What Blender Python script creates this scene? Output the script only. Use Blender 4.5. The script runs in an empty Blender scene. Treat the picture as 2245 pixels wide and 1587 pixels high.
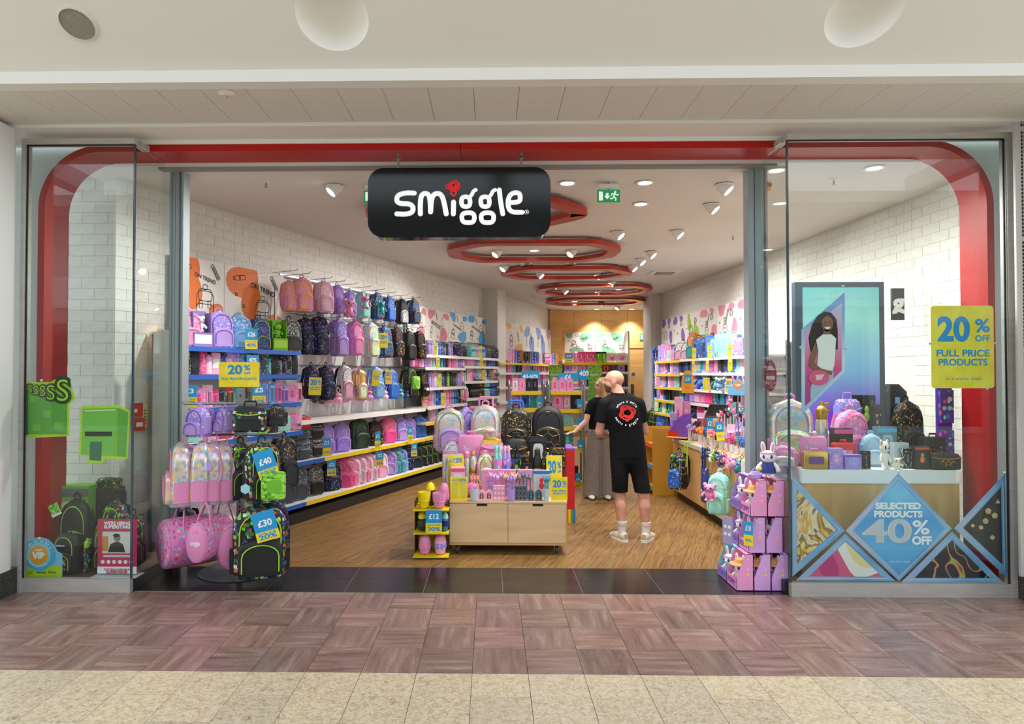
import bpy, bmesh, math, random
from mathutils import Vector, Matrix, Euler
R = math.radians
PI = math.pi
rnd = random.Random(7)
C = bpy.context.scene.collection
sc = bpy.context.scene
# ---------------------------------------------------------------- camera, world, exposure
FPX, CX, CY, EYE = 1460.0, 1050.0, 793.5, 1.72
cam = bpy.data.objects.new('camera', bpy.data.cameras.new('camera'))
C.objects.link(cam)
cam.location = (0, 0, EYE)
cam.rotation_euler = (R(91.0), 0, R(1.06))
cam.data.sensor_width = 36
cam.data.lens = 36 * FPX / 2245
cam.data.shift_x = (1122.5 - CX) / 2245
cam.data.clip_end = 200
sc.camera = cam
world = bpy.data.worlds.new('mall_daylight')
sc.world = world
world.use_nodes = True
wn = world.node_tree.nodes
wn['Background'].inputs[0].default_value = (0.84, 0.925, 1.0, 1)
wn['Background'].inputs[1].default_value = 3.1
sc.view_settings.view_transform = 'Standard'
sc.view_settings.look = 'None'
sc.view_settings.exposure = 0.0
sc.view_settings.gamma = 1.0
sc.view_settings.use_curve_mapping = False
sc.cycles.max_bounces = 8
sc.cycles.transparent_max_bounces = 12
sc.cycles.sample_clamp_indirect = 6
sc.cycles.caustics_reflective = False
sc.cycles.caustics_refractive = False
SPOT_W = 155.0
# ---------------------------------------------------------------- photo geometry -> metres
CM = Euler((R(91.0), 0, R(1.06))).to_matrix()
def ray(px, py): return CM @ Vector(((px - CX) / FPX, (CY - py) / FPX, -1))
EYEV = Vector((0, 0, EYE))
def onz(px, py, z=0.0):
    d = ray(px, py); return EYEV + d * ((z - EYE) / d.z)
def ony(px, py, Y):
    d = ray(px, py); return EYEV + d * (Y / d.y)
class Wall:
    def __init__(s, a, b, side):
        s.o = Vector((a[0], a[1], 0)); s.u = Vector((b[0] - a[0], b[1] - a[1], 0)).normalized()
        s.n = Vector((s.u.y, -s.u.x, 0)) * side
        s.rz = math.atan2(s.n.x, -s.n.y)
    def at(s, px, py, off=0.0):
        d = ray(px, py); o = s.o + s.n * off
        return EYEV + d * ((o - EYEV).dot(s.n) / Vector((d.x, d.y, 0)).dot(s.n))
    def S(s, px, off=0.0, py=800): return (s.at(px, py, off) - s.o).dot(s.u)
    def P(s, t, off=0.0, z=0.0):
        p = s.o + s.u * t + s.n * off; p.z = z; return p
CEIL = 3.52
LW = Wall((-3.158, 6.704), (-0.178, 14.133), 1)
RW = Wall((4.105, 10.733), (3.859, 15.152), -1)
BACKY = 18.9
# ---------------------------------------------------------------- colours and materials
def h2c(h):
    h = h.lstrip('#'); v = [int(h[i:i + 2], 16) / 255 for i in (0, 2, 4)]
    return tuple((x / 12.92 if x <= .04045 else ((x + .055) / 1.055) ** 2.4) for x in v) + (1,)
MATS = {}
def newmat(key):
    m = bpy.data.materials.new(key); m.use_nodes = True
    b = m.node_tree.nodes['Principled BSDF']
    MATS[key] = m
    return m, m.node_tree.nodes, m.node_tree.links, b
def plain(col, rough=.6, metal=0.0, spec=.5, emit=0.0, alpha=None):
    key = 'p%s_%s_%s_%s_%s' % (col, rough, metal, emit, spec)
    if key in MATS: return MATS[key]
    m, n, l, b = newmat(key)
    b.inputs['Base Color'].default_value = h2c(col)
    b.inputs['Roughness'].default_value = rough
    b.inputs['Metallic'].default_value = metal
    b.inputs['Specular IOR Level'].default_value = spec
    if emit:
        b.inputs['Emission Color'].default_value = h2c(col); b.inputs['Emission Strength'].default_value = emit
    return m
def ramp(n, stops, mode='CONSTANT'):
    r = n.new('ShaderNodeValToRGB'); e = r.color_ramp
    e.interpolation = mode
    while len(e.elements) < len(stops): e.elements.new(.5)
    for el, (p, c) in zip(e.elements, stops):
        el.position = p; el.color = h2c(c) if isinstance(c, str) else c
    return r
def blobs(base, cols, scale=40, th=.35, rough=.6, metal=0.0, metric='EUCLIDEAN'):
    key = 'b%s%s%s%s%s%s%s' % (base, cols, scale, th, rough, metal, metric)
    if key in MATS: return MATS[key]
    m, n, l, b = newmat(key)
    tc = n.new('ShaderNodeTexCoord'); v = n.new('ShaderNodeTexVoronoi')
    v.distance = metric; v.inputs['Scale'].default_value = scale
    l.new(tc.outputs['Object'], v.inputs['Vector'])
    sp = n.new('ShaderNodeSeparateColor'); l.new(v.outputs['Color'], sp.inputs[0])
    r = ramp(n, [(i / len(cols), c) for i, c in enumerate(cols)]); l.new(sp.outputs[0], r.inputs[0])
    lt = n.new('ShaderNodeMath'); lt.operation = 'LESS_THAN'; lt.inputs[1].default_value = th
    l.new(v.outputs['Distance'], lt.inputs[0])
    mx = n.new('ShaderNodeMix'); mx.data_type = 'RGBA'; mx.inputs['A'].default_value = h2c(base)
    l.new(lt.outputs[0], mx.inputs['Factor']); l.new(r.outputs[0], mx.inputs['B'])
    l.new(mx.outputs['Result'], b.inputs['Base Color'])
    b.inputs['Roughness'].default_value = rough; b.inputs['Metallic'].default_value = metal
    return m
def noisy(stops, scale=8, rough=.5, metal=0.0, dist=0.0, detail=3, bump=0.0, stretch=(1, 1, 1), coord='Object', mode='LINEAR', spec=.5, key=None):
    key = key or 'n%s%s%s%s%s%s' % (stops, scale, rough, metal, stretch, bump)
    if key in MATS: return MATS[key]
    m, n, l, b = newmat(key)
    tc = n.new('ShaderNodeTexCoord'); mp = n.new('ShaderNodeMapping'); mp.inputs['Scale'].default_value = stretch
    t = n.new('ShaderNodeTexNoise'); t.inputs['Scale'].default_value = scale; t.inputs['Detail'].default_value = detail
    t.inputs['Distortion'].default_value = dist
    l.new(tc.outputs[coord], mp.inputs[0]); l.new(mp.outputs[0], t.inputs['Vector'])
    r = ramp(n, stops, mode); l.new(t.outputs['Fac'], r.inputs[0]); l.new(r.outputs[0], b.inputs['Base Color'])
    b.inputs['Roughness'].default_value = rough; b.inputs['Metallic'].default_value = metal
    b.inputs['Specular IOR Level'].default_value = spec
    if bump:
        bp = n.new('ShaderNodeBump'); bp.inputs['Strength'].default_value = bump; bp.inputs['Distance'].default_value = .01
        l.new(t.outputs['Fac'], bp.inputs['Height']); l.new(bp.outputs[0], b.inputs['Normal'])
    return m
def tilemat(key, kind):
    """stone or plank material: streaks, per-piece tone from Object Info random"""
    if key in MATS: return MATS[key]
    m, n, l, b = newmat(key)
    tc = n.new('ShaderNodeTexCoord'); oi = n.new('ShaderNodeObjectInfo')
    add = n.new('ShaderNodeVectorMath'); add.operation = 'ADD'
    ml = n.new('ShaderNodeVectorMath'); ml.operation = 'SCALE'; ml.inputs['Scale'].default_value = 37.0
    cb = n.new('ShaderNodeCombineXYZ')
    for i in range(3): l.new(oi.outputs['Random'], cb.inputs[i])
    l.new(cb.outputs[0], ml.inputs[0]); l.new(tc.outputs['Object'], add.inputs[0]); l.new(ml.outputs[0], add.inputs[1])
    mp = n.new('ShaderNodeMapping'); l.new(add.outputs[0], mp.inputs[0])
    t = n.new('ShaderNodeTexNoise'); l.new(mp.outputs[0], t.inputs['Vector'])
    mul = n.new('ShaderNodeMix'); mul.data_type = 'RGBA'; mul.blend_type = 'MULTIPLY'; mul.inputs['Factor'].default_value = 1
    rv = n.new('ShaderNodeValToRGB'); l.new(oi.outputs['Random'], rv.inputs[0])
    bs = n.new('ShaderNodeTexNoise'); l.new(mp.outputs[0], bs.inputs['Vector'])
    if kind in ('pinkx', 'pinky'):
        mp.inputs['Scale'].default_value = (1.4, 11, 1) if kind == 'pinkx' else (11, 1.4, 1)
        t.inputs['Scale'].default_value = 1.7; t.inputs['Detail'].default_value = 9; t.inputs['Distortion'].default_value = .5
        r = ramp(n, [(.22, '#64504b'), (.40, '#896e67'), (.54, '#967b73'), (.68, '#a99189'), (.82, '#c4b4aa')], 'LINEAR')
        rv.color_ramp.elements[0].color = (.80, .80, .80, 1); rv.color_ramp.elements[1].color = (1.08, 1.0, .98, 1)
        b.inputs['Roughness'].default_value = .25
        bs.inputs['Scale'].default_value = 30
    elif kind == 'beige':
        mp.inputs['Scale'].default_value = (1, 1, 1)
        t.inputs['Scale'].default_value = 34; t.inputs['Detail'].default_value = 3; t.inputs['Distortion'].default_value = 1.2
        r = ramp(n, [(.22, '#7a6a55'), (.34, '#b9a88c'), (.48, '#c9b89b'), (.6, '#dacdb6'), (.75, '#c0b6a6')], 'LINEAR')
        rv.color_ramp.elements[0].color = (.86, .86, .88, 1); rv.color_ramp.elements[1].color = (1.02, 1, .95, 1)
        b.inputs['Roughness'].default_value = .35
        bs.inputs['Scale'].default_value = 75
    elif kind == 'plank':
        mp.inputs['Scale'].default_value = (2.2, 40, 1)
        t.inputs['Scale'].default_value = 1.6; t.inputs['Detail'].default_value = 6; t.inputs['Distortion'].default_value = .3
        r = ramp(n, [(.28, '#5f4528'), (.4, '#86653c'), (.55, '#9a7645'), (.7, '#ab8855')], 'LINEAR')
        rv.color_ramp.elements[0].color = (.86, .84, .82, 1); rv.color_ramp.elements[1].color = (1.05, 1.03, 1, 1)
        b.inputs['Roughness'].default_value = .38
        bs.inputs['Scale'].default_value = 3
    else:
        mp.inputs['Scale'].default_value = (1, 8, 1)
        t.inputs['Scale'].default_value = 5
        r = ramp(n, [(.3, '#262322'), (.7, '#34302e')], 'LINEAR')
        rv.color_ramp.elements[0].color = (.9, .9, .9, 1); rv.color_ramp.elements[1].color = (1.1, 1.1, 1.1, 1)
        b.inputs['Roughness'].default_value = .22
        bs.inputs['Scale'].default_value = 3
    l.new(t.outputs['Fac'], r.inputs[0])
    br = ramp(n, [(.27, '#5a4e46'), (.33, '#ffffff')] if kind == 'beige' else [(.3, '#d5d0cc'), (.6, '#ffffff')], 'LINEAR')
    l.new(bs.outputs['Fac'], br.inputs[0])
    m2 = n.new('ShaderNodeMix'); m2.data_type = 'RGBA'; m2.blend_type = 'MULTIPLY'; m2.inputs['Factor'].default_value = .9
    l.new(r.outputs[0], m2.inputs['A']); l.new(br.outputs[0], m2.inputs['B'])
    l.new(m2.outputs['Result'], mul.inputs['A']); l.new(rv.outputs[0], mul.inputs['B']); l.new(mul.outputs['Result'], b.inputs['Base Color'])
    return m
def glassmat(key, tint='#e9f3f1', gloss=1.0, rough=0.0):
    if key in MATS: return MATS[key]
    m = bpy.data.materials.new(key); m.use_nodes = True; n = m.node_tree.nodes; l = m.node_tree.links; n.clear()
    o = n.new('ShaderNodeOutputMaterial'); mx = n.new('ShaderNodeMixShader'); t = n.new('ShaderNodeBsdfTransparent'); g = n.new('ShaderNodeBsdfGlossy')
    lw = n.new('ShaderNodeLayerWeight'); lw.inputs[0].default_value = .5; pw = n.new('ShaderNodeMath'); pw.operation = 'POWER'; pw.inputs[1].default_value = 5
    l.new(lw.outputs['Facing'], pw.inputs[0]); f = n.new('ShaderNodeMath'); f.operation = 'MULTIPLY_ADD'; f.inputs[1].default_value = .9; f.inputs[2].default_value = .028
    l.new(pw.outputs[0], f.inputs[0])
    t.inputs[0].default_value = h2c(tint); g.inputs['Roughness'].default_value = rough
    g.inputs[0].default_value = (gloss, gloss, gloss, 1)
    l.new(f.outputs[0], mx.inputs[0]); l.new(t.outputs[0], mx.inputs[1]); l.new(g.outputs[0], mx.inputs[2]); l.new(mx.outputs[0], o.inputs[0])
    MATS[key] = m; return m
def gradient(stops, axis=2, lo=0., hi=1., rough=.4, emit=0.0, wob=0.0, key=None, scale=3.0):
    key = key or 'g%s%s%s%s%s' % (stops, axis, lo, hi, emit)
    if key in MATS: return MATS[key]
    m, n, l, b = newmat(key)
    tc = n.new('ShaderNodeTexCoord'); sx = n.new('ShaderNodeSeparateXYZ'); l.new(tc.outputs['Object'], sx.inputs[0])
    mr = n.new('ShaderNodeMapRange'); mr.inputs[1].default_value = lo; mr.inputs[2].default_value = hi
    l.new(sx.outputs[axis], mr.inputs[0])
    src = mr.outputs[0]
    if wob:
        t = n.new('ShaderNodeTexNoise'); t.inputs['Scale'].default_value = scale; t.inputs['Distortion'].default_value = 1.5
        l.new(tc.outputs['Object'], t.inputs['Vector'])
        ma = n.new('ShaderNodeMath'); ma.operation = 'MULTIPLY_ADD'; ma.inputs[1].default_value = wob; l.new(t.outputs['Fac'], ma.inputs[0]); l.new(src, ma.inputs[2])
        sb = n.new('ShaderNodeMath'); sb.operation = 'SUBTRACT'; sb.inputs[1].default_value = wob / 2; l.new(ma.outputs[0], sb.inputs[0]); src = sb.outputs[0]
    r = ramp(n, stops, 'LINEAR'); l.new(src, r.inputs[0]); l.new(r.outputs[0], b.inputs['Base Color'])
    b.inputs['Roughness'].default_value = rough
    if emit: l.new(r.outputs[0], b.inputs['Emission Color']); b.inputs['Emission Strength'].default_value = emit
    return m
# ---------------------------------------------------------------- mesh builder
class G:
    def __init__(s): s.v = []; s.f = []
    def add(s, vs, fs, M=None):
        k = len(s.v)
        s.v += [tuple(M @ Vector(p)) for p in vs] if M else [tuple(p) for p in vs]
        s.f += [tuple(i + k for i in f) for f in fs]; return s
    def box(s, x0, y0, z0, x1, y1, z1, M=None):
        vs = [(x0, y0, z0), (x1, y0, z0), (x1, y1, z0), (x0, y1, z0), (x0, y0, z1), (x1, y0, z1), (x1, y1, z1), (x0, y1, z1)]
        return s.add(vs, [(0, 3, 2, 1), (4, 5, 6, 7), (0, 1, 5, 4), (1, 2, 6, 5), (2, 3, 7, 6), (3, 0, 4, 7)], M)
    def prism(s, poly, y0, y1, M=None):          # poly in x,z (counter-clockwise seen from -y), extruded along y
        n = len(poly)
        vs = [(p[0], y0, p[1]) for p in poly] + [(p[0], y1, p[1]) for p in poly]
        fs = [tuple(range(n)), tuple(range(2 * n - 1, n - 1, -1))] + [(i, i + n, (i + 1) % n + n, (i + 1) % n) for i in range(n)]
        return s.add(vs, fs, M)
    def slab(s, poly, z0, z1, M=None):           # poly in x,y
        n = len(poly)
        vs = [(p[0], p[1], z0) for p in poly] + [(p[0], p[1], z1) for p in poly]
        fs = [tuple(range(n - 1, -1, -1)), tuple(range(n, 2 * n))] + [(i, (i + 1) % n, (i + 1) % n + n, i + n) for i in range(n)]
        return s.add(vs, fs, M)
    def rings(s, rs, cap=True, M=None, closed=False):
        n = len(rs[0]); vs = [p for r in rs for p in r]; fs = []
        K = len(rs)
        for a in range(K if closed else K - 1):
            b = (a + 1) % K
            for i in range(n):
                j = (i + 1) % n
                fs.append((a * n + i, a * n + j, b * n + j, b * n + i))
        if cap and not closed:
            fs.append(tuple(range(n - 1, -1, -1))); fs.append(tuple(range((K - 1) * n, K * n)))
        return s.add(vs, fs, M)
    def lathe(s, prof, n=16, c=(0, 0, 0), M=None, sy=1.0, cap=True):
        return s.rings([[(c[0] + r * math.cos(2 * PI * i / n), c[1] + sy * r * math.sin(2 * PI * i / n), c[2] + z) for i in range(n)] for r, z in prof], M=M, cap=cap)
    def ell(s, c, r, n=12, m=8, M=None):
        rx, ry, rz = (r, r, r) if not isinstance(r, (tuple, list)) else r
        rs = []
        for k in range(m + 1):
            a = -PI / 2 + PI * k / m; q = max(.02, math.cos(a))
            rs.append([(c[0] + rx * q * math.cos(2 * PI * i / n), c[1] + ry * q * math.sin(2 * PI * i / n), c[2] + rz * math.sin(a)) for i in range(n)])
        return s.rings(rs, M=M)
    def tube(s, pts, r, n=6, closed=False, M=None, flat=None):
        pts = [Vector(p) for p in pts]; K = len(pts); rr = r if isinstance(r, (list, tuple)) else [r] * K
        rs = []; prev = None
        for i in range(K):
            a = pts[(i - 1) % K] if (closed or i > 0) else pts[i]; b = pts[(i + 1) % K] if (closed or i < K - 1) else pts[i]
            t = (b - a).normalized() if (b - a).length > 1e-9 else Vector((0, 0, 1))
            if prev is None: up = Vector((0, 1, 0)) if abs(t.y) < .9 else Vector((1, 0, 0))
            else: up = prev
            x = t.cross(up).normalized(); y = x.cross(t).normalized(); prev = y
            fl = flat or 1.0
            rs.append([tuple(pts[i] + x * (rr[i] * math.cos(2 * PI * k / n)) + y * (rr[i] * fl * math.sin(2 * PI * k / n))) for k in range(n)])
        return s.rings(rs, M=M, closed=closed)
    def soft(s, prof, seg=20, p=.5, M=None, cy=0.0, cx=0.0):   # prof: (z, half width, half depth, y shift)
        rs = []
        for z, w, d, *o in prof:
            oy = o[0] if o else 0
            rs.append([(cx + w * math.copysign(abs(math.cos(a)) ** p, math.cos(a)), cy + oy + d * math.copysign(abs(math.sin(a)) ** p, math.sin(a)), z) for a in [2 * PI * (i + .5) / seg for i in range(seg)]])
        return s.rings(rs, M=M)
    def mesh(s, name, smooth=True, ang=38):
        me = bpy.data.meshes.new(name); me.from_pydata(s.v, [], s.f); me.validate()
        if smooth:
            me.polygons.foreach_set('use_smooth', [True] * len(me.polygons)); me.set_sharp_from_angle(angle=R(ang))
        me.update(); return me
def rect(x0, z0, x1, z1): return [(x0, z0), (x1, z0), (x1, z1), (x0, z1)]
def rrect(x0, z0, x1, z1, r, n=5):
    o = []
    for cx, cz, a0 in ((x1 - r, z0 + r, -90), (x1 - r, z1 - r, 0), (x0 + r, z1 - r, 90), (x0 + r, z0 + r, 180)):
        for k in range(n + 1):
            a = R(a0 + 90 * k / n); o.append((cx + r * math.cos(a), cz + r * math.sin(a)))
    return o
def ngon(cx, cz, rx, rz=None, n=16, a0=0): return [(cx + rx * math.cos(R(a0) + 2 * PI * k / n), cz + (rz or rx) * math.sin(R(a0) + 2 * PI * k / n)) for k in range(n)]
def link(name, me, mat=None, parent=None, loc=None, rz=None, rot=None, scale=None):
    if isinstance(me, G): me = me.mesh(name)
    o = bpy.data.objects.new(name, me); C.objects.link(o)
    if mat:
        if len(me.materials) == 0: me.materials.append(mat)
        elif me.materials[0] != mat:
            o.material_slots[0].link = 'OBJECT'; o.material_slots[0].material = mat
    if parent: o.parent = parent
    if loc is not None: o.location = loc
    if rz is not None: o.rotation_euler = (0, 0, rz)
    if rot is not None: o.rotation_euler = rot
    if scale is not None: o.scale = scale
    return o
def empty(name, loc=(0, 0, 0), rz=0, rot=None, scale=None):
    o = bpy.data.objects.new(name, None); o.empty_display_size = .05; C.objects.link(o); o.location = loc
    o.rotation_euler = rot if rot is not None else (0, 0, rz)
    if scale is not None: o.scale = scale
    return o
LABELS = {}
ORD = ['first', 'second', 'third', 'fourth', 'fifth', 'sixth', 'seventh', 'eighth', 'ninth', 'tenth', 'eleventh', 'twelfth', 'thirteenth', 'fourteenth', 'fifteenth', 'sixteenth', 'seventeenth', 'eighteenth', 'nineteenth', 'twentieth', 'twenty-first', 'twenty-second', 'twenty-third', 'twenty-fourth', 'twenty-fifth', 'twenty-sixth', 'twenty-seventh', 'twenty-eighth', 'twenty-ninth', 'thirtieth'] + ['later'] * 60
def fit(s):
    for x, y in (('hard lunch case', 'lunch case'), (' hanging in', ' in'), ('patterned ', ''), ('-print', ''), (' on the left wall', ''), (' from the left', '')):
        if len(s.split()) > 16: s = s.replace(x, y)
    return s
def tag(o, label, cat, group=None, kind=None):
    if label: o['label'] = fit(label)
    if cat: o['category'] = cat
    if group: o['group'] = group
    if kind: o['kind'] = kind
    return o
def thing(name, label, cat, loc=(0, 0, 0), rz=0, group=None, rot=None, scale=None):
    return tag(empty(name, loc, rz, rot, scale), label, cat, group)
def struct(name, me, mat, label=None, **k):
    o = link(name, me, mat, **k); o['kind'] = 'structure'
    if label: o['label'] = label
    return o
# ---------------------------------------------------------------- lettering
TXT = {}
def text(s, size, mat, parent, loc, rot=(R(90), 0, 0), bold=.02, align='CENTER', name='lettering', width=None, sp=1.0):
    key = (s, round(bold, 3), align, sp)
    if key not in TXT:
        cu = bpy.data.curves.new('t', 'FONT'); cu.body = s; cu.size = 1; cu.offset = bold; cu.resolution_u = 5
        cu.align_x = align; cu.align_y = 'CENTER'; cu.space_character = sp; cu.space_line = .85
        ob = bpy.data.objects.new('t', cu)
        me = bpy.data.meshes.new_from_object(ob)
        bpy.data.objects.remove(ob); bpy.data.curves.remove(cu)
        me.name = 'lettering'; TXT[key] = me
    me = TXT[key]
    sx = size
    if width:
        w = max(v.co.x for v in me.vertices) - min(v.co.x for v in me.vertices); sx = width / w
        if size is None: size = sx
    return link(name, me, mat, parent, loc, rot=rot, scale=(sx, size, 1))
# ================================================================ SETTING
WHITE = plain('#e6e4e1', .55); WALLW = plain('#dcdad6', .6); STEEL = noisy([(.3, '#aeaba6'), (.7, '#bcb9b4')], 6, .38, .25, stretch=(1, 1, 6)); GREYM = plain('#8b9298', .4, .6)
GREYP = plain('#9da8ad', .42, .15); DARK = plain('#15171a', .4); RED = noisy([(.35, '#a60b06'), (.65, '#b50f08')], 60, .38, spec=.35)
BRICKW = noisy([(.3, '#dedbd4'), (.7, '#e8e6e1')], 18, .55, bump=.25, key='white painted brick')
MORTAR = plain('#dddad4', .8)
YF = 5.23; XL0, XL1 = -3.705, -2.84; XR0, XR1 = 2.315, 3.985
# floor slab under everything, granite and threshold tiles on it
fl = struct('floor', G().box(-16, -10, -.2, 16, 20, -.012), plain('#b3a78f', .5))
def piece(name, parent, poly, z0, z1, mat, ang=0.0, o=None, bev=0.0):
    """one flat tile: polygon in world x,y, object rotated so the grain runs along its own x"""
    cx = sum(p[0] for p in poly) / len(poly); cy = sum(p[1] for p in poly) / len(poly)
    c, s = math.cos(-ang), math.sin(-ang)
    loc = [((p[0] - cx) * c - (p[1] - cy) * s, (p[0] - cx) * s + (p[1] - cy) * c) for p in poly]
    ob = link(name, G().slab(loc, z0, z1).mesh(name, False), mat, parent, (cx, cy, 0), rz=ang); return ob
TJ = .003
def R4(x0, y0, x1, y1): return [(x0 + TJ / 2, y0 + TJ / 2), (x1 - TJ / 2, y0 + TJ / 2), (x1 - TJ / 2, y1 - TJ / 2), (x0 + TJ / 2, y1 - TJ / 2)]
ME_T = {}
def tile(x0, y0, x1, y1, mat, name='tile', z0=-.012, z1=0.0, parent=None):
    w, d = round(x1 - x0 - TJ, 4), round(y1 - y0 - TJ, 4); k = (w, d, z0, z1, mat.name)
    if k not in ME_T: ME_T[k] = G().box(-w / 2, -d / 2, z0, w / 2, d / 2, z1).mesh(name, False)
    return link(name, ME_T[k], mat, parent or fl, ((x0 + x1) / 2, (y0 + y1) / 2, 0))
PX_, PY_, BG = tilemat('pink granite across', 'pinkx'), tilemat('pink granite along', 'pinky'), tilemat('beige speckled granite', 'beige')
BT = tilemat('black stone tile', 'black')
for r in range(4):
    for k in range(-16, 16):
        x0 = -.11 + .32 * k; y0 = 3.85 + .3475 * r
        tile(x0, y0, x0 + .32, y0 + .3475, PX_ if (k + r) % 2 else PY_)
for k in range(-12, 13):
    x0 = -.11 + .32 * k
    if k % 2: tile(x0, 3.29, x0 + .32, 3.85, BG); tile(x0, 2.73, x0 + .32, 3.29, BG)
    else:
        tile(x0, 3.57, x0 + .32, 3.85, BG); tile(x0, 3.01, x0 + .32, 3.57, BG); tile(x0, 2.73, x0 + .32, 3.01, BG)
for r in range(2):
    for k in range(-5, 5):
        x0 = max(.09 + .626 * k, XL1 + .02); x1 = min(.09 + .626 * (k + 1), XR0 - .01)
        if x1 - x0 > .05: tile(x0 + .001, 5.245 + .335 * r, x1, 5.58 + .335 * r, BT, z1=.004)
link('grout', G().box(XL1 + .02, 5.245, -.012, XR0 - .01, 5.915, .002), plain('#8b857d', .7), fl)
# wood plank floor, laid along the left wall
def clip(poly, nx, ny, d):
    out = []
    for i in range(len(poly)):
        a, b = poly[i - 1], poly[i]; da = a[0] * nx + a[1] * ny - d; db = b[0] * nx + b[1] * ny - d
        if (da >= 0) != (db >= 0):
            t = da / (da - db); out.append((a[0] + t * (b[0] - a[0]), a[1] + t * (b[1] - a[1])))
        if db >= 0: out.append(b)
    return out
PANG = math.atan2(LW.u.y, LW.u.x); PLK = tilemat('oak plank', 'plank'); cand = []
ux, uy = LW.u.x, LW.u.y; vx, vy = uy, -ux
for j in range(-2, 58):
    off = (j * .37) % 1.0 * 1.5
    for i in range(-4, 14):
        s0 = -6 + i * 1.5 + off; t0 = j * .17
        P_ = lambda s, t: (LW.o.x + ux * s + vx * t, LW.o.y + uy * s + vy * t)
        poly = [P_(s0 + .0015, t0 + .0015), P_(s0 + 1.4985, t0 + .0015), P_(s0 + 1.4985, t0 + .1685), P_(s0 + .0015, t0 + .1685)]
        poly = clip(poly, 0, 1, 5.92)
        if poly: poly = clip(poly, 0, -1, -18.85)
        if poly: poly = clip(poly, 1, 0, -3.6)
        if poly: poly = clip(poly, -1, 0, -4.4)
        if poly and len(poly) > 2: cand.append((sum(p[1] for p in poly) / len(poly), poly))
cand.sort(key=lambda c: c[0])
wf = struct('floor', G().slab([(-3.6, 5.92), (4.4, 5.92), (4.4, 18.9), (-3.6, 18.9)], -.012, -.003), plain('#5d3f26', .6))
def keep(poly):
    return all((Vector((p[0], p[1], 0)) - LW.o).dot(LW.n) > .35 for p in poly)
vis = [p for y, p in cand if keep(p)]
for p in vis[:290]: piece('plank', wf, p, -.004, .003, PLK, PANG)
g = G()
for p in vis[290:]: g.slab([((q[0]), (q[1])) for q in p], -.004, .003)
o = link('plank', g.mesh('plank', False), PLK, wf); o['kind'] = 'stuff'
# ---------------- mall ceiling above the shopfront
SOFF = plain('#d9d6d2', .7)
struct('ceiling', G().box(-6, 5.10, 3.638, 6, 5.42, 3.9), WHITE)                       # smooth soffit
struct('trim_1', G().box(-6, 5.385, 3.603, 6, 5.45, 3.64), WHITE)                      # strip above the red portal
tc_ = struct('ceiling', G().box(-6, 4.40, 3.680, 6, 5.10, 3.9), plain('#b9b5b0', .8))
CT = noisy([(.35, '#d3cec8'), (.65, '#e2ddd7')], 120, .85, bump=.6, key='textured ceiling tile')
for r, (a, b) in enumerate(((4.485, 4.743), (4.743, 5.098))):
    for k in range(-19, 19):
        x0 = .192 + .3127 * k
        tile(x0, a, x0 + .3127, b, CT, 'ceiling_tile', 3.666, 3.681, tc_)
struct('trim_2', G().box(-6, 4.375, 3.664, 6, 4.485, 3.9), WHITE)
# sloped bulkhead with two recessed domes
def bulk_z(Y): return 3.742 + .6 * (4.38 - Y)
SLA = math.atan(.6)
bo = thing('bulkhead', None, None, (0, 4.38, 3.742), rot=(-SLA, 0, 0)); bo['kind'] = 'structure'
# local: x right, y along slope toward camera is -y; plane z=0, faces down
def bloc(px, py):   # pixel -> local on the sloped plane
    d = ray(px, py); n_ = Vector((0, .6, 1)); t = (n_.dot(Vector((0, 4.38, 3.742)) - EYEV)) / n_.dot(d); p = EYEV + d * t
    return p.x, (p.y - 4.38) / math.cos(SLA)
DR = .225; domes = [bloc(728, 38), bloc(1895, 30)]
g = G(); xs = [-6]
for x, y in domes: xs += [x - .4, x + .4]
xs.append(6); g2 = G()
for i in range(len(xs) - 1):
    hole = i in (1, 3)
    if not hole: g.add([(xs[i], 0, 0), (xs[i + 1], 0, 0), (xs[i + 1], -3.2, 0), (xs[i], -3.2, 0)], [(0, 1, 2, 3)])
    else:
        x, y = domes[(i - 1) // 2]; n_ = 48
        g.add([(xs[i], -3.2, 0), (xs[i + 1], -3.2, 0), (xs[i + 1], y - .4, 0), (xs[i], y - .4, 0)], [(0, 1, 2, 3)])
        if y + .4 < 0: g.add([(xs[i], y + .4, 0), (xs[i + 1], y + .4, 0), (xs[i + 1], 0, 0), (xs[i], 0, 0)], [(0, 1, 2, 3)])
        top = min(.4, -y)
        vs = []
        for k in range(n_):
            a = 2 * PI * k / n_; c, s = math.cos(a), math.sin(a); vs.append((x + DR * c, y + DR * s, 0))
        for k in range(n_):
            a = 2 * PI * k / n_; c, s = math.cos(a), math.sin(a); q = max(abs(c), abs(s)); vs.append((x + .4 * c / q, y + max(-.4, min(top, .4 * s / q)), 0))
        g.add(vs, [(k, (k + 1) % n_, (k + 1) % n_ + n_, k + n_) for k in range(n_)])
link('bulkhead_panel', g.mesh('bulkhead_panel', False), WHITE, bo)['kind'] = 'structure'
for x, y in domes:
    g = G(); rs = [[(x + DR * math.cos(a) * math.cos(2 * PI * k / 48), y + DR * math.cos(a) * math.sin(2 * PI * k / 48), .15 * math.sin(a)) for k in range(48)] for a in [R(v) for v in (0, 15, 30, 45, 60, 75, 88)]]
    g.rings(rs, cap=False); g.add([rs[-1][k] for k in range(48)], [tuple(range(48))])
    link('ceiling_dome', g, plain('#f1efec', .5), bo)
g = G().box(-6, -3.2, .3, 6, 0, .32); link('bulkhead_backing', g, WHITE, bo)
sx_, sy_ = bloc(170, 52)
spk = thing('ceiling_speaker', 'round grey ceiling speaker in the sloped white bulkhead, top left', 'speaker', bo.matrix_basis @ Vector((sx_, sy_, 0)), rot=(-SLA, 0, 0))
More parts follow.
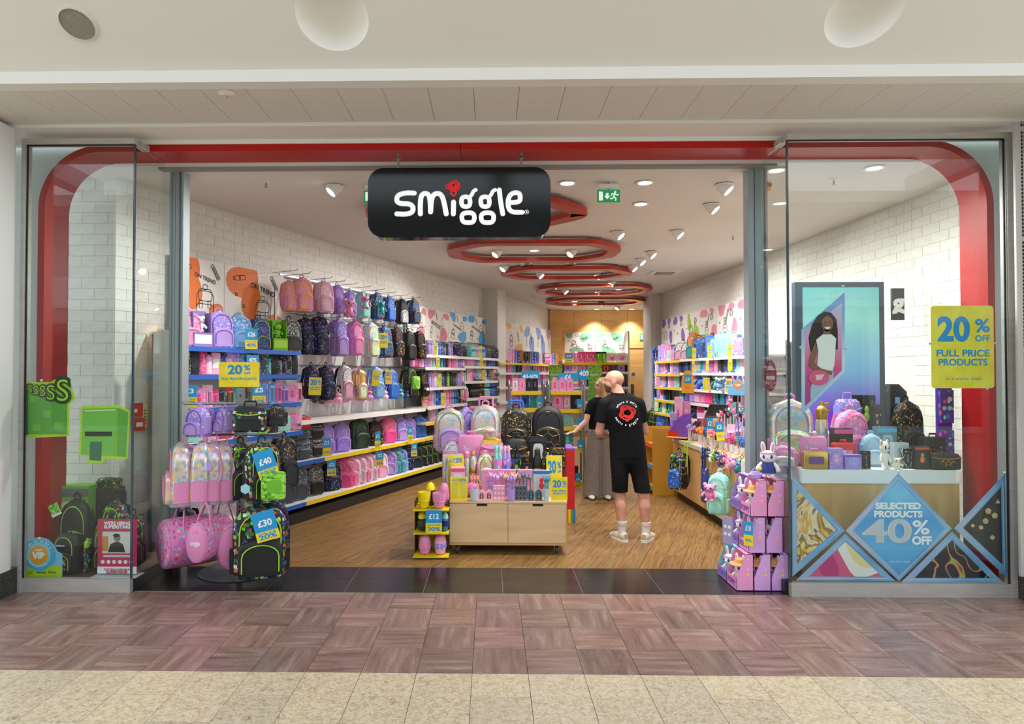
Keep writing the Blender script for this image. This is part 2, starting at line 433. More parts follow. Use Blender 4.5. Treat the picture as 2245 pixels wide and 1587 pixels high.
link('speaker_rim', G().lathe([(.118, 0), (.118, -.008), (.104, -.012), (.104, 0)], 32, cap=False), plain('#d8d6cf', .5), spk)
link('speaker_grille', G().lathe([(.104, -.005), (.02, -.009), (.001, -.009)], 32), noisy([(.45, '#7e7c70'), (.55, '#96948a')], 220, .7), spk)
p = onz(498, 205, 3.664); t = thing('ceiling_detector', 'small round white detector on the tiled soffit', 'detector', p)
link('detector_base', G().lathe([(.06, 0), (.06, -.006), (.05, -.01), (.001, -.01)], 24), WHITE, t); link('detector_cap', G().lathe([(.042, -.01), (.038, -.022), (.001, -.024)], 24), plain('#d8c9c6', .5), t)
link('detector_light', G().ell((0, 0, -.024), .005), plain('#8a1212', .4), t)
# ---------------- columns at both ends
g = G().soft([(.197, .5, .2), (3.64, .5, .2)], 28, .28, cx=-4.235, cy=5.0); cl = struct('wall_left', g, plain('#e4e2e0', .45))
link('seam', G().box(-4.6, 4.795, 2.488, -3.76, 4.80, 2.494), plain('#a8a6a3'), cl)
tag(link('column_base', G().box(-4.75, 4.79, 0, -3.73, 5.22, .197), noisy([(.4, '#1b1b1c'), (.6, '#4a4645')], 70, .4)), None, None, kind='structure')
g = G().soft([(.19, .5, .2), (3.66, .5, .2)], 28, .28, cx=4.56, cy=5.0); cr = struct('wall_right', g, plain('#e4e2e0', .45))
tag(link('column_base', G().box(4.03, 4.85, 0, 5.1, 5.22, .19), noisy([(.4, '#1b1b1c'), (.6, '#5a4a44')], 70, .4)), None, None, kind='structure')
gr = thing('perforated_panel', 'narrow grey perforated metal strip beside the right white column', 'panel', (4.0, 5.12, .19))
link('sheet', G().box(-.01, 0, 0, .14, .02, 3.45), plain('#c9c6c1', .45, .2), gr)
g = G()
for k in range(118):
    if k % 29 == 28: continue
    for j in range(3): g.box(.035 + j * .022, -.002, .05 + k * .029, .047 + j * .022, .001, .07 + k * .029)
link('slot', g, DARK, gr)['kind'] = 'stuff'
# ---------------- shop windows
GL = glassmat('shop glass', '#f6fbfa', 1.0)
EDGE = plain('#31474f', .15, 0, .6)
def window(n, x0, x1, side):
    w = struct('window_%d' % n, G().box(x0 - .03, YF - .03, 3.545, x1 + .01, YF + .04, 3.59).box(x0 - .03, YF - .03, 0, x0, YF + .05, 3.545) if n == 1 else G().box(x0 - .01, YF - .03, 3.545, x1 + .05, YF + .04, 3.59).box(x1 + .005, YF - .03, 0, x1 + .05, YF + .05, 3.545), STEEL)
    link('pane', G().box(x0, YF - .005, .105, x1, YF + .005, 3.545).mesh('pane', False), GL, w)
    link('pane', G().box(side - .005, YF + .008, .105, side + .005, 5.86, 3.545).mesh('pane', False), GL, w)
    link('glass_edge', G().box(side - .007, YF - .008, .105, side + .007, YF + .008, 3.545), EDGE, w)
    link('plinth', G().box(x0 - .03, YF - .02, 0, x1, YF + .03, .105) if n == 1 else G().box(x0, YF - .02, 0, x1 + .05, YF + .03, .105), STEEL, w)
    link('side_plinth', G().box(side - .03, YF + .03, 0, side + .02 if n == 1 else side + .03, 5.88, .105), plain('#2b2a2b', .3, .4), w)
    link('head_rail', G().box(side - .03, YF + .04, 3.545, side + .03, 5.4, 3.59), STEEL, w)
    link('gasket', G().box(x0 if n == 1 else x1 - .012, YF - .012, .105, x0 + .012 if n == 1 else x1, YF - .004, 3.545).box(x0, YF - .012, 3.535, x1, YF - .004, 3.546), DARK, w)
    return w
window(1, XL0, XL1, XL1); window(2, XR0, XR1, XR0)
struct('floor', G().box(-4.2, YF + .04, -.012, XL1 - .03, 6.02, .1), noisy([(.3, '#4b321f'), (.7, '#6d4a2e')], 6, .45, stretch=(1, 12, 1)))
struct('floor', G().box(XR0 + .03, YF + .04, -.012, 4.5, 5.9, .1), plain('#6d4a2e', .45))
# door posts beside the opening
def post(n, x0, x1):
    d = struct('door_%d' % n, G().box(x0, 5.86, 0, x0 + .05, 5.98, 3.55), GREYP)
    link('post_face', G().box(x0 + .055, 5.855, 0, x1, 5.98, 3.55), GREYP, d); link('post_gap', G().box(x0 + .05, 5.87, 0, x0 + .056, 5.98, 3.55), DARK, d)
    link('post_strip', G().box(x1 - .03, 5.845, 0, x1 - .022, 5.856, 3.55), plain('#4d565c', .4), d); return d
post(1, -2.865, -2.74); post(2, 2.255, 2.42)
struct('trim_3', G().box(-2.9, 5.72, 3.50, 2.45, 5.8, 3.56), plain('#8d8a86', .5))
# red portal: rounded band running round the whole front
ax0, ax1, atop, arO, th = -3.735, 4.035, 3.603, .52, .055
def portal_path(ins):
    r = max(.05, arO - ins); x0, x1, t = ax0 + ins, ax1 - ins, atop - ins; o = [(x0, .1)]
    for k in range(15): a = R(180 - 90 * k / 14); o.append((x0 + r + r * math.cos(a), t - r + r * math.sin(a)))
    for k in range(15): a = R(90 - 90 * k / 14); o.append((x1 - r + r * math.cos(a), t - r + r * math.sin(a)))
    return o + [(x1, .1)]
po, pi = portal_path(0), portal_path(th); N_ = len(po); g = G()
tp = struct('trim_4', G().box(ax0 + .5, 5.42, atop, ax1 - .5, 5.7, atop + .01), RED)
cuts = [0, 2, 8, 15, 16, 23, 29, N_ - 1]
def band(i0, i1, gap=0.0):
    q = po[i0:i1 + 1] + pi[i0:i1 + 1][::-1]; return G().prism([(x, z) for x, z in q][::-1], 5.40, 5.715)
def sub(a, b, n):   # straight beam split in panels
    return [(a[0] + (b[0] - a[0]) * k / n, a[1] + (b[1] - a[1]) * k / n) for k in range(n + 1)]
for a, b in ((0, 15), (16, N_ - 1)):
    q = po[a:b + 1]; w_ = pi[a:b + 1]; link('portal_panel', G().prism((q + w_[::-1])[::-1], 5.40, 5.715), RED, tp)
xs = [po[15][0], -2.82, 0.0, 2.36, po[16][0]]
xs = [ax0 + arO, -2.82, -.25, 2.36, ax1 - arO]
for a, b in zip(xs, xs[1:]): link('portal_panel', G().box(a + .002, 5.40, atop - th, b - .002, 5.715, atop), RED, tp)
# pale panels outside the portal, behind the glass
q = [(-4.3, .1)] + po[:16] + [(po[15][0], 3.66), (-4.3, 3.66)]
PALE = plain('#c3cbc8', .5)
struct('wall_front', G().prism(q, 5.50, 5.56), PALE)
q = [(4.6, 3.66), (po[16][0], 3.66)] + po[16:] + [(4.6, .1)]
struct('wall_front', G().prism(q, 5.50, 5.56), PALE)
# ---------------- interior shell
wl = struct('wall_left', G().box(0, -.14, 0, LW.S(0) * 0 + 13.7, -.014, CEIL), MORTAR)
wl.location = LW.P(-.74); wl.rotation_euler = (0, 0, 0)
wl.matrix_basis = Matrix.Translation(LW.P(-.74)) @ Matrix(((LW.u.x, -LW.n.x * -1, 0), (LW.u.y, LW.n.y, 0), (0, 0, 1))).to_4x4()
def bricks(parent, s0, s1, z0, z1, k0=0, lim=290, skip=None, bw=.24, bh=.10, order=None):
    """painted bricks proud of the wall, local x along the wall, y = outwards"""
    L = []; row = 0; z = z0
    while z < z1 - .02:
        x = s0 - (bw / 2 if row % 2 else 0)
        while x < s1:
            a, b = max(x, s0), min(x + bw, s1)
            if b - a > .03: L.append((a, b, z, min(z + bh, z1)))
            x += bw
        z += bh; row += 1
    L.sort(key=order or (lambda q: q[0]))
    cache = {}
    for a, b, z, zz in L[:lim]:
        k = (round(b - a, 3), round(zz - z, 3))
        if k not in cache: cache[k] = G().box(-k[0] / 2 + .002, -.014, -k[1] / 2 + .002, k[0] / 2 - .002, -.0095, k[1] / 2 - .002).mesh('brick', False)
        link('brick', cache[k], BRICKW, parent, ((a + b) / 2, rnd.uniform(-.001, .001), (z + zz) / 2))
    if L[lim:]:
        g = G()
        for a, b, z, zz in L[lim:]: y = rnd.uniform(-.001, .001); g.box(a + .002, -.014 + y, z + .002, b - .002, -.0095 + y, zz - .002)
        link('brickwork', g.mesh('brickwork', False), BRICKW, parent)['kind'] = 'stuff'
bricks(wl, 0, 1.5, .1, CEIL, lim=240)
bricks(wl, 1.5, 13.6, 2.0, CEIL, lim=0)
wb = struct('wall_left', G().box(-.8, 0.014, .1, 0, .12, CEIL), MORTAR, loc=(-3.44, 6.02, 0)); wb.rotation_euler = (0, 0, 0)
# bricks on that stub face the camera (-y)
wb2 = empty('wall_left'); wb2['kind'] = 'structure'; wb2.matrix_basis = Matrix.Translation((-4.24, 6.02, 0)) @ Matrix(((1, 0, 0), (0, -1, 0), (0, 0, 1))).to_4x4()
bricks(wb2, 0, .8, .1, CEIL)
# right wall
RA, RB = RW.S(2200, 0) , 0
sR0 = (5.56 - RW.o.y) / RW.u.y; sR1 = (15.15 - RW.o.y) / RW.u.y
wr = struct('wall_right', G().box(0, -.14, 0, sR1 - sR0, -.014, CEIL), MORTAR)
wr.matrix_basis = Matrix.Translation(RW.P(sR0)) @ Matrix(((RW.u.x, RW.n.x, 0), (RW.u.y, RW.n.y, 0), (0, 0, 1))).to_4x4()
bricks(wr, 0, 1.35, .1, CEIL, lim=280)
bricks(wr, 1.35, sR1 - sR0, 1.9, CEIL, lim=0)
# smooth pier in front of the right wall (left of the bricks) is the screen wall
# columns
def colbox(name, poly, mat): return struct(name, G().slab(poly, 0, CEIL), mat)
a0 = LW.S(1058.6, 0, 633); dep = .1
while LW.P(a0, dep).x and ((lambda q: (q.x / q.y))(LW.P(a0, dep)) < (1090 - 1077) / FPX): dep += .01
a1 = LW.S(1109, dep, 648)
def lp(s, o): q = LW.P(s, o); return (q.x, q.y)
wc = colbox('wall_left', [lp(a0, -.1), lp(a0, dep), lp(a1, dep), lp(a1, -.1)], WALLW)
cb = empty('wall_left'); cb['kind'] = 'structure'
cb.matrix_basis = Matrix.Translation(LW.P(a0, dep + .012)) @ Matrix(((LW.u.x, LW.n.x, 0), (LW.u.y, LW.n.y, 0), (0, 0, 1))).to_4x4()
bricks(cb, 0, a1 - a0, 0, CEIL, lim=150)
rc = colbox('wall_right', [(3.62, 15.15), (3.95, 15.15), (3.95, 15.9), (3.62, 15.9)], WALLW)
cb = empty('wall_right'); cb['kind'] = 'structure'; cb.matrix_basis = Matrix.Translation((3.62, 15.134, 0)) @ Matrix(((1, 0, 0), (0, -1, 0), (0, 0, 1))).to_4x4()
bricks(cb, 0, .24, 0, CEIL, lim=60)
struct('wall_right', G().box(3.9, 15.8, 0, 4.6, 15.95, CEIL), WALLW)
struct('wall_right', G().box(4.6, 15.8, 0, 4.7, 19, CEIL), WALLW)
BIRCH = noisy([(.25, '#dba45c'), (.5, '#e6b673'), (.75, '#efc88a')], 2.2, .5, dist=1.2, stretch=(.35, 1, 2.2), key='birch plywood')
bw_ = struct('wall_back', G().box(1.3, BACKY, 0, 4.7, BACKY + .1, CEIL), plain('#8f6a3c'))
xj = [1.5, 2.35, 3.12, 3.85, 4.65]
for i in range(4):
    for z0, z1 in ((0, 1.22), (1.22, 2.44), (2.44, 3.52)):
        if i == 3 and z0 < 2.3: continue
        link('plywood_panel', G().box(xj[i] + .004, BACKY - .02, z0 + .004, xj[i + 1] - .004, BACKY, z1 - .004), BIRCH, bw_)
struct('wall_back', G().box(1.62, BACKY - .35, 0, 1.98, BACKY - .02, CEIL), BIRCH)
d3 = struct('door_3', G().box(3.86, BACKY - .05, 0, 4.64, BACKY - .01, 2.40), BIRCH)
link('door_handle', G().box(3.93, BACKY - .07, 1.0, 4.02, BACKY - .05, 1.42), plain('#4d4741', .4), d3)
link('kick_plate', G().box(4.3, BACKY - .054, 1.62, 4.5, BACKY - .05, 1.635), plain('#27508a'), d3)
link('door_sign', G().prism(ngon(4.0, 1.7, .05), BACKY - .056, BACKY - .05), plain('#2b62a8'), d3)
struct('ceiling', G().box(-4.4, 5.70, CEIL, 5.0, 19.0, CEIL + .1), plain('#e3dfdb', .75))
# mall around the camera (seen in the glass)
MW = plain('#d6d6d4', .6)
mo = struct('wall_back', G().box(-16, -9.2, 0, 16, -9, 6.5), plain('#b9bab9', .6))
for k in range(6):
    x = -13.5 + k * 5; link('shopfront_opening', G().box(x, -9.02, .2, x + 4.2, -8.98, 3.2), plain(['#23262b', '#40352c', '#1c2a33'][k % 3], .3), mo)
    link('pilaster', G().box(x + 4.3, -9.1, 0, x + 4.9, -8.8, 6.2), MW, mo)
link('fascia', G().box(-16, -9.1, 3.6, 16, -8.3, 4.5), MW, mo)
rf = struct('ceiling', G().box(-16, -9, 6.4, 16, -7.8, 6.7), MW)
for k in range(5): link('roof_beam', G().box(-12 + k * 6, -9, 6.9, -11.5 + k * 6, 2.0, 7.4), MW, rf)
link('roof_beam', G().box(-16, -3.2, 6.7, 16, -2.6, 7.4), MW, rf)
struct('ceiling', G().box(-16, .6, 5.9, 16, 1.6, 6.6), MW)
# ---------------- ceiling fittings inside the shop
LENS = plain('#fff6e8', .3, emit=9.0); LAMPW = plain('#efeeec', .4)
me_ring = G().lathe([(.062, 0), (.085, -.004), (.088, -.01), (.07, -.014), (.062, -.01)], 24, cap=False).mesh('trim_ring')
me_lens = G().lathe([(.062, -.008), (.001, -.009)], 24).mesh('lens')
me_cup = G().lathe([(.001, .05), (.05, .05), (.062, .03), (.062, -.055), (.054, -.06), (.054, -.045)], 20, cap=False).mesh('lamp_cup')
me_l2 = G().lathe([(.054, -.05), (.001, -.051)], 20).mesh('lens')
def lamp(px, py, tilt=None, n=0):
    p = onz(px, py, CEIL); r = thing('downlight' if tilt is None else 'spotlight', None, 'light', p)
    side = 'left' if px < 1250 else 'right'
    if tilt is None:
        link('trim_ring', me_ring, LAMPW, r); link('lens', me_lens, LENS, r); aim = Vector((0, 0, -1))
    else:
        r.location.z -= .03
        link('trim_ring', me_ring, LAMPW, r, (0, 0, .026))
        aim = Vector(tilt).normalized(); q = aim.to_track_quat('-Z', 'Y').to_euler()
        link('lamp_cup', me_cup, LAMPW, r, rot=q); link('lens', me_l2, LENS, r, rot=q)
    ld = bpy.data.lights.new('spot', 'SPOT'); ld.energy = SPOT_W * (1.0 if tilt else (.5 if px > 1650 else 1.1)); ld.color = (1, .97, .91); ld.spot_size = R(105); ld.spot_blend = .9; ld.shadow_soft_size = .05
    lo = bpy.data.objects.new('spot', ld); C.objects.link(lo); lo.parent = r; lo.location = aim * .08; lo.rotation_euler = aim.to_track_quat('-Z', 'Y').to_euler()
    return r
DL = [(1244, 400, 'nearest one, above the hanging sign\'s right end'), (1414, 399, 'beside the green exit sign'), (1405, 446, 'just behind the one beside the exit sign'), (1171, 548, 'inside the second red ring'), (1356, 634, 'inside the fourth red ring'), (1260, 660, 'inside the farthest red ring'), (1308, 677, 'left of two before the plywood wall'), (1385, 677, 'right of two before the plywood wall'), (1702, 372, 'left one above the right window'), (1917, 367, 'right one above the right window')]
for x, y, w in DL: lamp(x, y)['label'] = 'round recessed ceiling downlight, ' + w
SL = [(734, 406, 'left of the hanging sign'), (1588, 403, 'nearest the right door post'), (1560, 447, 'second by the right door post'), (1355, 507, 'pointing down, right of the second ring'), (1485, 505, 'alone on the right half of the ceiling'), (1090, 549, 'left end inside the second ring'), (1254, 548, 'right half inside the second ring'), (1427, 551, 'first of the row right of the rings'), (1404, 567, 'second of the row right of the rings'), (1387, 582, 'third of the row right of the rings'), (1106, 582, 'left of the air conditioner'), (1183, 598, 'left inside the third ring'), (1312, 600, 'right inside the third ring'), (1218, 622, 'between third and fourth rings, left'), (1342, 617, 'between third and fourth rings, right'), (1238, 634, 'left inside the fourth ring'), (1312, 637, 'middle of the fourth ring'), (1318, 662, 'right inside the farthest ring'), (1355, 671, 'behind the farthest ring')]
for i, (x, y, w) in enumerate(SL):
    lamp(x, y, (.7, -.35, -.85) if (i % 2 or x > 1380) and x > 1000 and i != 5 else (-.7, -.35, -.85))['label'] = 'tilted white ceiling spotlight, ' + w
RIMR = noisy([(.3, '#a8230f'), (.7, '#c03016')], 5, .3, spec=.7, key='glossy red ring')
for i, (x0, y0, x1, y1, w) in enumerate([(-1.35, 6.55, 1.03, 7.75, 'nearest, half hidden behind the hanging sign'), (-.62, 8.68, 1.80, 10.2, 'second from the front'), (.17, 10.85, 2.42, 12.15, 'third from the front, behind the air conditioner'), (.95, 13.0, 3.28, 14.6, 'fourth from the front'), (1.32, 15.3, 3.66, 16.75, 'farthest, near the plywood wall')]):
    t = thing('ceiling_ring', 'red rounded hexagonal ceiling ring, ' + w, 'ring', ((x0 + x1) / 2, (y0 + y1) / 2, CEIL - .10))
    W_, D_ = (x1 - x0) / 2, (y1 - y0) / 2
    def hexa(w, d, cut):
        P0 = [(-w + cut, -d), (w - cut, -d), (w, -d + cut * 1.1), (w, d - cut * 1.1), (w - cut, d), (-w + cut, d), (-w, d - cut * 1.1), (-w, -d + cut * 1.1)]; o = []
        for k in range(8):
            a, b, c = Vector(P0[k - 1]), Vector(P0[k]), Vector(P0[(k + 1) % 8]); q = .13
            for s_ in range(5):
                f = s_ / 4; pa = b + (a - b).normalized() * q; pc = b + (c - b).normalized() * q; m1 = pa.lerp(b, f); m2 = b.lerp(pc, f); v = m1.lerp(m2, f); o.append((v.x, v.y))
        return o
    A, B = hexa(W_, D_, .42), hexa(W_ - .17, D_ - .19, .33); n_ = len(A)
    g = G(); g.rings([[(x, y, 0) for x, y in A], [(x, y, .055) for x, y in A], [(x, y, .055) for x, y in B], [(x, y, 0) for x, y in B]], closed=True)
    link('ring_band', g, RIMR, t)
    for sx in (-1, 1):
        for sy in (-1, 1): link('hanger', G().tube([(sx * W_ * .7, sy * (D_ - .1), .05), (sx * W_ * .7, sy * (D_ - .1), .10)], .006), GREYM, t)
# air conditioner cassette
p0, p1 = onz(1146, 589, CEIL), onz(1262, 569, CEIL); cx_, cy_ = (p0.x + p1.x) / 2, (p0.y + p1.y) / 2
ac = thing('air_conditioner', 'white square ceiling air conditioner between the red rings', 'air conditioner', (cx_, cy_, CEIL))
link('panel', G().soft([(-.02, .44, .44), (0, .46, .46)], 28, .2), LAMPW, ac); link('grille', G().box(-.26, -.26, -.028, .26, .26, -.02), plain('#a39d92', .6), ac)
g = G()
for k in range(12): g.box(-.25, -.25 + k * .043, -.034, .25, -.235 + k * .043, -.028)
link('louvre', g, plain('#c9c3b8'), ac)['kind'] = 'stuff'
for sx in (-1, 1): link('vent_flap', G().box(sx * .36 - .03, -.28, -.03, sx * .36 + .03, .28, -.02), plain('#8e8a83'), ac)
def sprinkler(px, py, w):
    p = onz(px, py, CEIL); t = thing('sprinkler', 'tiny metal ceiling sprinkler, ' + w, 'sprinkler', p)
    link('rose', G().lathe([(.03, 0), (.03, -.006), (.001, -.008)], 12), LAMPW, t); link('nozzle', G().tube([(0, 0, 0), (0, 0, -.05)], .008), GREYM, t); link('deflector', G().lathe([(.018, -.05), (.001, -.053)], 10), GREYM, t)
for a in ((583, 399, 'far left by the portal'), (859, 592, 'left of the second ring'), (1607, 517, 'near the right post'), (1168, 646, 'left of the fourth ring'), (1828, 393, 'behind the right window')): sprinkler(*a)
p = onz(1457, 597, CEIL); t = thing('ceiling_vent', 'small square white ceiling vent right of the rings', 'vent', p)
link('vent_frame', G().box(-.25, -.25, -.012, .25, .25, 0), LAMPW, t); link('vent_core', G().box(-.15, -.12, -.03, .15, .12, -.012), plain('#9c978f'), t)
# exit signs
GRN = plain('#129a5d', .4, emit=.35); SIGNW = plain('#f4f8f5', .4, emit=.5)
def arrow(cx, cz, s): return [(cx - .018 * s, cz + .04 * s), (cx - .018 * s, cz), (cx - .04 * s, cz), (cx, cz - .045 * s), (cx + .04 * s, cz), (cx + .018 * s, cz), (cx + .018 * s, cz + .04 * s)]
def exit_sign(p, w, h, label, rz=0, flip=1, box=True):
    t = thing('exit_sign', label, 'sign', p, rz)
    link('sign_plate', G().box(-w / 2, -.006, -h / 2, w / 2, .006, h / 2), GRN, t)
    s = h; g = G()
    g.prism(rect(-w * .42, -h * .36, -w * .25, h * .36), -.009, -.006); g.prism(arrow(-w * .06, 0, s * 6)[::-1], -.009, -.006)
    X = lambda x, z: (w * .26 + x * h, z * h)
    g.prism(ngon(*X(.05, .32), h * .09, n=10), -.009, -.006)
    for a, b in (((.0, .2), (-.08, -.08)), ((-.08, -.08), (.12, -.2)), ((.12, -.2), (.05, -.4)), ((-.08, -.08), (-.2, -.22)), ((-.2, -.22), (-.38, -.2)), ((0, .18), (.2, .05)), ((.2, .05), (.32, .14)), ((0, .18), (-.2, .2)), ((-.2, .2), (-.28, .02))):
        (x0, z0), (x1, z1) = X(*a), X(*b); g.tube([(x0, -.008, z0), (x1, -.008, z1)], h * .055, 5, flat=.15)
    link('pictogram', g, SIGNW, t)
    if box:
        link('sign_housing', G().box(-w * .42, -.03, h / 2 + .01, w * .42, .05, h / 2 + .05), LAMPW, t)
        link('bracket', G().tube([(0, 0, h / 2), (0, 0, CEIL - p.z)], .006), GREYM, t)
    return t
exit_sign(ony(1334, 430, 6.25), .215, .115, 'green running man exit sign with down arrow, hanging nearest')
exit_sign(ony(822, 431, 6.3), .215, .115, 'green exit sign mostly hidden behind the black hanging sign')
exit_sign(ony(1415, 739, BACKY - .03), .32, .17, 'green exit sign on the plywood wall above the back door', box=False)
# ================================================================ ITEM PROTOTYPES (real size, front = -y, base at z = 0)
PROTO = {}
def arch(w, h, y, z0=0.0, r=None, n=7, top=1.0):
    """arched outline up one side and down the other"""
    r = r or w; o = [(-w, y, z0)]
    for k in range(n + 1):
        a = PI - PI * k / n; o.append((w * math.cos(a) if abs(math.cos(a)) > .01 else 0, y, h - r + r * math.sin(a)))
    return o + [(w, y, z0)]
def bagprof(w, h, d, top=.35, lean=0.0, bulge=1.0):
    o = []
    for k in range(12):
        f = k / 11; z = h * f
        if f < .08: q = .90 + 1.2 * f
        elif f < 1 - top: q = 1
        else: t = (f - 1 + top) / top; q = math.sqrt(max(0, 1 - t ** 2.6)) * .97 + .03
        if f == 1: q = .12
        dd = d * (q ** .6) * (1 - .28 * f) * bulge
        o.append((z, w * q, max(dd, .004), lean * f))
    return o
def proto(name, parts, size): PROTO[name] = (parts, size)
def P_(name, g, ang=38): return g.mesh(name, ang=ang)
# backpack
def mk_backpack(w=.15, h=.42, d=.085, pk=.5, trolley=False, side=True):
    o = [('body', P_('body', G().soft(bagprof(w, h, d, .38), 24, .55)), 0, None)]
    g = G().soft([(z + .02, a, max(b, .004), y - d * .93) for z, a, b, y in bagprof(w * .80, h * pk, .03, .3)], 20, .5)
    o.append(('front_pocket', P_('front_pocket', g), 1, None))
    g = G().tube([(x, y, z) for x, y, z in arch(w * .74, h * .90, -d * .80, h * .30, n=9)], .0042, 5); o.append(('zip', P_('zip', g), 2, None))
    g = G().tube([(x, y - .031, z) for x, y, z in arch(w * .66, h * pk * .86 + .02, -d * .93, h * .10, r=w * .45, n=9)], .0036, 5); o.append(('pocket_zip', P_('pocket_zip', g), 2, None))
    g = G().tube([(-.032, d * .25, h * .95), (-.03, d * .25, h * 1.05), (0, d * .25, h * 1.085), (.03, d * .25, h * 1.05), (.032, d * .25, h * .95)], .009, 6, flat=.5); o.append(('handle', P_('handle', g), 3, None))
    for s in (-1, 1):
        g = G().tube([(s * w * .35, d * .55, h * .93), (s * w * .55, d * 1.25, h * .86), (s * w * .7, d * 1.55, h * .55), (s * w * .8, d * 1.2, h * .2), (s * w * .85, d * .7, h * .06)], [.016, .024, .024, .012, .008], 6, flat=.4); o.append(('strap', P_('strap', g), 3, None))
    if side:
        for s in (-1, 1): o.append(('side_pocket', P_('side_pocket', G().soft([(.03, .02, d * .6), (.16, .022, d * .6), (.165, .012, d * .5)], 12, .6, cx=s * w * .96)), 3, None))
    if trolley:
        g = G().tube([(-.07, d * .8, h * .5), (-.07, d * .8, h * 1.12), (-.06, d * .8, h * 1.15), (.06, d * .8, h * 1.15), (.07, d * .8, h * 1.12), (.07, d * .8, h * .5)], .01, 6); o.append(('trolley_handle', P_('trolley_handle', g), 4, None))
    return o
proto('backpack', mk_backpack(), (.30, .44, .24))
proto('backpack_low', mk_backpack(pk=.42), (.30, .44, .24))
proto('trolley_backpack', mk_backpack(trolley=True), (.30, .48, .24))
proto('mini_backpack', mk_backpack(.12, .24, .07, .45), (.24, .27, .2))
# school backpack squarish
o = mk_backpack(.15, .40, .08, .48); proto('school_backpack', o, (.30, .43, .24))
# lunch bag: box with flap
def mk_lunch():
    o = [('body', P_('body', G().soft([(0, .115, .06), (.01, .125, .068), (.15, .125, .068), (.165, .12, .06)], 24, .3)), 0, None)]
    o.append(('flap', P_('flap', G().soft([(.150, .121, .066), (.185, .112, .058), (.20, .08, .04)], 24, .35)), 1, None))
    o.append(('front_pocket', P_('front_pocket', G().soft([(.015, .09, .018, -.07), (.085, .095, .02, -.07), (.095, .085, .012, -.07)], 18, .4)), 1, None))
    g = G().tube([(-.118, -.070, .148), (-.06, -.073, .135), (0, -.073, .13), (.06, -.073, .135), (.118, -.07, .148)], .004, 5); o.append(('zip', P_('zip', g), 2, None))
    g = G().tube([(-.05, 0, .19), (-.04, 0, .235), (.04, 0, .235), (.05, 0, .19)], .008, 6, flat=.5); o.append(('handle', P_('handle', g), 3, None))
    return o
proto('lunch_bag', mk_lunch(), (.25, .235, .15))
# duffel: round end faces -y
def mk_duffel():
    n = 28; rs = [[(r * math.cos(2 * PI * i / n), y, .15 + r * math.sin(2 * PI * i / n)) for i in range(n)] for y, r in ((-.13, .134), (-.125, .145), (-.05, .15), (.1, .15), (.2, .145), (.21, .13))]
    o = [('body', P_('body', G().rings([q[::-1] for q in rs])), 0, None)]
    o.append(('end_panel', P_('end_panel', G().rings([[(r * math.cos(2 * PI * i / n), y, .15 + r * math.sin(2 * PI * i / n)) for i in range(n)][::-1] for y, r in ((-.142, .125), (-.137, .132), (-.128, .134))])), 1, None))
    o.append(('piping', P_('piping', G().tube([(.137 * math.cos(2 * PI * i / n), -.133, .15 + .137 * math.sin(2 * PI * i / n)) for i in range(n)], .0045, 5, closed=True)), 2, None))
    for y in (-.05, .12):
        o.append(('handle', P_('handle', G().tube([(-.14, y, .17), (-.10, y, .27), (-.05, y + .02, .38), (0, y + .03, .42), (.05, y + .02, .38), (.10, y, .27), (.14, y, .17)], .008, 6, flat=.6)), 2, None))
    o.append(('label_tab', P_('label_tab', G().box(-.035, -.147, .225, .035, -.142, .245)), 3, None))
    return o
proto('duffel_bag', mk_duffel(), (.30, .43, .36))
# bottles
def mk_bottle():
    o = [('body', P_('body', G().lathe([(.03, 0), (.036, .006), (.036, .15), (.028, .17)], 16)), 0, None)]
    o.append(('cap', P_('cap', G().lathe([(.031, .165), (.033, .17), (.033, .2), (.022, .212), (.012, .215), (.01, .23), (.002, .231)], 16)), 1, None))
    o.append(('loop', P_('loop', G().tube([(.03, 0, .185), (.05, 0, .20), (.045, 0, .225), (.018, 0, .222)], .005, 5)), 1, None)); return o
proto('drinks_bottle', mk_bottle(), (.078, .23, .072))
o = [('body', P_('body', G().lathe([(.028, 0), (.032, .005), (.032, .19), (.02, .225), (.018, .23)], 14)), 0, None), ('cap', P_('cap', G().lathe([(.022, .228), (.022, .262), (.016, .27), (.001, .271)], 14)), 1, None), ('band', P_('band', G().lathe([(.0325, .08), (.0335, .082), (.0335, .115), (.0325, .117)], 14, cap=False)), 2, None)]
proto('steel_flask', o, (.065, .27, .065))
# egg shaped bottle
o = [('body', P_('body', G().lathe([(.035, 0), (.05, .01), (.062, .05), (.065, .08), (.06, .115)], 20)), 0, None), ('cap', P_('cap', G().lathe([(.061, .113), (.058, .128), (.045, .15), (.025, .163), (.001, .167)], 20)), 1, None), ('sleeve', P_('sleeve', G().lathe([(.0635, .045), (.067, .07), (.0655, .095)], 20, cap=False)), 2, None)]
proto('egg_bottle', o, (.13, .167, .13))
o = [('cup', P_('cup', G().lathe([(.03, 0), (.047, .012), (.056, .05), (.058, .06), (.062, .062), (.066, .1), (.066, .125), (.062, .125), (.058, .07), (.03, .02), (.001, .015)], 22)), 0, None), ('rim', P_('rim', G().lathe([(.0595, .056), (.064, .06), (.0595, .065)], 22, cap=False)), 1, None)]
proto('bowl_cup', o, (.132, .125, .132))
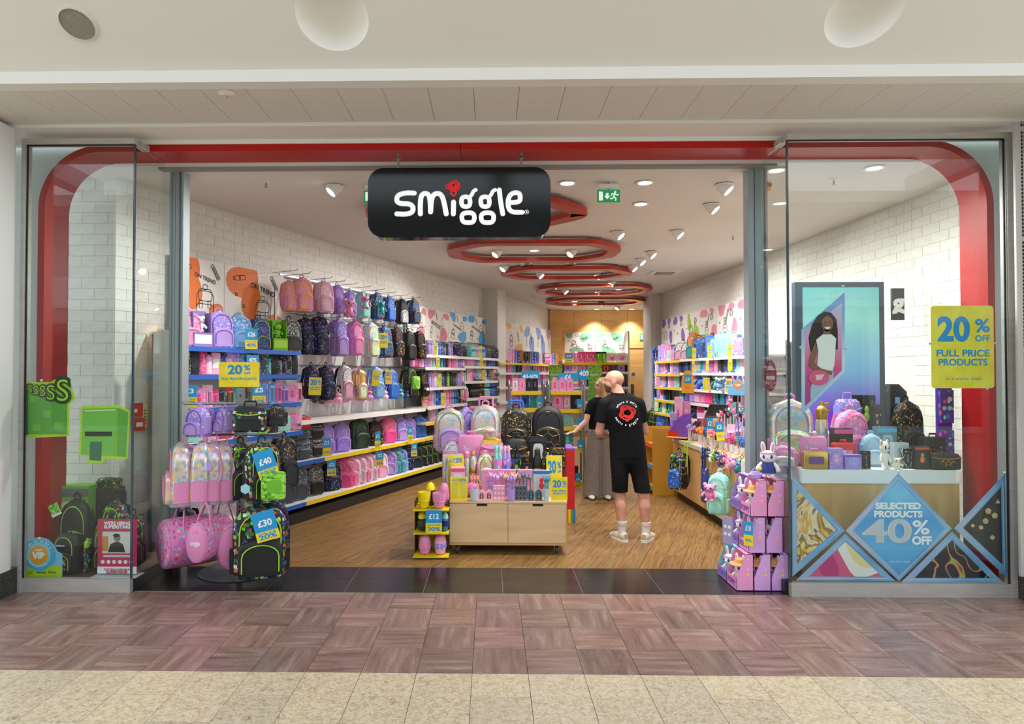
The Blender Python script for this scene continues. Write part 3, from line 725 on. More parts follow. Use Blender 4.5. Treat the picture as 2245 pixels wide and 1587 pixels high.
# books, notebooks, boxes
def mk_book(w=.105, h=.15, d=.022):
    return [('cover', P_('cover', G().box(-w / 2, -d / 2, 0, w / 2, -d / 2 + .003, h).box(-w / 2, d / 2 - .003, 0, w / 2, d / 2, h).box(-w / 2, -d / 2, 0, -w / 2 + .004, d / 2, h)), 0, None),
            ('pages', P_('pages', G().box(-w / 2 + .004, -d / 2 + .003, .003, w / 2 - .003, d / 2 - .003, h - .003)), 1, None),
            ('band', P_('band', G().box(w * .28, -d / 2 - .001, 0, w * .34, d / 2 + .001, h)), 2, None), ('cover_print', P_('cover_print', G().prism(rrect(-w * .3, h * .3, w * .2, h * .8, .01, 3), -d / 2 - .0012, -d / 2)), 3, None)]
proto('notebook', mk_book(), (.105, .15, .022))
def mk_case(w=.115, h=.21, d=.045):
    o = [('shell', P_('shell', G().rings([[(x, y, z) for x, z in rrect(-w / 2 + i, i, w / 2 - i, h - i, .022, 4)] for y, i in ((-d / 2, .006), (-d / 2 + .006, 0), (-.002, 0), (-.002, .003), (.002, .003), (.002, 0), (d / 2 - .006, 0), (d / 2, .006))])), 0, None)]
    o.append(('zip', P_('zip', G().tube([(x, 0, z) for x, z in rrect(-w / 2 - .001, -.0, w / 2 + .001, h + .001, .022, 3)], .0028, 4, closed=True)), 2, None))
    o.append(('front_print', P_('front_print', G().prism(rrect(-w * .32, h * .28, w * .32, h * .72, .016, 4), -d / 2 - .004, -d / 2 + .002)), 1, None)); return o
proto('pencil_case', mk_case(), (.115, .21, .045))
def mk_suit(w=.28, h=.2, d=.1):
    o = mk_case(w, h, d); o.append(('handle', P_('handle', G().tube([(-.045, 0, h - .005), (-.04, 0, h + .022), (.04, 0, h + .022), (.045, 0, h - .005)], .007, 6)), 2, None)); return o
proto('lunchbox', mk_suit(), (.28, .225, .1))
def mk_carton(w=.12, h=.14, d=.06):
    return [('carton', P_('carton', G().box(-w / 2, -d / 2, 0, w / 2, d / 2, h)), 0, None), ('window_film', P_('window_film', G().prism(rrect(-w * .3, h * .22, w * .3, h * .8, .02, 4), -d / 2 - .0015, -d / 2)), 1, None),
            ('toy', P_('toy', G().ell((0, -d / 2 - .002, h * .42), (w * .16, .006, h * .14), 10, 6).ell((0, -d / 2 - .002, h * .62), (w * .12, .006, h * .1), 10, 6)), 2, None), ('strip', P_('strip', G().box(-w / 2 - .0008, -d / 2 - .0012, h * .86, w / 2 + .0008, -d / 2, h * .97)), 3, None)]
proto('boxed_toy', mk_carton(), (.12, .14, .06))
def mk_arch(w=.11, h=.17, d=.05):
    pl = [(-w / 2, 0), (w / 2, 0), (w / 2, h * .75), (w * .3, h * .9), (w * .12, h), (-w * .12, h), (-w * .3, h * .9), (-w / 2, h * .75)]
    return [('carton', P_('carton', G().prism(pl, -d / 2, d / 2)), 0, None), ('window_film', P_('window_film', G().prism([(-w * .28, h * .18), (w * .28, h * .18)] + [(w * .28 * math.cos(R(a)), h * .55 + w * .28 * math.sin(R(a))) for a in range(0, 181, 30)], -d / 2 - .0015, -d / 2)), 1, None),
            ('toy', P_('toy', G().ell((0, -d / 2 - .003, h * .34), (w * .15, .006, h * .12), 10, 6).ell((0, -d / 2 - .003, h * .55), (w * .13, .006, h * .09), 10, 6)), 2, None)]
proto('arched_box', mk_arch(), (.11, .17, .05))
o = [('backing_card', P_('backing_card', G().box(-.05, -.002, 0, .05, .002, .2)), 0, None), ('blister', P_('blister', G().rings([[(x, y, z) for x, z in rrect(-.042 + i, .015 + i, .042 - i, .15 - i, .012, 3)] for y, i in ((-.002, 0), (-.02, .002), (-.028, .01))])), 1, None)]
for k in range(5): o.append(('pen', P_('pen', G().tube([(-.03 + k * .015, -.030, .022), (-.03 + k * .015, -.030, .14)], .005, 6)), [2, 3, 4, 2, 3][k], None))
proto('pen_set', o, (.1, .2, .03))
# cup of pens
o = [('cup', P_('cup', G().lathe([(.035, 0), (.04, .09), (.037, .09), (.032, .005), (.001, .004)], 16)), 0, None)]
proto('pen_pot', o, (.08, .09, .08))
o = [('barrel', P_('barrel', G().tube([(0, 0, 0), (0, 0, .13)], .0045, 6)), 0, None), ('topper', P_('topper', G().ell((0, 0, .145), .018, 8, 6).ell((-.012, 0, .163), .008, 6, 4).ell((.012, 0, .163), .008, 6, 4)), 1, None)]
proto('novelty_pen', o, (.036, .17, .036))
# keyring charm: hangs, origin at the bottom
o = [('charm', P_('charm', G().ell((0, 0, .035), (.028, .014, .032), 10, 6).ell((0, 0, .078), (.022, .013, .018), 10, 6)), 0, None), ('strap', P_('strap', G().tube([(0, 0, .09), (.012, 0, .115), (0, 0, .145), (-.012, 0, .115), (0, 0, .092)], .003, 5)), 1, None), ('clip', P_('clip', G().tube([(0, 0, .142), (0, .03, .15)], .003, 5)), 2, None)]
proto('key_charm', o, (.056, .15, .03))
# plush animals
def mk_plush(ear='rabbit', band=True, dress=True):
    o = [('body', P_('body', G().ell((0, 0, .085), (.052, .042, .06), 16, 10)), 0, None), ('head', P_('head', G().ell((0, -.004, .175), (.062, .052, .052), 18, 12).ell((0, -.05, .163), (.02, .012, .014), 10, 6)), 0, None)]
    for s in (-1, 1):
        if ear == 'rabbit': g = G().ell((0, 0, .045), (.02, .01, .05), 12, 8, M=Matrix.Translation((s * .03, 0, .205)) @ Matrix.Rotation(R(s * 8), 4, 'Y')); gi = G().ell((0, -.006, .045), (.011, .006, .036), 10, 6, M=Matrix.Translation((s * .03, 0, .205)) @ Matrix.Rotation(R(s * 8), 4, 'Y'))
        else: g = G().ell((s * .052, 0, .215), (.026, .012, .026), 12, 8); gi = G().ell((s * .052, -.008, .215), (.016, .007, .016), 10, 6)
        o.append(('ear', P_('ear', g), 0, None)); o.append(('inner_ear', P_('inner_ear', gi), 1, None))
        o.append(('arm', P_('arm', G().tube([(s * .045, 0, .12), (s * .068, -.01, .095), (s * .078, -.02, .072)], [.015, .016, .017], 8).ell((s * .078, -.02, .068), .018, 8, 6)), 0, None))
        o.append(('leg', P_('leg', G().tube([(s * .025, 0, .045), (s * .03, -.012, .014)], [.02, .021], 8).ell((s * .03, -.022, .016), (.021, .03, .016), 10, 6)), 0, None))
        o.append(('eye', P_('eye', G().ell((s * .027, -.048, .178), (.013, .007, .017), 10, 6)), 2, None)); o.append(('eye_glint', P_('eye_glint', G().ell((s * .024, -.055, .185), (.004, .002, .005), 6, 4)), 4, None))
    o.append(('nose', P_('nose', G().ell((0, -.062, .168), (.006, .004, .004), 8, 4)), 2, None))
    if dress: o.append(('dress', P_('dress', G().lathe([(.06, .04), (.056, .08), (.047, .122), (.03, .138)], 18, sy=.85)), 3, None))
    if band: o.append(('headband', P_('headband', G().lathe([(.0625, .196), (.060, .211)], 18, sy=.86, cap=False)), 1, None))
    return o
proto('plush_rabbit', mk_plush(), (.16, .30, .11))
proto('plush_bear', mk_plush('bear', False, False), (.16, .245, .11))
# ---------------------------------------------------------------- designs: palette for slots 0..4
BK = plain('#16171a', .55); PINK = plain('#e58fc0', .5); LPINK = plain('#f0b4d6', .5); LILAC = plain('#b79ae0', .5); MINT = plain('#93dccb', .5); NAVY = plain('#1d2f6e', .5); BLUE = plain('#2b6fd0', .5); LIME = plain('#a8dc2f', .45); GOLD = plain('#c9a04a', .3, .8); WHT = plain('#f1efee', .5); GREY = plain('#6d7178', .5); REDP = plain('#cf2a2e', .5); ORNG = plain('#ef8a2c', .5); HOTP = plain('#ee4a94', .45); SKY = plain('#7fb6ea', .5); PURP = plain('#7a4fc0', .5); YEL = plain('#f4d900', .45); CLEAR = plain('#c9d4dc', .15, .1); TEALC = plain('#2fa6a6', .5)
HOLO = noisy([(.25, '#7fd6e6'), (.36, '#f3c6e0'), (.45, '#e9d48e'), (.54, '#8ec8ee'), (.63, '#f2e3c0'), (.75, '#c8a2e6')], 17, .25, .35, dist=1.5, key='pastel holographic foil')
HOLO2 = noisy([(.3, '#e9a0cf'), (.42, '#f6e7b0'), (.5, '#9df0d0'), (.6, '#f5b06a'), (.72, '#d9a6f0')], 9, .2, .5, dist=2.5, key='iridescent film')
FUZZ = noisy([(.35, '#f4a553'), (.48, '#f7b08e'), (.58, '#ee9fcf'), (.7, '#d9a4e8')], 14, .95, bump=1.0, dist=1, key='orange pink plush fur')
def D(*a): return a
PIX = ['#3f8f2f', '#7ccf3a', '#2a4d9f', '#d8d8d8', '#d9622b', '#50555a', '#15171a', '#15171a']
DES = {
 'pixel': ('black green pixel-print', D(blobs('#14161a', PIX, 42, .42, metric='CHEBYCHEV'), BK, LIME, BK, GREY)),
 'foil': ('pastel foil and pink', D(HOLO, HOLO, PINK, PINK, GREY)),
 'foilpink': ('pink and foil scalloped', D(blobs('#d8cbb8', ['#8fcbe6', '#e9c36c', '#f2c4e0', '#a9b4e8', '#e6e0d0'], 40, .55, .25, .35), noisy([(.3, '#e6a0c4'), (.6, '#f3cdb8')], 6, .25, .3, key='rose foil'), PINK, PINK, GREY)),
 'blackgold': ('black and gold print', D(blobs('#17161a', ['#a07a35', '#c39a52', '#17161a', '#6b5227'], 48, .38, .5), BK, BK, BK, BLUE)),
 'blackgold2': ('black and gold football', D(BK, blobs('#17161a', ['#a07a35', '#17161a'], 30, .3, .5), GOLD, BK, BK)),
 'navydino': ('navy patterned', D(blobs('#1d3a8c', ['#42b0e0', '#ef5f3c', '#58c466', '#1d3a8c'], 40, .4), blobs('#173074', ['#3f8f2f', '#d9622b', '#2f7fd0'], 55, .4), LIME, NAVY, GREY)),
 'blue': ('bright blue patterned', D(blobs('#1f63c6', ['#7fb8f0', '#e64040', '#163c8a', '#f2f2f2'], 46, .35), BLUE, SKY, NAVY, GREY)),
 'bluefl': ('light blue unicorn-print', D(blobs('#6fa8e6', ['#a8ccf4', '#e8f2ff', '#5b86d8'], 38, .45), SKY, SKY, SKY, GREY)),
 'lilac': ('lilac patterned', D(blobs('#a98be0', ['#7fb9ee', '#e9b4e8', '#6f62c8', '#e4d4fa'], 44, .42), LILAC, PURP, LILAC, GREY)),
 'lilac2': ('purple speckled', D(blobs('#9d86de', ['#e26aa8', '#f4d27a', '#5b50c0', '#c8b8f2'], 70, .35), blobs('#8d78d8', ['#e9d4fa', '#e26aa8'], 70, .3), LILAC, LILAC, GREY)),
 'pinkfl': ('pink floral', D(blobs('#ee8fc4', ['#f7c8e4', '#b58be8', '#7fd0d8', '#e8508f'], 44, .42), PINK, HOTP, PINK, GREY)),
 'pinkwh': ('pale pink and white', D(blobs('#f3c6df', ['#ffffff', '#f29cc4', '#e9ddf4'], 50, .4), LPINK, HOTP, LPINK, GREY)),
 'hotpink': ('hot pink', D(blobs('#e8559b', ['#f8a8cc', '#f4d27a', '#c92a72'], 55, .38), HOTP, PINK, HOTP, GREY)),
 'mint': ('mint green patterned', D(blobs('#8fdccd', ['#f3b6d2', '#5cb8b8', '#d6f4ec'], 42, .4), MINT, MINT, MINT, GREY)),
 'teal': ('teal patterned', D(blobs('#2f9fa6', ['#9fe0d4', '#1d6478', '#f29cc4'], 48, .4), TEALC, MINT, TEALC, GREY)),
 'bw': ('black and white speckled', D(blobs('#17181a', ['#e9e9e9', '#b8b8b8', '#55585c'], 95, .48), BK, BK, BK, GREY)),
 'zebra': ('black with white leopard-print', D(BK, blobs('#e9e9e9', ['#17181a'], 60, .35), BK, BK, GREY)),
 'galaxy': ('black galaxy-print', D(blobs('#121326', ['#5b3fb8', '#2f7fd0', '#d05fb0', '#121326', '#121326'], 38, .42), blobs('#121326', ['#5b3fb8', '#8fb8f0', '#121326'], 50, .4), BK, BK, GREY)),
 'greycol': ('grey patterned', D(blobs('#4b545f', ['#a9b4be', '#7a858f', '#2d343c'], 45, .42), plain('#3f4852', .5), GREY, BK, GREY)),
 'black': ('plain black', D(BK, plain('#202227', .5), GREY, BK, GREY)),
 'khaki': ('dark green camouflage', D(noisy([(.35, '#14291f'), (.5, '#23402f'), (.65, '#39604a')], 12, .35, key='camo shiny green'), plain('#23402f', .4), BK, BK, GREY)),
 'fluffy': ('fluffy orange and pink', D(FUZZ, FUZZ, FUZZ, PINK, GREY)),
 'sprinkle': ('pink and white sprinkle-print', D(blobs('#e9b6d8', ['#ee6fa8', '#f5d35c', '#62c6d0', '#ffffff'], 75, .42), blobs('#ecc6e4', ['#ee6fa8', '#f5d35c', '#62c6d0'], 80, .4), PINK, PINK, GREY)),
 'whitep': ('white character-print', D(blobs('#f1eeee', ['#e88fb8', '#3a3a3e', '#8fc0e8'], 48, .33), LPINK, BK, BK, GREY)),
 'greenp': ('lime green', D(blobs('#6dbb2a', ['#8fdc3a', '#4c8f1f', '#a8e04f'], 60, .5, metric='CHEBYCHEV'), plain('#6dbb2a', .5), LIME, BK, GREY)),
 'gold': ('gold and pink foil', D(plain('#d9b070', .25, .7), HOLO2, PINK, PINK, GREY)),
 'rainbow': ('pastel rainbow', D(blobs('#bfe6e6', ['#f5b8d8', '#f7e3a0', '#c9b4f0', '#a8e8c8'], 30, .6), HOLO2, MINT, MINT, GREY)),
 'pink': ('plain pink', D(PINK, LPINK, HOTP, PINK, GREY)), 'lpink': ('pale pink', D(LPINK, WHT, PINK, PINK, GREY)),
 'spider': ('black and red web-print', D(blobs('#141518', ['#c8202a', '#50555a', '#141518'], 42, .35), blobs('#17181c', ['#e03030', '#e8c020'], 30, .35), BK, BK, GREY)),
 'plainblue': ('plain blue', D(BLUE, SKY, NAVY, NAVY, GREY)), 'plainlilac': ('plain lilac', D(LILAC, LPINK, PURP, LILAC, GREY)),
 'plainteal': ('plain turquoise', D(TEALC, MINT, NAVY, TEALC, GREY)),
 'camo': ('black and dark green', D(blobs('#121512', ['#2c5a20', '#4f7f2a', '#121512', '#121512'], 40, .4), BK, LIME, BK, GREY)),
 'cream': ('white and pink', D(WHT, LPINK, HOTP, WHT, GREY)), 'clear': ('clear and pink', D(plain('#ecc9dc', .25), CLEAR, PINK, HOTP, GREY)),
 'orange': ('orange and teal', D(ORNG, TEALC, TEALC, ORNG, GREY)), 'red': ('red', D(REDP, ORNG, BK, BK, GREY)),
}
def fab(dk, n): return DES[dk][1][n]
USED = {}
def inst(kind, dk, loc, rz=0.0, size=None, label=None, cat=None, group=None, tilt=0.0, name=None, mats=None, roll=0.0):
    parts, (w, h, d) = PROTO[kind]
    s = (1, 1, 1) if size is None else (size[0] / w, (size[2] if len(size) > 2 and size[2] else (size[0] / w + size[1] / h) / 2 * d) / d, size[1] / h)
    o = thing(name or kind, label, cat or CATS.get(kind, kind.replace('_', ' ')), loc, group=group, scale=s, rot=(tilt, roll, rz))
    ms = mats or DES[dk][1]; lst = {}
    for pn, me, slot, par in parts: lst[pn] = link(pn, me, ms[slot], o)
    return o
CATS = {'backpack': 'backpack', 'backpack_low': 'backpack', 'school_backpack': 'backpack', 'trolley_backpack': 'backpack', 'mini_backpack': 'backpack', 'plush_rabbit': 'soft toy', 'plush_bear': 'soft toy', 'drinks_bottle': 'bottle', 'steel_flask': 'bottle', 'egg_bottle': 'bottle', 'bowl_cup': 'cup', 'duffel_bag': 'bag', 'lunch_bag': 'lunch bag', 'boxed_toy': 'box', 'arched_box': 'box', 'novelty_pen': 'pen', 'pen_pot': 'pot', 'key_charm': 'keyring', 'pencil_case': 'pencil case'}
KN = {'backpack': 'backpack', 'backpack_low': 'backpack', 'school_backpack': 'school backpack', 'trolley_backpack': 'trolley backpack', 'mini_backpack': 'mini backpack', 'drinks_bottle': 'drinks bottle', 'steel_flask': 'tall flask', 'pencil_case': 'pencil case', 'notebook': 'notebook', 'boxed_toy': 'boxed toy', 'arched_box': 'arched toy box', 'pen_set': 'pen set', 'lunch_bag': 'lunch bag', 'lunchbox': 'hard lunch case', 'plush_bear': 'plush bear', 'plush_rabbit': 'plush rabbit', 'key_charm': 'hanging charm', 'novelty_pen': 'novelty pen', 'egg_bottle': 'egg bottle'}
NAMES = {'backpack_low': 'backpack'}
def put(kind, dk, box, Y=None, wall=None, off=0.0, rz=0.0, label=None, dep=None, **k):
    """place an item so that it fills about the given outline at a known distance"""
    x0, y0, x1, y1 = box; xm = (x0 + x1) / 2
    if wall: b = wall.at(xm, y1, off); t = wall.at(xm, y0, off)
    else: b = ony(xm, y1, Y); t = ony(xm, y0, Y)
    h = t.z - b.z; dist = b.y; W = (x1 - x0) / FPX * dist
    parts, (w, hh, d) = PROTO[kind]
    va = math.atan2(b.x, b.y)            # view bearing
    a = abs(rz + va) if True else 0      # turn away from the viewer
    a = min(a, R(80)); s = h / hh
    ws = (W - d * s * math.sin(a)) / (w * math.cos(a)) if math.cos(a) > .3 else s
    ws = max(.6 * s, min(1.5 * s, ws))
    return inst(kind, dk, b, rz, (w * ws, h, dep or d * s), label, name=NAMES.get(kind), **k)
# ---------------------------------------------------------------- price cards
CB, CY_ = plain('#1f9bd8', .5), plain('#f5dd10', .5); CYM = noisy([(.4, '#f3d90e'), (.6, '#f9e84a')], 9, .5, key='yellow card'); WT = plain('#f6f8fa', .5); BT_ = plain('#1f8fd6', .5)
def ticket(loc, w, h, rz=0.0, top='£26', low=('SAVE OVER', '40%'), label=None, tilt=0.0, roll=0.0, group=None, split=.45):
    t = thing('price_ticket', label, 'price ticket', loc, rot=(tilt, roll, rz), group=group)
    link('blue_card', G().box(-w / 2, -.002, h * split, w / 2, .002, h), CB, t); link('yellow_card', G().box(-w / 2, -.002, 0, w / 2, .002, h * split), CY_, t)
    text(top, h * .30, WT, t, (0, -.0035, h * (split + .27)), width=min(w * .62, h * .2 * len(top)), bold=.03)
    if len(low) == 2:
        text(low[0], None, BT_, t, (0, -.0035, h * split * .80), width=w * .8, bold=.01).scale.y = h * .10
        text(low[1], h * .22, BT_, t, (0, -.0035, h * split * .42), width=w * .8, bold=.03)
    elif low: text(low[0], h * .16, BT_, t, (0, -.0035, h * split * .5), width=w * .7, bold=.02)
    return t
def card20(loc, w, h, rz=0.0, label=None, tilt=0.0, roll=0.0, kind='full', group=None, round_=False, thick=.002):
    t = thing('discount_card', label, 'sign', loc, rot=(tilt, roll, rz), group=group)
    link('card', G().prism(rrect(-w / 2, 0, w / 2, h, .025 * (1 if round_ else .1), 4), -thick, thick) if round_ else G().box(-w / 2, -thick, 0, w / 2, thick, h), CYM, t)
    y = -thick - .0012
    if kind == 'full':
        text('20', h * .40, BT_, t, (-w * .14, y, h * .70), width=w * .52, bold=.04); text('%', h * .22, BT_, t, (w * .32, y, h * .75), width=w * .24, bold=.03); text('OFF', h * .1, BT_, t, (w * .32, y, h * .60), width=w * .24, bold=.03)
        text('FULL PRICE', h * .11, BT_, t, (0, y, h * .42), width=w * .84, bold=.03); text('PRODUCTS', h * .11, BT_, t, (0, y, h * .31), width=w * .78, bold=.03)
    elif kind == 'wide':
        text('20', h * .5, BT_, t, (-w * .1, y, h * .68), width=w * .36, bold=.04); text('%', h * .3, BT_, t, (w * .2, y, h * .76), width=w * .16, bold=.03); text('OFF', h * .14, BT_, t, (w * .2, y, h * .55), width=w * .17, bold=.03)
        text('FULL PRICE PRODUCTS', h * .14, BT_, t, (0, y, h * .32), width=w * .86, bold=.03)
    elif kind == 'slim': text('20%', h * .16, BT_, t, (0, y, h * .62), width=w * .8, bold=.02); text('OFF', h * .10, BT_, t, (0, y, h * .45), width=w * .6, bold=.02)
    else:
        text('DO THE\nMATHS', h * .065, BT_, t, (-w * .22, y, h * .86), width=w * .36, bold=.01); text('20%', h * .16, BT_, t, (w * .2, y, h * .86), width=w * .42, bold=.03)
        g = G()
        for c in range(2):
            for k in range(14): x = -w * .25 + c * w * .5; g.add([(x - w * .16, y, h * (.74 - .047 * k)), (x + w * .16, y, h * (.74 - .047 * k)), (x + w * .16, y, h * (.755 - .047 * k)), (x - w * .16, y, h * (.755 - .047 * k))], [(0, 1, 2, 3)])
        link('printed_lines', g.mesh('printed_lines', False), plain('#a9c07a', .5), t)['kind'] = 'stuff'
    return t
# ================================================================ LEFT WALL
SHW = plain('#e9e8e6', .45); EB, EY, EW = plain('#1c63c9', .4), plain('#f2cf1a', .4), plain('#f0efed', .4); KICK = plain('#221b17', .5); PANELW = plain('#d9d7d6', .5)
def shelf_unit(wall, s0, s1, shelves, label, z0=.3, z1=2.0, kick=None, back=True, name='shelving_unit', doff=.02):
    """shelves: (z, depth, edge material[, s0, s1]); local x runs left to right seen from the room, y into the wall"""
    w = s1 - s0; flip = wall is RW
    t = thing(name, label, 'shelving', wall.P(s1 if flip else s0, doff, 0), wall.rz)
    if back: link('back_panel', G().box(0, -.02, z0, w, 0, z1), PANELW, t)
    for x in ([0, w] if back else []): link('upright', G().box(x - .012, -.05, 0.02, x + .012, -.02, z1), GREYM, t)
    for z, d, em, *r in shelves:
        a, b = (r[0], r[1]) if r else (0, w)
        sh = link('shelf', G().box(a + .003, -d + .006, z - .03, b - .003, -.02, z), SHW, t)
        link('edge_strip', G().box(a + .003, -d, z - .045, b - .003, -d + .006, z + .002), em, sh)
        for x in (a + .02, b - .03): link('bracket', G().box(x, -d * .9, z - .06, x + .006, -.02, z - .03), GREYM, sh)
    if kick: link('kick_base', G().box(0, -kick, 0.003, w, -.03, z0 - .1), KICK, t)
    return t
sA0 = LW.S(400, .45); sA1 = LW.S(661, .45); sB1 = LW.S(934, .45, 780); sC1 = LW.S(1022, .45); sD1 = LW.S(1092, .42)
def lz(px, py, off): return LW.at(px, py, off).z
zS1, zS2, zS3, zS4, zS5, zS6, zW = 1.98, lz(530, 821.5, .45), 1.385, lz(630, 948, .48), .68, .22, 1.16
z2, z3, z3b, z4, z4b = lz(980, 806, .42), lz(983, 848, .44), lz(1060, 835, .40), 1.18, lz(1070, 870, .44)
W1, W2 = sA1 - sA0, sB1 - sA1
shelf_unit(LW, sA0, sA1, [(zS1, .43, EB), (zS2, .43, EB), (zS3, .43, EB), (zS4, .46, EB), (zS5, .43, EB), (zS6, .51, EB)], 'white wall shelving with blue shelf edges nearest the left door post', z0=.22, z1=2.1, kick=.51)
sY = LW.S(713, .45) - sA1
link('end_board', G().box(0, -.43, .02, .012, 0, 2.12), plain('#d8d8d6', .5), bpy.data.objects['shelving_unit'])
shelf_unit(LW, sA1, sB1, [(zW, .43, EW), (zS5, .43, EB, 0, sY), (zS5, .43, EY, sY, W2), (zS6, .51, EY)], 'white wall bay where backpacks hang, yellow edges on its low shelves', z0=.22, z1=2.72, kick=.51)
shelf_unit(LW, sB1, sC1, [(2.03, .42, EW), (z2, .42, EW), (z3, .44, EW), (z4, .46, EW), (.92, .43, EY), (zS5, .43, EY), (zS6, .51, EY)], 'white shelving with bottles and flasks left of the short-shelf bay', z0=.22, z1=2.2, kick=.51)
shelf_unit(LW, sC1, sD1, [(2.03, .42, EW), (z2 + .04, .40, EW), (z3b, .40, EW), (z4b, .44, EW), (.9, .43, EW), (.5, .43, EW)], 'white shelving with lunch bags beside the left pillar', z0=.22, z1=2.2, kick=.51)
def row(wall, z, off, p0, p1, seq, where, group, yaw=0.0, jit=.03, gap=1.04, left=True, lean=0.0, fr=(.5, 1)):
    sa, sb = wall.S(p0, off), wall.S(p1, off); d = 1 if sb > sa else -1; s = sa; i = 0
    while True:
        kind, dk, w, h, *e = seq[i % len(seq)]; step = (e[0] if e else w) * gap
        if (s + step * d - sb) * d > .01 or i > 80: break
        p = wall.P(s + step * d / 2, off, z + .003)
        spine = len(e) > 1
        inst(kind, dk, p, wall.rz + yaw + (R(90) if spine else 0) + rnd.uniform(-jit, jit), (w, h), '%s %s, %s from the left %s' % (DES[dk][0], KN[kind], ORD[i], where), group=group)
        s += step * d; i += 1
LP1 = 'on the blue-edged top shelf'
YA = LW.rz * .8
for kind, dk, b, lb in [('backpack', 'pinkfl', (392, 672, 432, 757), 'pink unicorn-print backpack beside the door post on the top blue-edged shelf'), ('backpack', 'lilac', (447, 674, 512, 763), 'lilac backpack, plain darker pocket, on the top blue-edged shelf'), ('backpack', 'bluefl', (502, 683, 546, 764), 'light blue unicorn-print backpack between the lilac and navy ones'), ('backpack_low', 'navydino', (542, 691, 592, 768), 'navy backpack with lime zips behind the price card of 26 pounds'), ('backpack_low', 'bw', (610, 693, 660, 771), 'black and white speckled backpack at the right end of the top blue-edged shelf')]:
    xm = (b[0] + b[2]) / 2; y = LW.at(xm, 760, .28); p = LW.P(LW.S(xm, .28), .28, zS1 + .003); hh = (b[3] - b[1]) / FPX * p.y * .97
    inst(kind, dk, p, YA, (hh * .70, hh), lb, name='backpack')
def toybox(xm, mat, in1, lb):
    p = LW.P(LW.S(xm, .33), .33, zS1 + .003); t = thing('toy_box', lb, 'box', p, YA)
    link('carton', G().box(-.10, -.07, 0, .10, .07, .14).box(-.10, .05, .14, .10, .07, .36).box(-.10, -.05, .14, -.09, .07, .34).box(.09, -.05, .14, .10, .07, .34), mat, t)
    link('carton_front', G().box(-.09, -.072, .03, .09, -.07, .12), plain('#f0ecf4', .5) if in1 else LIME, t)
    return inst('plush_bear', 'cream' if in1 else 'greenp', p + Vector((0, 0, .145)), YA, (.12, .17), ('white spotted plush bear inside the lilac open box' if in1 else 'green plush bear inside the lime open box'))
toybox(437, plain('#8e7ab8', .5), True, 'lilac open toy box on the top blue-edged shelf'); toybox(607, plain('#6cb52a', .5), False, 'lime green open toy box on the top blue-edged shelf')
row(LW, zS2, .34, 401, 655, [('pencil_case', 'bw', .075, .22), ('pencil_case', 'black', .1, .23), ('drinks_bottle', 'hotpink', .085, .23), ('drinks_bottle', 'pinkwh', .08, .2), ('pencil_case', 'lpink', .1, .22), ('drinks_bottle', 'navydino', .08, .22), ('pencil_case', 'plainlilac', .09, .23), ('pencil_case', 'lilac', .09, .23), ('drinks_bottle', 'bluefl', .08, .23), ('drinks_bottle', 'blue', .08, .2), ('drinks_bottle', 'camo', .085, .23), ('drinks_bottle', 'navydino', .08, .2), ('pencil_case', 'greycol', .08, .21), ('drinks_bottle', 'teal', .08, .2), ('pencil_case', 'black', .1, .22), ('drinks_bottle', 'bw', .08, .22), ('drinks_bottle', 'galaxy', .08, .2)], 'on the second blue-edged shelf', 'bottles and tall cases on the second blue-edged shelf', yaw=-.4)
for i, (px, w, c) in enumerate(((443, .1, 'white'), (472, .1, 'pink'), (509, .09, 'lilac'), (520, .09, 'lilac'), (640, .1, 'orange'))): pass
row(LW, zS3, .34, 401, 668, [('pen_set', 'lilac', .11, .2), ('boxed_toy', 'pinkfl', .13, .2), ('pen_set', 'pinkwh', .11, .22), ('pen_set', 'hotpink', .08, .17), ('notebook', 'greycol', .1, .17), ('pen_set', 'red', .09, .2), ('pen_set', 'teal', .09, .18), ('boxed_toy', 'black', .09, .2), ('pen_set', 'orange', .09, .2), ('pen_set', 'pinkwh', .12, .24), ('pen_set', 'lilac', .12, .24), ('pen_set', 'bluefl', .12, .24), ('pen_set', 'pinkfl', .11, .24)], 'on the third blue-edged shelf', 'stationery sets on the third blue-edged shelf', yaw=-.35)
row(LW, zS4, .33, 401, 690, [('lunchbox', 'mint', .2, .2), ('lunchbox', 'pinkfl', .2, .2), ('lunchbox', 'red', .18, .16), ('lunchbox', 'clear', .17, .22), ('lunchbox', 'mint', .18, .24), ('lunchbox', 'greenp', .17, .24), ('lunchbox', 'spider', .17, .24)], 'on the fourth blue-edged shelf', 'lunch cases on the fourth blue-edged shelf', yaw=-.35)
# bottom two shelves
def srow(z, off, lst, lab, rz, kind='school_backpack'):
    for i, (x0, y0, x1, dk, *e) in enumerate(lst):
        xm = (x0 + x1) / 2; p = LW.P(LW.S(xm, off, 1000), off, z + .003); top = LW.at(xm, y0, off).z; h = top - z
        k_ = e[0] if e else kind; r_ = e[1] if len(e) > 1 else rz
        _, (w, hh, d) = PROTO[k_]
        a = abs(r_ + math.atan2(p.x, p.y)); Wp = (x1 - x0) / FPX * p.y; dd = d * h / hh * .8
        ww = max(.66 * h, min(.85 * h, (Wp - dd * math.sin(a)) / max(.3, math.cos(a))))
        inst(k_, dk, p, r_, (ww, h, dd), '%s %s, %s from the left %s' % (DES[dk][0], KN[k_], ORD[i], lab), name='backpack' if 'back' in k_ else k_, group=lab.replace('on ', 'bags on '))
srow(zS5, .27, [(640, 948, 676, 'greycol', 'lunch_bag'), (673, 946, 702, 'bw', 'lunch_bag')], 'low on the long lower shelf', YA)
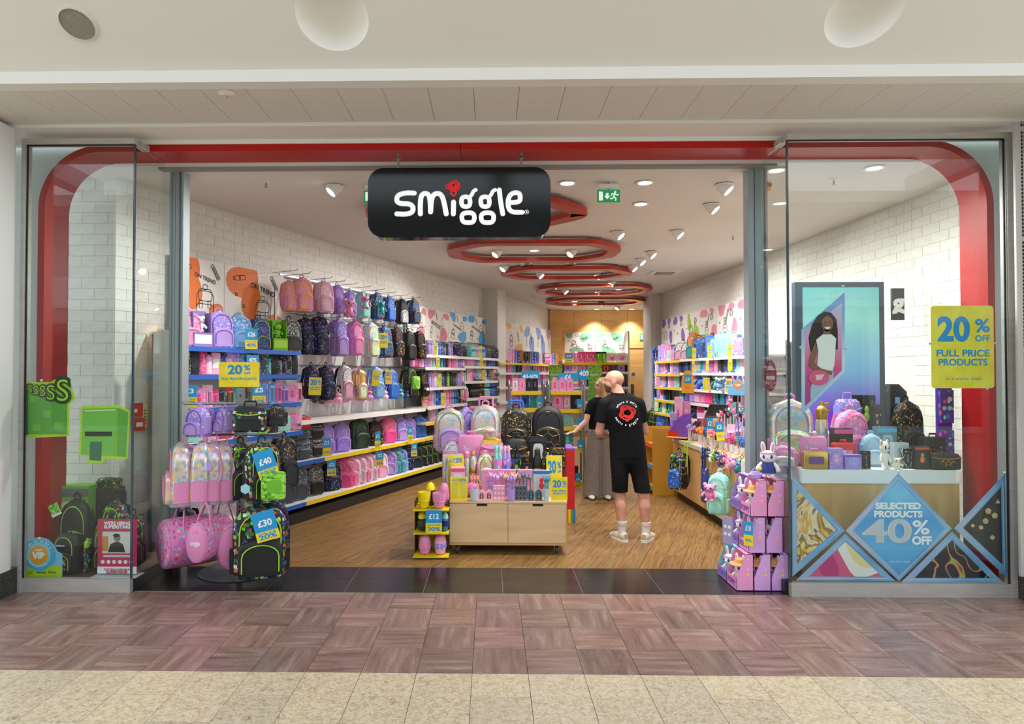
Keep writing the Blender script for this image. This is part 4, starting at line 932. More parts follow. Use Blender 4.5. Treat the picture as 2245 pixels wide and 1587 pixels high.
for i, (x, dk) in enumerate(((655, 'greycol'), (689, 'bw'))):
    p = LW.P(LW.S(x, .27), .27, zS5 + .003 + .24); inst('lunch_bag', dk, p, YA, (.25, .22), '%s lunch bag stacked on top at the left of the lower shelf' % DES[dk][0])
srow(zS5, .27, [(691, 924, 729, 'lilac2'), (724, 922, 770, 'lilac2'), (765, 913, 812, 'khaki'), (806, 918, 838, 'spider'), (832, 911, 869, 'hotpink'), (863, 911, 892, 'lilac'), (884, 911, 909, 'lilac2'), (903, 907, 935, 'blue'), (930, 910, 946, 'bw'), (945, 905, 962, 'pinkfl'), (962, 905, 980, 'navydino')], 'on the long lower shelf', YA * .9)
srow(zS6, .33, [(603, 1012, 640, 'greycol'), (630, 1012, 668, 'greycol'), (665, 1018, 714, 'bw'), (706, 1008, 750, 'galaxy'), (742, 1000, 765, 'hotpink', 'school_backpack', R(20)), (757, 998, 782, 'pinkwh', 'school_backpack', R(20)), (770, 995, 796, 'clear', 'school_backpack', R(20)), (784, 992, 810, 'pinkwh', 'school_backpack', R(20)), (797, 990, 822, 'clear', 'school_backpack', R(20)), (815, 987, 850, 'cream', 'school_backpack', R(45)), (840, 984, 862, 'lilac', 'school_backpack', R(20)), (853, 982, 874, 'teal', 'school_backpack', R(20)), (865, 978, 885, 'bluefl', 'school_backpack', R(20)), (876, 975, 905, 'galaxy', 'school_backpack', R(35)), (898, 973, 923, 'black', 'school_backpack', R(35)), (914, 970, 934, 'camo', 'school_backpack', R(20)), (926, 968, 945, 'camo', 'school_backpack', R(20)), (938, 966, 956, 'camo', 'school_backpack', R(20)), (950, 964, 968, 'camo', 'school_backpack', R(20))], 'on the floor-level shelf', YA)
# hanging rows
def rail(z, p0, p1, pegs, label):
    s0, s1 = LW.S(p0, .06), LW.S(p1, .06); t = thing('hook_rail', label, 'rail', LW.P(s0, .045, z), LW.rz)
    link('bar', G().box(0, -.012, -.012, s1 - s0, .004, .012), GREYM, t)
    for x in pegs: s = LW.S(x, .3) - s0; link('prong', G().tube([(s, -.01, 0), (s, -.36, .008), (s, -.38, .03)], .004, 5), GREYM, t)
def hang(lst, off, lab, rz):
    for i, (x0, y0, x1, y1, dk, desc, *e) in enumerate(lst):
        k_ = e[0] if e else 'backpack'
        o = put(k_, dk, (x0, y0, x1, y1), wall=LW, off=off + (e[1] if len(e) > 1 else 0), rz=rz, label=desc + ' hanging ' + lab, group='backpacks ' + lab)
    return o
H1 = [(612, 611, 655, 682, 'fluffy', 'back one of two fluffy orange and pink backpacks', 'backpack', -.02), (634, 604, 692, 683, 'fluffy', 'front one of two fluffy orange and pink backpacks', 'backpack', .06), (682, 612, 738, 686, 'sprinkle', 'sprinkle-print pink backpack'), (722, 621, 757, 688, 'lilac2', 'lilac backpack with a round front charm'), (750, 634, 785, 694, 'lilac', 'lilac backpack with a pink toy on it', 'backpack', .04), (778, 635, 815, 697, 'mint', 'mint backpack with a pink-eared toy', 'backpack', .04), (810, 638, 843, 700, 'navydino', 'navy and orange dinosaur-print backpack'), (838, 647, 868, 704, 'blue', 'royal blue patterned backpack'), (866, 652, 895, 710, 'zebra', 'black backpack with striped pocket'), (893, 652, 921, 710, 'navydino', 'black and blue vehicle-print backpack')]
H2 = [(650, 691, 690, 777, 'galaxy', 'rear galaxy-print backpack', 'backpack', -.04), (672, 687, 729, 778, 'galaxy', 'front galaxy-print backpack', 'backpack', .05), (722, 694, 764, 781, 'lilac', 'lilac unicorn backpack'), (757, 699, 800, 779, 'pinkfl', 'pink-lilac horse-print backpack', 'backpack', .04), (795, 703, 832, 782, 'rainbow', 'pastel rainbow backpack'), (829, 711, 857, 784, 'navydino', 'navy backpack with a yellow card'), (852, 714, 887, 783, 'spider', 'navy and red bird-print backpack'), (882, 722, 910, 789, 'black', 'plain black backpack', 'backpack', -.03), (901, 722, 935, 787, 'spider', 'black and red web-print backpack', 'backpack', .04)]
H3 = [(662, 797, 704, 874, 'galaxy', 'dark glitter backpack behind a yellow card'), (697, 797, 734, 876, 'galaxy', 'dark purple cat-face backpack', 'backpack', .05), (731, 797, 780, 873, 'whitep', 'white backpack with a pink panel'), (768, 805, 808, 876, 'gold', 'gold and pink iridescent backpack', 'backpack', .05), (806, 801, 843, 873, 'bluefl', 'ice blue backpack'), (835, 805, 879, 874, 'blue', 'bright blue backpack'), (877, 802, 920, 872, 'camo', 'black backpack with a lime green pouch'), (905, 807, 945, 869, 'blackgold', 'black and gold football backpack', 'backpack', .03)]
RZH = LW.rz * .66
for H, y0, lab in ((H1, 606, 'in the top row'), (H2, 690, 'in the middle row'), (H3, 797, 'in the third row')):
    xs = [(h[0] + h[2]) / 2 for h in H]; zz = lz(xs[2], y0 + 8, .3)
    rail(zz + .015, xs[0] - 20, min(xs[-1] + 12, 935), xs, 'metal rail with prongs holding backpacks ' + lab)
    hang(H, .30, lab + ' on the left wall', RZH)
def mascot(px, py, mats, lb, s=.16, ear='plush_bear'):
    p = LW.at(px, py, .62); inst(ear, None, p, RZH, (s, s * 1.5), lb, mats=mats)
mascot(765, 697, (PINK, LPINK, NAVY, MINT, WHT), 'pink plush bear clipped on the lilac backpack in the top row', .17)
mascot(800, 678, (PINK, LPINK, BK, MINT, WHT), 'pink plush rabbit face clipped on the mint backpack in the top row', .15, 'plush_rabbit')
mascot(836, 690, (TEALC, MINT, BK, MINT, WHT), 'green plush creature clipped on the navy backpack in the top row', .13)
p = LW.at(912, 853, .62); inst('pencil_case', 'greenp', p, RZH, (.13, .19), 'lime green pouch hanging on the black backpack, third row')
# small charms between the third row and the white shelf
xs = [690 + k * 8.6 for k in range(28)]; zc = lz(700, 884, .22)
rail(zc + .17, 686, 930, xs[::3], 'thin rail of prongs holding small charms above the white shelf')
cols = ['bw', 'greycol', 'hotpink', 'pink', 'hotpink', 'lpink', 'pink', 'pinkfl', 'lpink', 'sprinkle', 'pinkwh', 'pink', 'lpink', 'pinkfl', 'lilac', 'plainlilac', 'lilac', 'pinkwh', 'lilac', 'mint', 'mint', 'teal', 'blue', 'navydino', 'plainblue', 'camo', 'black', 'black']
for i, x in enumerate(xs):
    p = LW.P(LW.S(x, .26), .26 + (i % 2) * .06, zc + .0 - .01 * (i % 3)); inst('key_charm', cols[i], p, RZH, (.14, .23, .08), '%s hanging charm, %s from the left above the white shelf' % (DES[cols[i]][0], ORD[i]), group='charms hanging above the white shelf')
# white-shelf bays (bottles, lunch bags)
B, K, F = 'drinks_bottle', 'steel_flask', 'lunch_bag'
c3 = 'on the top white shelf'; row(LW, 2.03, .32, 936, 994, [(B, 'lilac', .09, .24), (B, 'lilac2', .09, .23), (B, 'mint', .09, .25), (B, 'rainbow', .09, .22), (B, 'blue', .1, .24), (B, 'navydino', .1, .23), (B, 'greycol', .1, .23), (B, 'camo', .09, .22)], c3, 'bottles on the top white shelf', -.3)
row(LW, 2.03, .30, 995, 1090, [(F, 'galaxy', .22, .26), (F, 'black', .2, .24), (F, 'teal', .2, .25), (F, 'plainteal', .2, .24), (F, 'plainlilac', .24, .24), (F, 'plainblue', .22, .26), (F, 'greycol', .24, .25), (F, 'black', .22, .25)], 'of the lunch bags, top white shelf', 'lunch bags on the top white shelf', -.5)
row(LW, z2, .32, 900, 1018, [(B, 'pink', .1, .24), (B, 'hotpink', .09, .22), (B, 'pinkfl', .1, .23), (B, 'lpink', .1, .24), (B, 'lilac', .1, .23), (B, 'plainlilac', .09, .22), (B, 'pinkwh', .1, .24), (B, 'mint', .1, .22), (B, 'bluefl', .1, .23), (B, 'blue', .1, .22), (B, 'teal', .1, .22), (B, 'navydino', .1, .22), (B, 'spider', .1, .22)], 'on the second white shelf', 'bottles on the second white shelf', -.3)
L_ = 'pencil_case'
row(LW, z2 + .04, .30, 1020, 1090, [('lunchbox', 'pink', .24, .2), ('lunchbox', 'lilac', .22, .2), ('lunchbox', 'mint', .2, .18), ('lunchbox', 'orange', .2, .18), ('lunchbox', 'navydino', .22, .2), ('lunchbox', 'blue', .22, .2), ('lunchbox', 'blackgold', .2, .2)], 'on the second shelf by the pillar', 'lunch cases on the second shelf by the pillar', -.4)
row(LW, z3, .33, 936, 1022, [(B, 'lilac', .1, .25), (B, 'plainlilac', .09, .24), (B, 'pinkwh', .1, .27), (B, 'mint', .1, .25), (B, 'lpink', .1, .24), (B, 'navydino', .1, .26), (B, 'camo', .1, .26), (B, 'greenp', .1, .25), (B, 'camo', .1, .26), (B, 'blackgold', .1, .24), (B, 'greycol', .1, .24)], 'on the third white shelf', 'bottles on the third white shelf', -.3)
row(LW, z3b, .28, 1024, 1096, [('notebook', 'pinkwh', .14, .24), (K, 'pink', .09, .26), ('notebook', 'lilac', .14, .24), (K, 'plainlilac', .09, .24), ('notebook', 'mint', .12, .24), (K, 'lpink', .09, .24), ('notebook', 'clear', .14, .22), (K, 'cream', .09, .24), ('notebook', 'blue', .13, .24), (K, 'plainteal', .09, .24), ('notebook', 'orange', .13, .22)], 'on the third shelf by the pillar', 'books and flasks on the third shelf by the pillar', -.3)
row(LW, 1.18, .34, 926, 1026, [(K, 'gold', .08, .24), (K, 'gold', .08, .24), (K, 'pink', .09, .27), (K, 'lpink', .09, .27), (K, 'bluefl', .09, .27), (K, 'blue', .09, .26), (K, 'plainblue', .1, .28), (K, 'navydino', .09, .26), (K, 'pink', .1, .29), (K, 'lpink', .1, .29), (K, 'pink', .1, .29), (K, 'plainlilac', .1, .28), (K, 'plainteal', .1, .28), (K, 'plainblue', .1, .27), (K, 'black', .1, .27)], 'on the fourth white shelf', 'flasks on the fourth white shelf', -.3)
for lv in range(2):
    row(LW, z4b + lv * .19,   .28, 1030, 1093, [(F, 'black', .26, .19), (F, 'spider', .26, .19), (F, 'mint', .26, .19), (F, 'blue', .26, .19), (F, 'navydino', .26, .19), (F, 'bw', .26, .19)], ('of the lower' if lv == 0 else 'of the upper') + ' stack by the pillar', 'lunch bags stacked beside the pillar', -.5)
row(LW, .92, .3, 940, 1000, [(B, 'lpink', .1, .24), (B, 'pinkwh', .1, .24), (B, 'bluefl', .1, .24), ('notebook', 'greycol', .12, .24), (B, 'bw', .1, .24)], 'on the yellow-edged shelf behind the foil backpacks', 'items behind the centre display', -.3)
row(LW, .9, .3, 1026, 1086, [(F, 'pink', .22, .24), (F, 'lpink', .2, .22), (F, 'pinkfl', .2, .24), (F, 'greycol', .2, .22), (F, 'camo', .22, .24)], 'on the low shelf by the pillar', 'bags on the low shelf by the pillar', -.4)
# tickets on the left wall
def wticket(px, y0, y1, w, top, low, label, off=.5, rz=None, wall=LW, **k):
    a = wall.at(px, y1, off); b = wall.at(px, y0, off)
    return ticket(a, w / FPX * a.y / math.cos((rz if rz is not None else RZH * .8) + math.atan2(a.x, a.y)), b.z - a.z, RZH * .8 if rz is None else rz, top, low, label, **k)
wticket(402, 708, 757, 20, '£26', ('SAVE OVER', '40%'), 'blue and yellow card of 26 pounds beside the left door post', .50)
wticket(551, 721, 765, 26, '£26', ('SAVE OVER', '40%'), 'blue and yellow price card of 26 pounds leaning on the navy backpack', .50)
wticket(554, 778, 820, 26, '40%', ('OFF',), 'blue and yellow 40 percent card on the second blue-edged shelf', .50)
wticket(402, 775, 818, 16, '40%', ('OFF',), 'narrow 40 percent card at the left end of the second blue-edged shelf', .49)
wticket(414, 844, 893, 34, '£3', ('SAVE OVER', '55%'), '55 percent price card beside the door post, third blue-edged shelf', .50)
wticket(568, 843, 888, 28, '£5', ('SAVE OVER', '50%'), 'half-price card in the middle of the third blue-edged shelf', .50)
wticket(716, 960, 1000, 17, '£15', ('FLAT PRICE',), 'price card of 15 pounds on the lilac bags', .5); wticket(828, 946, 983, 12, '£15', ('FLAT PRICE',), 'price card of 15 pounds before the dark multicoloured bag', .5)
wticket(899, 935, 968, 11, '£15', ('FLAT PRICE',), 'price card of 15 pounds beside the bright blue bag', .5); wticket(727, 1009, 1043, 19, '£22', ('SAVE OVER', '45%'), 'price card of 22 pounds on the galaxy backpack', .62)
wticket(832, 990, 1022, 17, '£22', ('SAVE', '30%'), 'price card of 22 pounds on the pale pink backpacks', .62); wticket(908, 972, 1000, 13, '£22', ('SAVE OVER', '45%'), 'price card of 22 pounds on the dark bags at the right', .62)
wticket(577, 938, 946, 26, '50%', ('OFF',), 'low yellow 50 percent card behind the green lunch bag', .5)
def wcard(px, y0, y1, w, label, kind='slim', off=.5, roll=0.0, wall=LW, rz=None):
    a = wall.at(px, y1, off); b = wall.at(px, y0, off); r = RZH * .7 if rz is None else rz
    return card20(a, w / FPX * a.y / math.cos(r + math.atan2(a.x, a.y)), b.z - a.z, r, label, kind=kind, roll=roll)
wcard(841, 730, 762, 18, 'yellow 20 percent card clipped on the navy backpack, middle row', 'full', .62)
wcard(690, 827, 866, 27, 'yellow 20 percent card clipped on the dark glitter backpack, third row', 'full', .62, .04)
wcard(823, 812, 846, 17, 'blank-looking yellow card on the ice blue backpack, third row', 'slim', .62, .1); wcard(852, 811, 842, 14, 'yellow 20 percent card on the bright blue backpack, third row', 'full', .62)
wcard(955, 751, 777, 8, 'narrow yellow card on the top white shelf, left', off=.46); wcard(960, 782, 805, 8, 'narrow yellow card on the second white shelf', off=.46); wcard(964, 821, 846, 8, 'narrow yellow card on the third white shelf', off=.46); wcard(972, 861, 886, 10, 'narrow yellow card among the flasks, fourth white shelf', off=.5)
wcard(1053, 758, 784, 7, 'narrow yellow card on the top white shelf by the pillar', off=.46); wcard(1056, 785, 803, 7, 'narrow yellow card on the second shelf by the pillar', off=.46); wcard(1060, 811, 833, 6, 'narrow yellow card on the third shelf by the pillar', off=.46)
# posters
INK = plain('#2b2a2c', .6); PAPER = plain('#f0ece6', .55)
def blobp(cx, cz, rx, rz_, seed=0, n=26, amp=.18):
    q = random.Random(seed); a1, a2 = q.uniform(0, 6), q.uniform(0, 6); o = []
    for k in range(n):
        a = 2 * PI * k / n; r = 1 + amp * math.sin(2 * a + a1) + amp * .6 * math.sin(3 * a + a2); o.append((cx + rx * r * math.cos(a), cz + rz_ * r * math.sin(a)))
    return o
def clipr(poly, w, h):
    for nx, ny, d in ((1, 0, .004), (-1, 0, -w + .004), (0, 1, .004), (0, -1, -h + .004)):
        poly = clip(poly, nx, ny, d)
        if not poly: return []
    return poly
def drawn(kind, cx, cz, s, a=0.0):
    """simple ink drawings as thin outlines"""
    L = []
    if kind == 'bag': L = [rrect(-.3, -.5, .3, .25, .18), rrect(-.24, -.02, .24, .3, .1), rrect(-.3, -.5, .3, -.1, .1), rrect(-.08, .28, .08, .42, .05), rect(-.2, -.22, -.1, 0), rect(.1, -.22, .2, 0)]
    elif kind == 'bottle': L = [rrect(-.12, -.5, .12, .3, .08), rrect(-.07, .3, .07, .42, .02), rect(-.12, -.1, .12, -.05)]
    elif kind == 'ruler': L = [rrect(-.12, -.5, .12, .5, .03)] + [rect(-.06, -.4 + .16 * k, .04, -.3 + .16 * k) for k in range(5)]
    elif kind == 'lunch': L = [rrect(-.3, -.25, .3, .2, .12), rrect(-.1, .2, .1, .3, .04), rrect(-.22, -.15, .22, .05, .05)]
    elif kind == 'pen': L = [[(-.05, -.4), (.05, -.4), (.05, .3), (0, .42), (-.05, .3)]]
    elif kind == 'star': L = [[(.12 * (1 if k % 2 else .4) * math.cos(PI * k / 4), .12 * (1 if k % 2 else .4) * math.sin(PI * k / 4)) for k in range(8)]]
    elif kind == 'bunny': L = [ngon(0, -.1, .24, .2, 16), rrect(-.14, .05, -.04, .42, .05), rrect(.04, .05, .14, .42, .05), ngon(-.08, -.08, .03), ngon(.08, -.08, .03), rrect(-.16, -.5, .16, -.28, .08)]
    elif kind == 'astro': L = [ngon(-.1, .2, .2, .18), ngon(-.1, .2, .13, .1), rrect(-.22, -.2, .1, .05, .06), rrect(.05, -.35, .3, -.2, .05), rrect(-.4, -.1, -.2, .02, .05)]
    elif kind == 'horse': L = [ngon(-.1, .2, .14, .12), rrect(-.15, -.25, .3, .05, .1), rrect(-.1, -.45, 0, -.2, .03), rrect(.15, -.45, .25, -.2, .03)]
    elif kind == 'cloud': L = [blobp(0, 0, .25, .13, 5, 20, .2)]
    c_, s_ = math.cos(a), math.sin(a)
    return [[(cx + s * (x * c_ - z * s_), cz + s * (x * s_ + z * c_)) for x, z in p] for p in L]
def poster(wall, p0, p1, yt, yb, label, col, bl, dr, words=(), off=.06, name='wall_poster'):
    pm = (p0 + p1) / 2; sa, sb = wall.S(p0, off), wall.S(p1, off); w = abs(sb - sa) - .006
    z1, z0 = wall.at(pm, yt, off).z, wall.at(pm, yb, off).z; h = z1 - z0
    t = thing(name, label, 'poster', wall.P(sa, off, z0), wall.rz)
    _poster_fill(t, w, h, col, bl, dr, words); return t
def _poster_fill(t, w, h, col, bl, dr, words):
    link('board', G().box(0, 0, 0, w, .02, h), PAPER, t)
    cm = plain(col, .55)
    for i, (x, z, rx, rz_) in enumerate(bl):
        q = clipr(blobp(x * w, z * h, rx * w, rz_ * h, i * 7 + int(w * 100)), w, h)
        if len(q) > 2: link('colour_shape', G().prism(q, -.0015 - .0002 * i, 0).mesh('colour_shape', False), cm, t)
    g = G()
    for kd, x, z, s, a in dr:
        for p in drawn(kd, x * w, z * h, s * h, R(a)):
            if min(q[0] for q in p) > .01 and max(q[0] for q in p) < w - .01 and min(q[1] for q in p) > 0 and max(q[1] for q in p) < h: g.tube([(a_, -.003, b_) for a_, b_ in p], .0035 * max(1, h), 4, closed=True, flat=.5)
    link('line_drawing', g.mesh('line_drawing', False), INK, t)
    for s, x, z, ww, a in words: text(s, None, INK, t, (x * w, -.0045, z * h), rot=(R(90), R(-a), 0), width=ww * w, bold=.02)
for k, (a, b, yt, lb) in enumerate(((374, 491, 566, 'orange and white on-trend poster beside the left door post'), (491, 622, 591, 'orange and white on-trend poster left of the fluffy backpacks'))):
    poster(LW, a, b, yt, yt + 150, lb, '#e8762b', [(.30, .80, .22, .30), (.42, .50, .16, .22), (.85, .22, .16, .14)], [('bag', .62, .40, .55, 0), ('ruler', .82, .84, .24, 35), ('bottle', .22, .84, .26, 100), ('star', .3, .45, .3, 0), ('star', .18, .6, .3, 0), ('cloud', .2, .28, .3, 0)], [('ON TREND', .62, .72, .42, -12)])
for k, (a, b, yt, yb, col, wd, lb) in enumerate(((894, 934, 669, 745, '#dd8a94', 'BOTTLES', 'pink and white bottles poster nearest the hanging bags'), (934, 984, 681, 748, '#dd8a94', 'BOTTLES', 'second pink and white bottles poster from the left'), (984, 1024, 687, 750, '#4fa6de', 'LUNCHBOXES', 'blue and white lunchboxes poster, left of two'), (1024, 1067, 694, 752, '#4fa6de', 'LUNCHBOXES', 'blue and white lunchboxes poster beside the left pillar'))):
    poster(LW, a, b, yt, yb, lb, col, [(.22, .9, .14, .2), (.88, .85, .12, .12), (.75, .2, .2, .22)], [('bottle' if k < 2 else 'lunch', .70, .55, .6, 8), ('bottle' if k < 2 else 'bag', .22, .3, .4, -10), ('pen', .45, .8, .3, 20), ('star', .5, .15, .4, 0)], [(wd, .42, .52, .4, -14)])
# ---------------- alcove beyond the pillar
e0 = LW.S(1110, .42); e1 = LW.S(1232, .42)
zs_ = [LW.at(1160, y, .42).z for y in (797, 817, 846, 875, 900)]
shelf_unit(LW, LW.S(1096, .42), min(e1, LW.S(1224, .42)), [(z, .40, EW if i else EY) for i, z in enumerate(zs_)], 'white shelving with notebooks beyond the left pillar', z0=.22, z1=zs_[0] + .35, kick=.45)
N = 'notebook'
row(LW, zs_[0], .28, 1112, 1222, [(N, 'pinkwh', .24, .28), (N, 'lilac', .22, .3), (N, 'blue', .2, .28), (N, 'orange', .22, .3), (N, 'greycol', .24, .28), (N, 'camo', .2, .28), (N, 'lilac', .24, .3), (N, 'blue', .24, .3), (N, 'navydino', .22, .3), (N, 'pinkwh', .24, .28), (N, 'greycol', .22, .28), (F, 'pinkfl', .3, .32)], 'on the top shelf beyond the pillar', 'notebooks beyond the pillar, top', -.5)
row(LW, zs_[1], .28, 1112, 1165, [(L_, 'pinkfl', .14, .28), (L_, 'lilac', .14, .28), (L_, 'teal', .14, .28), (L_, 'black', .14, .28), (L_, 'navydino', .14, .28), (L_, 'camo', .14, .28), (L_, 'pinkwh', .14, .28), (L_, 'pink', .16, .3)], 'on the second shelf beyond the pillar', 'cases beyond the pillar, second shelf', -.4)
row(LW, zs_[1], .28, 1172, 1222, [('pen_set', 'cream', .16, .32), ('pen_set', 'clear', .16, .32), ('pen_set', 'orange', .16, .32)], 'of the pen sets beyond the pillar', 'pen sets beyond the pillar', -.4)
row(LW, zs_[2], .28, 1112, 1222, [(L_, 'hotpink', .15, .3), (L_, 'pinkwh', .15, .3), (L_, 'plainlilac', .15, .3), (L_, 'pink', .15, .3), (L_, 'lilac2', .15, .3)], 'on the third shelf beyond the pillar', 'cases beyond the pillar, third shelf', -.4)
row(LW, zs_[3], .28, 1112, 1180, [(L_, 'pinkfl', .16, .3), (L_, 'lilac', .16, .3)], 'on the fourth shelf beyond the pillar', 'cases beyond the pillar, fourth shelf', -.4)
for k, (a, b, col, bl, lb) in enumerate(((1109, 1147, '#efb12c', [(.15, .9, .15, .12), (.75, .12, .2, .16), (.9, .85, .1, .15)], 'yellow and white poster just beyond the left pillar'), (1147, 1172, '#7f9fd8', [(.35, .8, .22, .25), (.75, .3, .2, .4)], 'blue and white poster beyond the pillar, left of two'), (1172, 1196, '#7f9fd8', [(.35, .8, .22, .25), (.75, .3, .2, .4)], 'blue and white poster beyond the pillar, right of two'), (1196, 1216, '#c08ab0', [(.3, .85, .25, .2), (.8, .2, .2, .25), (.8, .75, .15, .2)], 'mauve and white poster nearest the plywood wall'))):
    yt = 707 + (a - 1109) * .155
    poster(LW, a, b, yt + 3, yt + 62 - (a - 1109) * .08, lb, col, bl, [('bag' if k == 0 else 'pen', .3, .4, .5, 0), ('ruler', .7, .55, .4, 20), ('star', .5, .85, .3, 0)])
# ================================================================ CENTRE OF THE SHOP
def on(kind, dk, x0, y0, x1, z, Y, rz=0.0, label=None, **k):
    """stand an item on a surface of height z at distance Y, filling x0..x1 and reaching up to y0"""
    xm = (x0 + x1) / 2; t = ony(xm, y0, Y); base = Vector((t.x, Y, z)); h = t.z - z
    parts, (w, hh, d) = PROTO[kind]; a = abs(rz + math.atan2(base.x, Y)); s = h / hh; W = (x1 - x0) / FPX * Y
    ws = (W - d * s * math.sin(a)) / (w * math.cos(a)) if math.cos(a) > .35 else s
    ws = max(.55 * s, min(1.7 * s, ws)); dd = k.pop('dep', None) or d * min(s, ws * 1.2)
    return inst(kind, dk, base, rz, (w * ws, h, dd), label, name=NAMES.get(kind), **k)
# ---------------- rotating bag stand at the entrance
SX, SY = -2.19, 5.80
st = thing('bag_stand', 'grey metal bag stand with round base plate at the entrance', 'display stand', (SX, SY, 0))
SM = plain('#8d9296', .35, .7)
link('base_plate', G().lathe([(.34, .004), (.345, .01), (.33, .016), (.05, .02), (.001, .02)], 48), plain('#6f7377', .4, .5), st)
link('post', G().box(-.03, -.02, .02, .03, .02, 1.62), SM, st)
for k in range(14): pass
g = G()
for k in range(30): g.box(-.006, -.0215, .3 + k * .042, .006, -.02, .32 + k * .042)
link('slot', g.mesh('slot', False), DARK, st)['kind'] = 'stuff'
for z, wl_, wr_ in ((1.46, .46, .27), (1.19, .40, .38), (.68, .34, .34)):
    for s, w in ((-1, wl_), (1, wr_)): link('arm', G().tube([(s * .03, -.03, z), (s * w, -.10, z), (s * (w + .01), -.10, z + .02)], .012, 8), SM, st)
    link('collar', G().box(-.045, -.035, z - .06, .045, .03, z + .04), SM, st)
    link('front_arm', G().tube([(0, -.03, z - .02), (.0, -.16, z - .02)], .010, 8), SM, st)
link('card_holder', G().box(-.17, -.02, 1.60, .17, -.008, 1.63), plain('#a9adb0', .3, .3), st)
p = ony(524, 848, SY - .03); card20(Vector((p.x, SY - .03, p.z)), .355, .215, R(0), 'large yellow 20 percent off card on top of the bag stand', kind='wide')
def hb(kind, dk, box, Y, rz, lb, **k): return put(kind, dk, box, Y=Y, rz=rz, label=lb, group='bags on the entrance stand', **k)
hb('mini_backpack', 'lilac', (397, 884, 472, 957), 5.62, R(-18), 'small lilac and pink cloud-print backpack, left end of the bag stand')
hb('mini_backpack', 'lilac', (466, 886, 514, 948), 5.70, R(-25), 'small lilac and pink cloud-print backpack, next to the stand post')
hb('lunch_bag', 'pixel', (510, 880, 588, 946), 5.58, R(8), 'black lunch bag with lime piping on the bag stand')
hb('mini_backpack', 'blackgold', (582, 885, 628, 934), 5.68, R(15), 'small black and gold print backpack at the right end of the stand')
hb('backpack', 'foilpink', (352, 962, 440, 1104), 5.55, R(-62), 'pastel foil backpack seen from the side, far left of the stand')
for i, x in enumerate((424, 447, 470)):
    hb('backpack', 'foilpink', (x, 960, x + 40, 1100 - i), 5.58 + .05 * i, R(-74 + 5 * i), 'narrow side of a pastel foil backpack, %s behind the leftmost one' % ORD[i])
for x, y in ((442, 1030), (456, 1023)):
    p = ony(x, y, 5.43); t = thing('hang_tag', 'round pink swing tag, %s, hanging on the foil backpacks' % ('lower' if y > 1025 else 'upper'), 'tag', p); link('disc', G().prism(ngon(0, 0, .035, n=20), -.002, .002), LILAC, t); link('string', G().tube([(0, 0, .034), (.01, .02, .1)], .0015, 4), PINK, t)
hb('backpack', 'pixel', (499, 962, 556, 1092), 5.66, R(30), 'black and green pixel-print backpack behind its twin')
hb('backpack', 'pixel', (528, 960, 622, 1099), 5.50, R(38), 'black and green pixel-print backpack carrying the 40 pounds card')
hb('backpack', 'blackgold', (592, 950, 658, 1066), 5.80, R(48), 'black and gold print backpack at the right of the stand')
hb('pencil_case', 'greenp', (573, 1035, 626, 1096), 5.28, R(30), 'lime green zipped pouch hanging off the pixel-print backpack')
p = ony(538, 1080, 5.30); t = thing('hang_tag', 'hexagonal pastel swing tag below the pixel-print backpack', 'tag', p); link('disc', G().prism(ngon(0, .03, .042, n=6, a0=30), -.002, .002), plain('#9fd6e0', .5), t); link('string', G().tube([(0, 0, .07), (0, .02, .13)], .0015, 4), GREY, t)
hb('duffel_bag', 'pinkfl', (362, 1085, 455, 1240), 5.60, R(-48), 'pink floral duffel bag lying sideways at the bottom left of the stand', mats=(fab('pinkfl', 0), fab('pinkfl', 0), PINK, PINK))
o = hb('duffel_bag', 'pinkfl', (419, 1098, 490, 1226), 5.40, R(-12), 'pink duffel bag with its plain round end facing the front', mats=(fab('pinkfl', 0), PINK, PINK, PINK))
text('smiggle', None, WT, o, (.0, -.1435, .15), width=.13, bold=.02)
hb('duffel_bag', 'pinkfl', (478, 1098, 520, 1240), 5.58, R(32), 'pink duffel bag squeezed between its twin and the black backpack', mats=(fab('pinkfl', 0), PINK, PINK, PINK))
hb('mini_backpack', 'black', (386, 1106, 432, 1166), 5.85, R(-20), 'plain black bag behind the pink duffel bags')
hb('backpack', 'galaxy', (560, 1093, 636, 1200), 5.72, R(30), 'dark print backpack behind the front black backpack')
hb('backpack', 'pixel', (512, 1098, 628, 1260), 5.45, R(20), 'large black pixel-print backpack at the bottom right of the stand', mats=(fab('pixel', 0), BK, LIME, BK, GREY))
p = ony(590, 1184, 5.24); ticket(p, .175, .235, R(14), '£30', ('SAVE', '20%'), 'blue and yellow 30 pounds card on the bottom black backpack', roll=R(-14), split=.32)
p = ony(592, 1046, 5.27); ticket(p, .155, .22, R(20), '£40', ('SAVE', '20%'), 'blue and yellow 40 pounds card on the pixel-print backpack', roll=R(-17), split=.32)
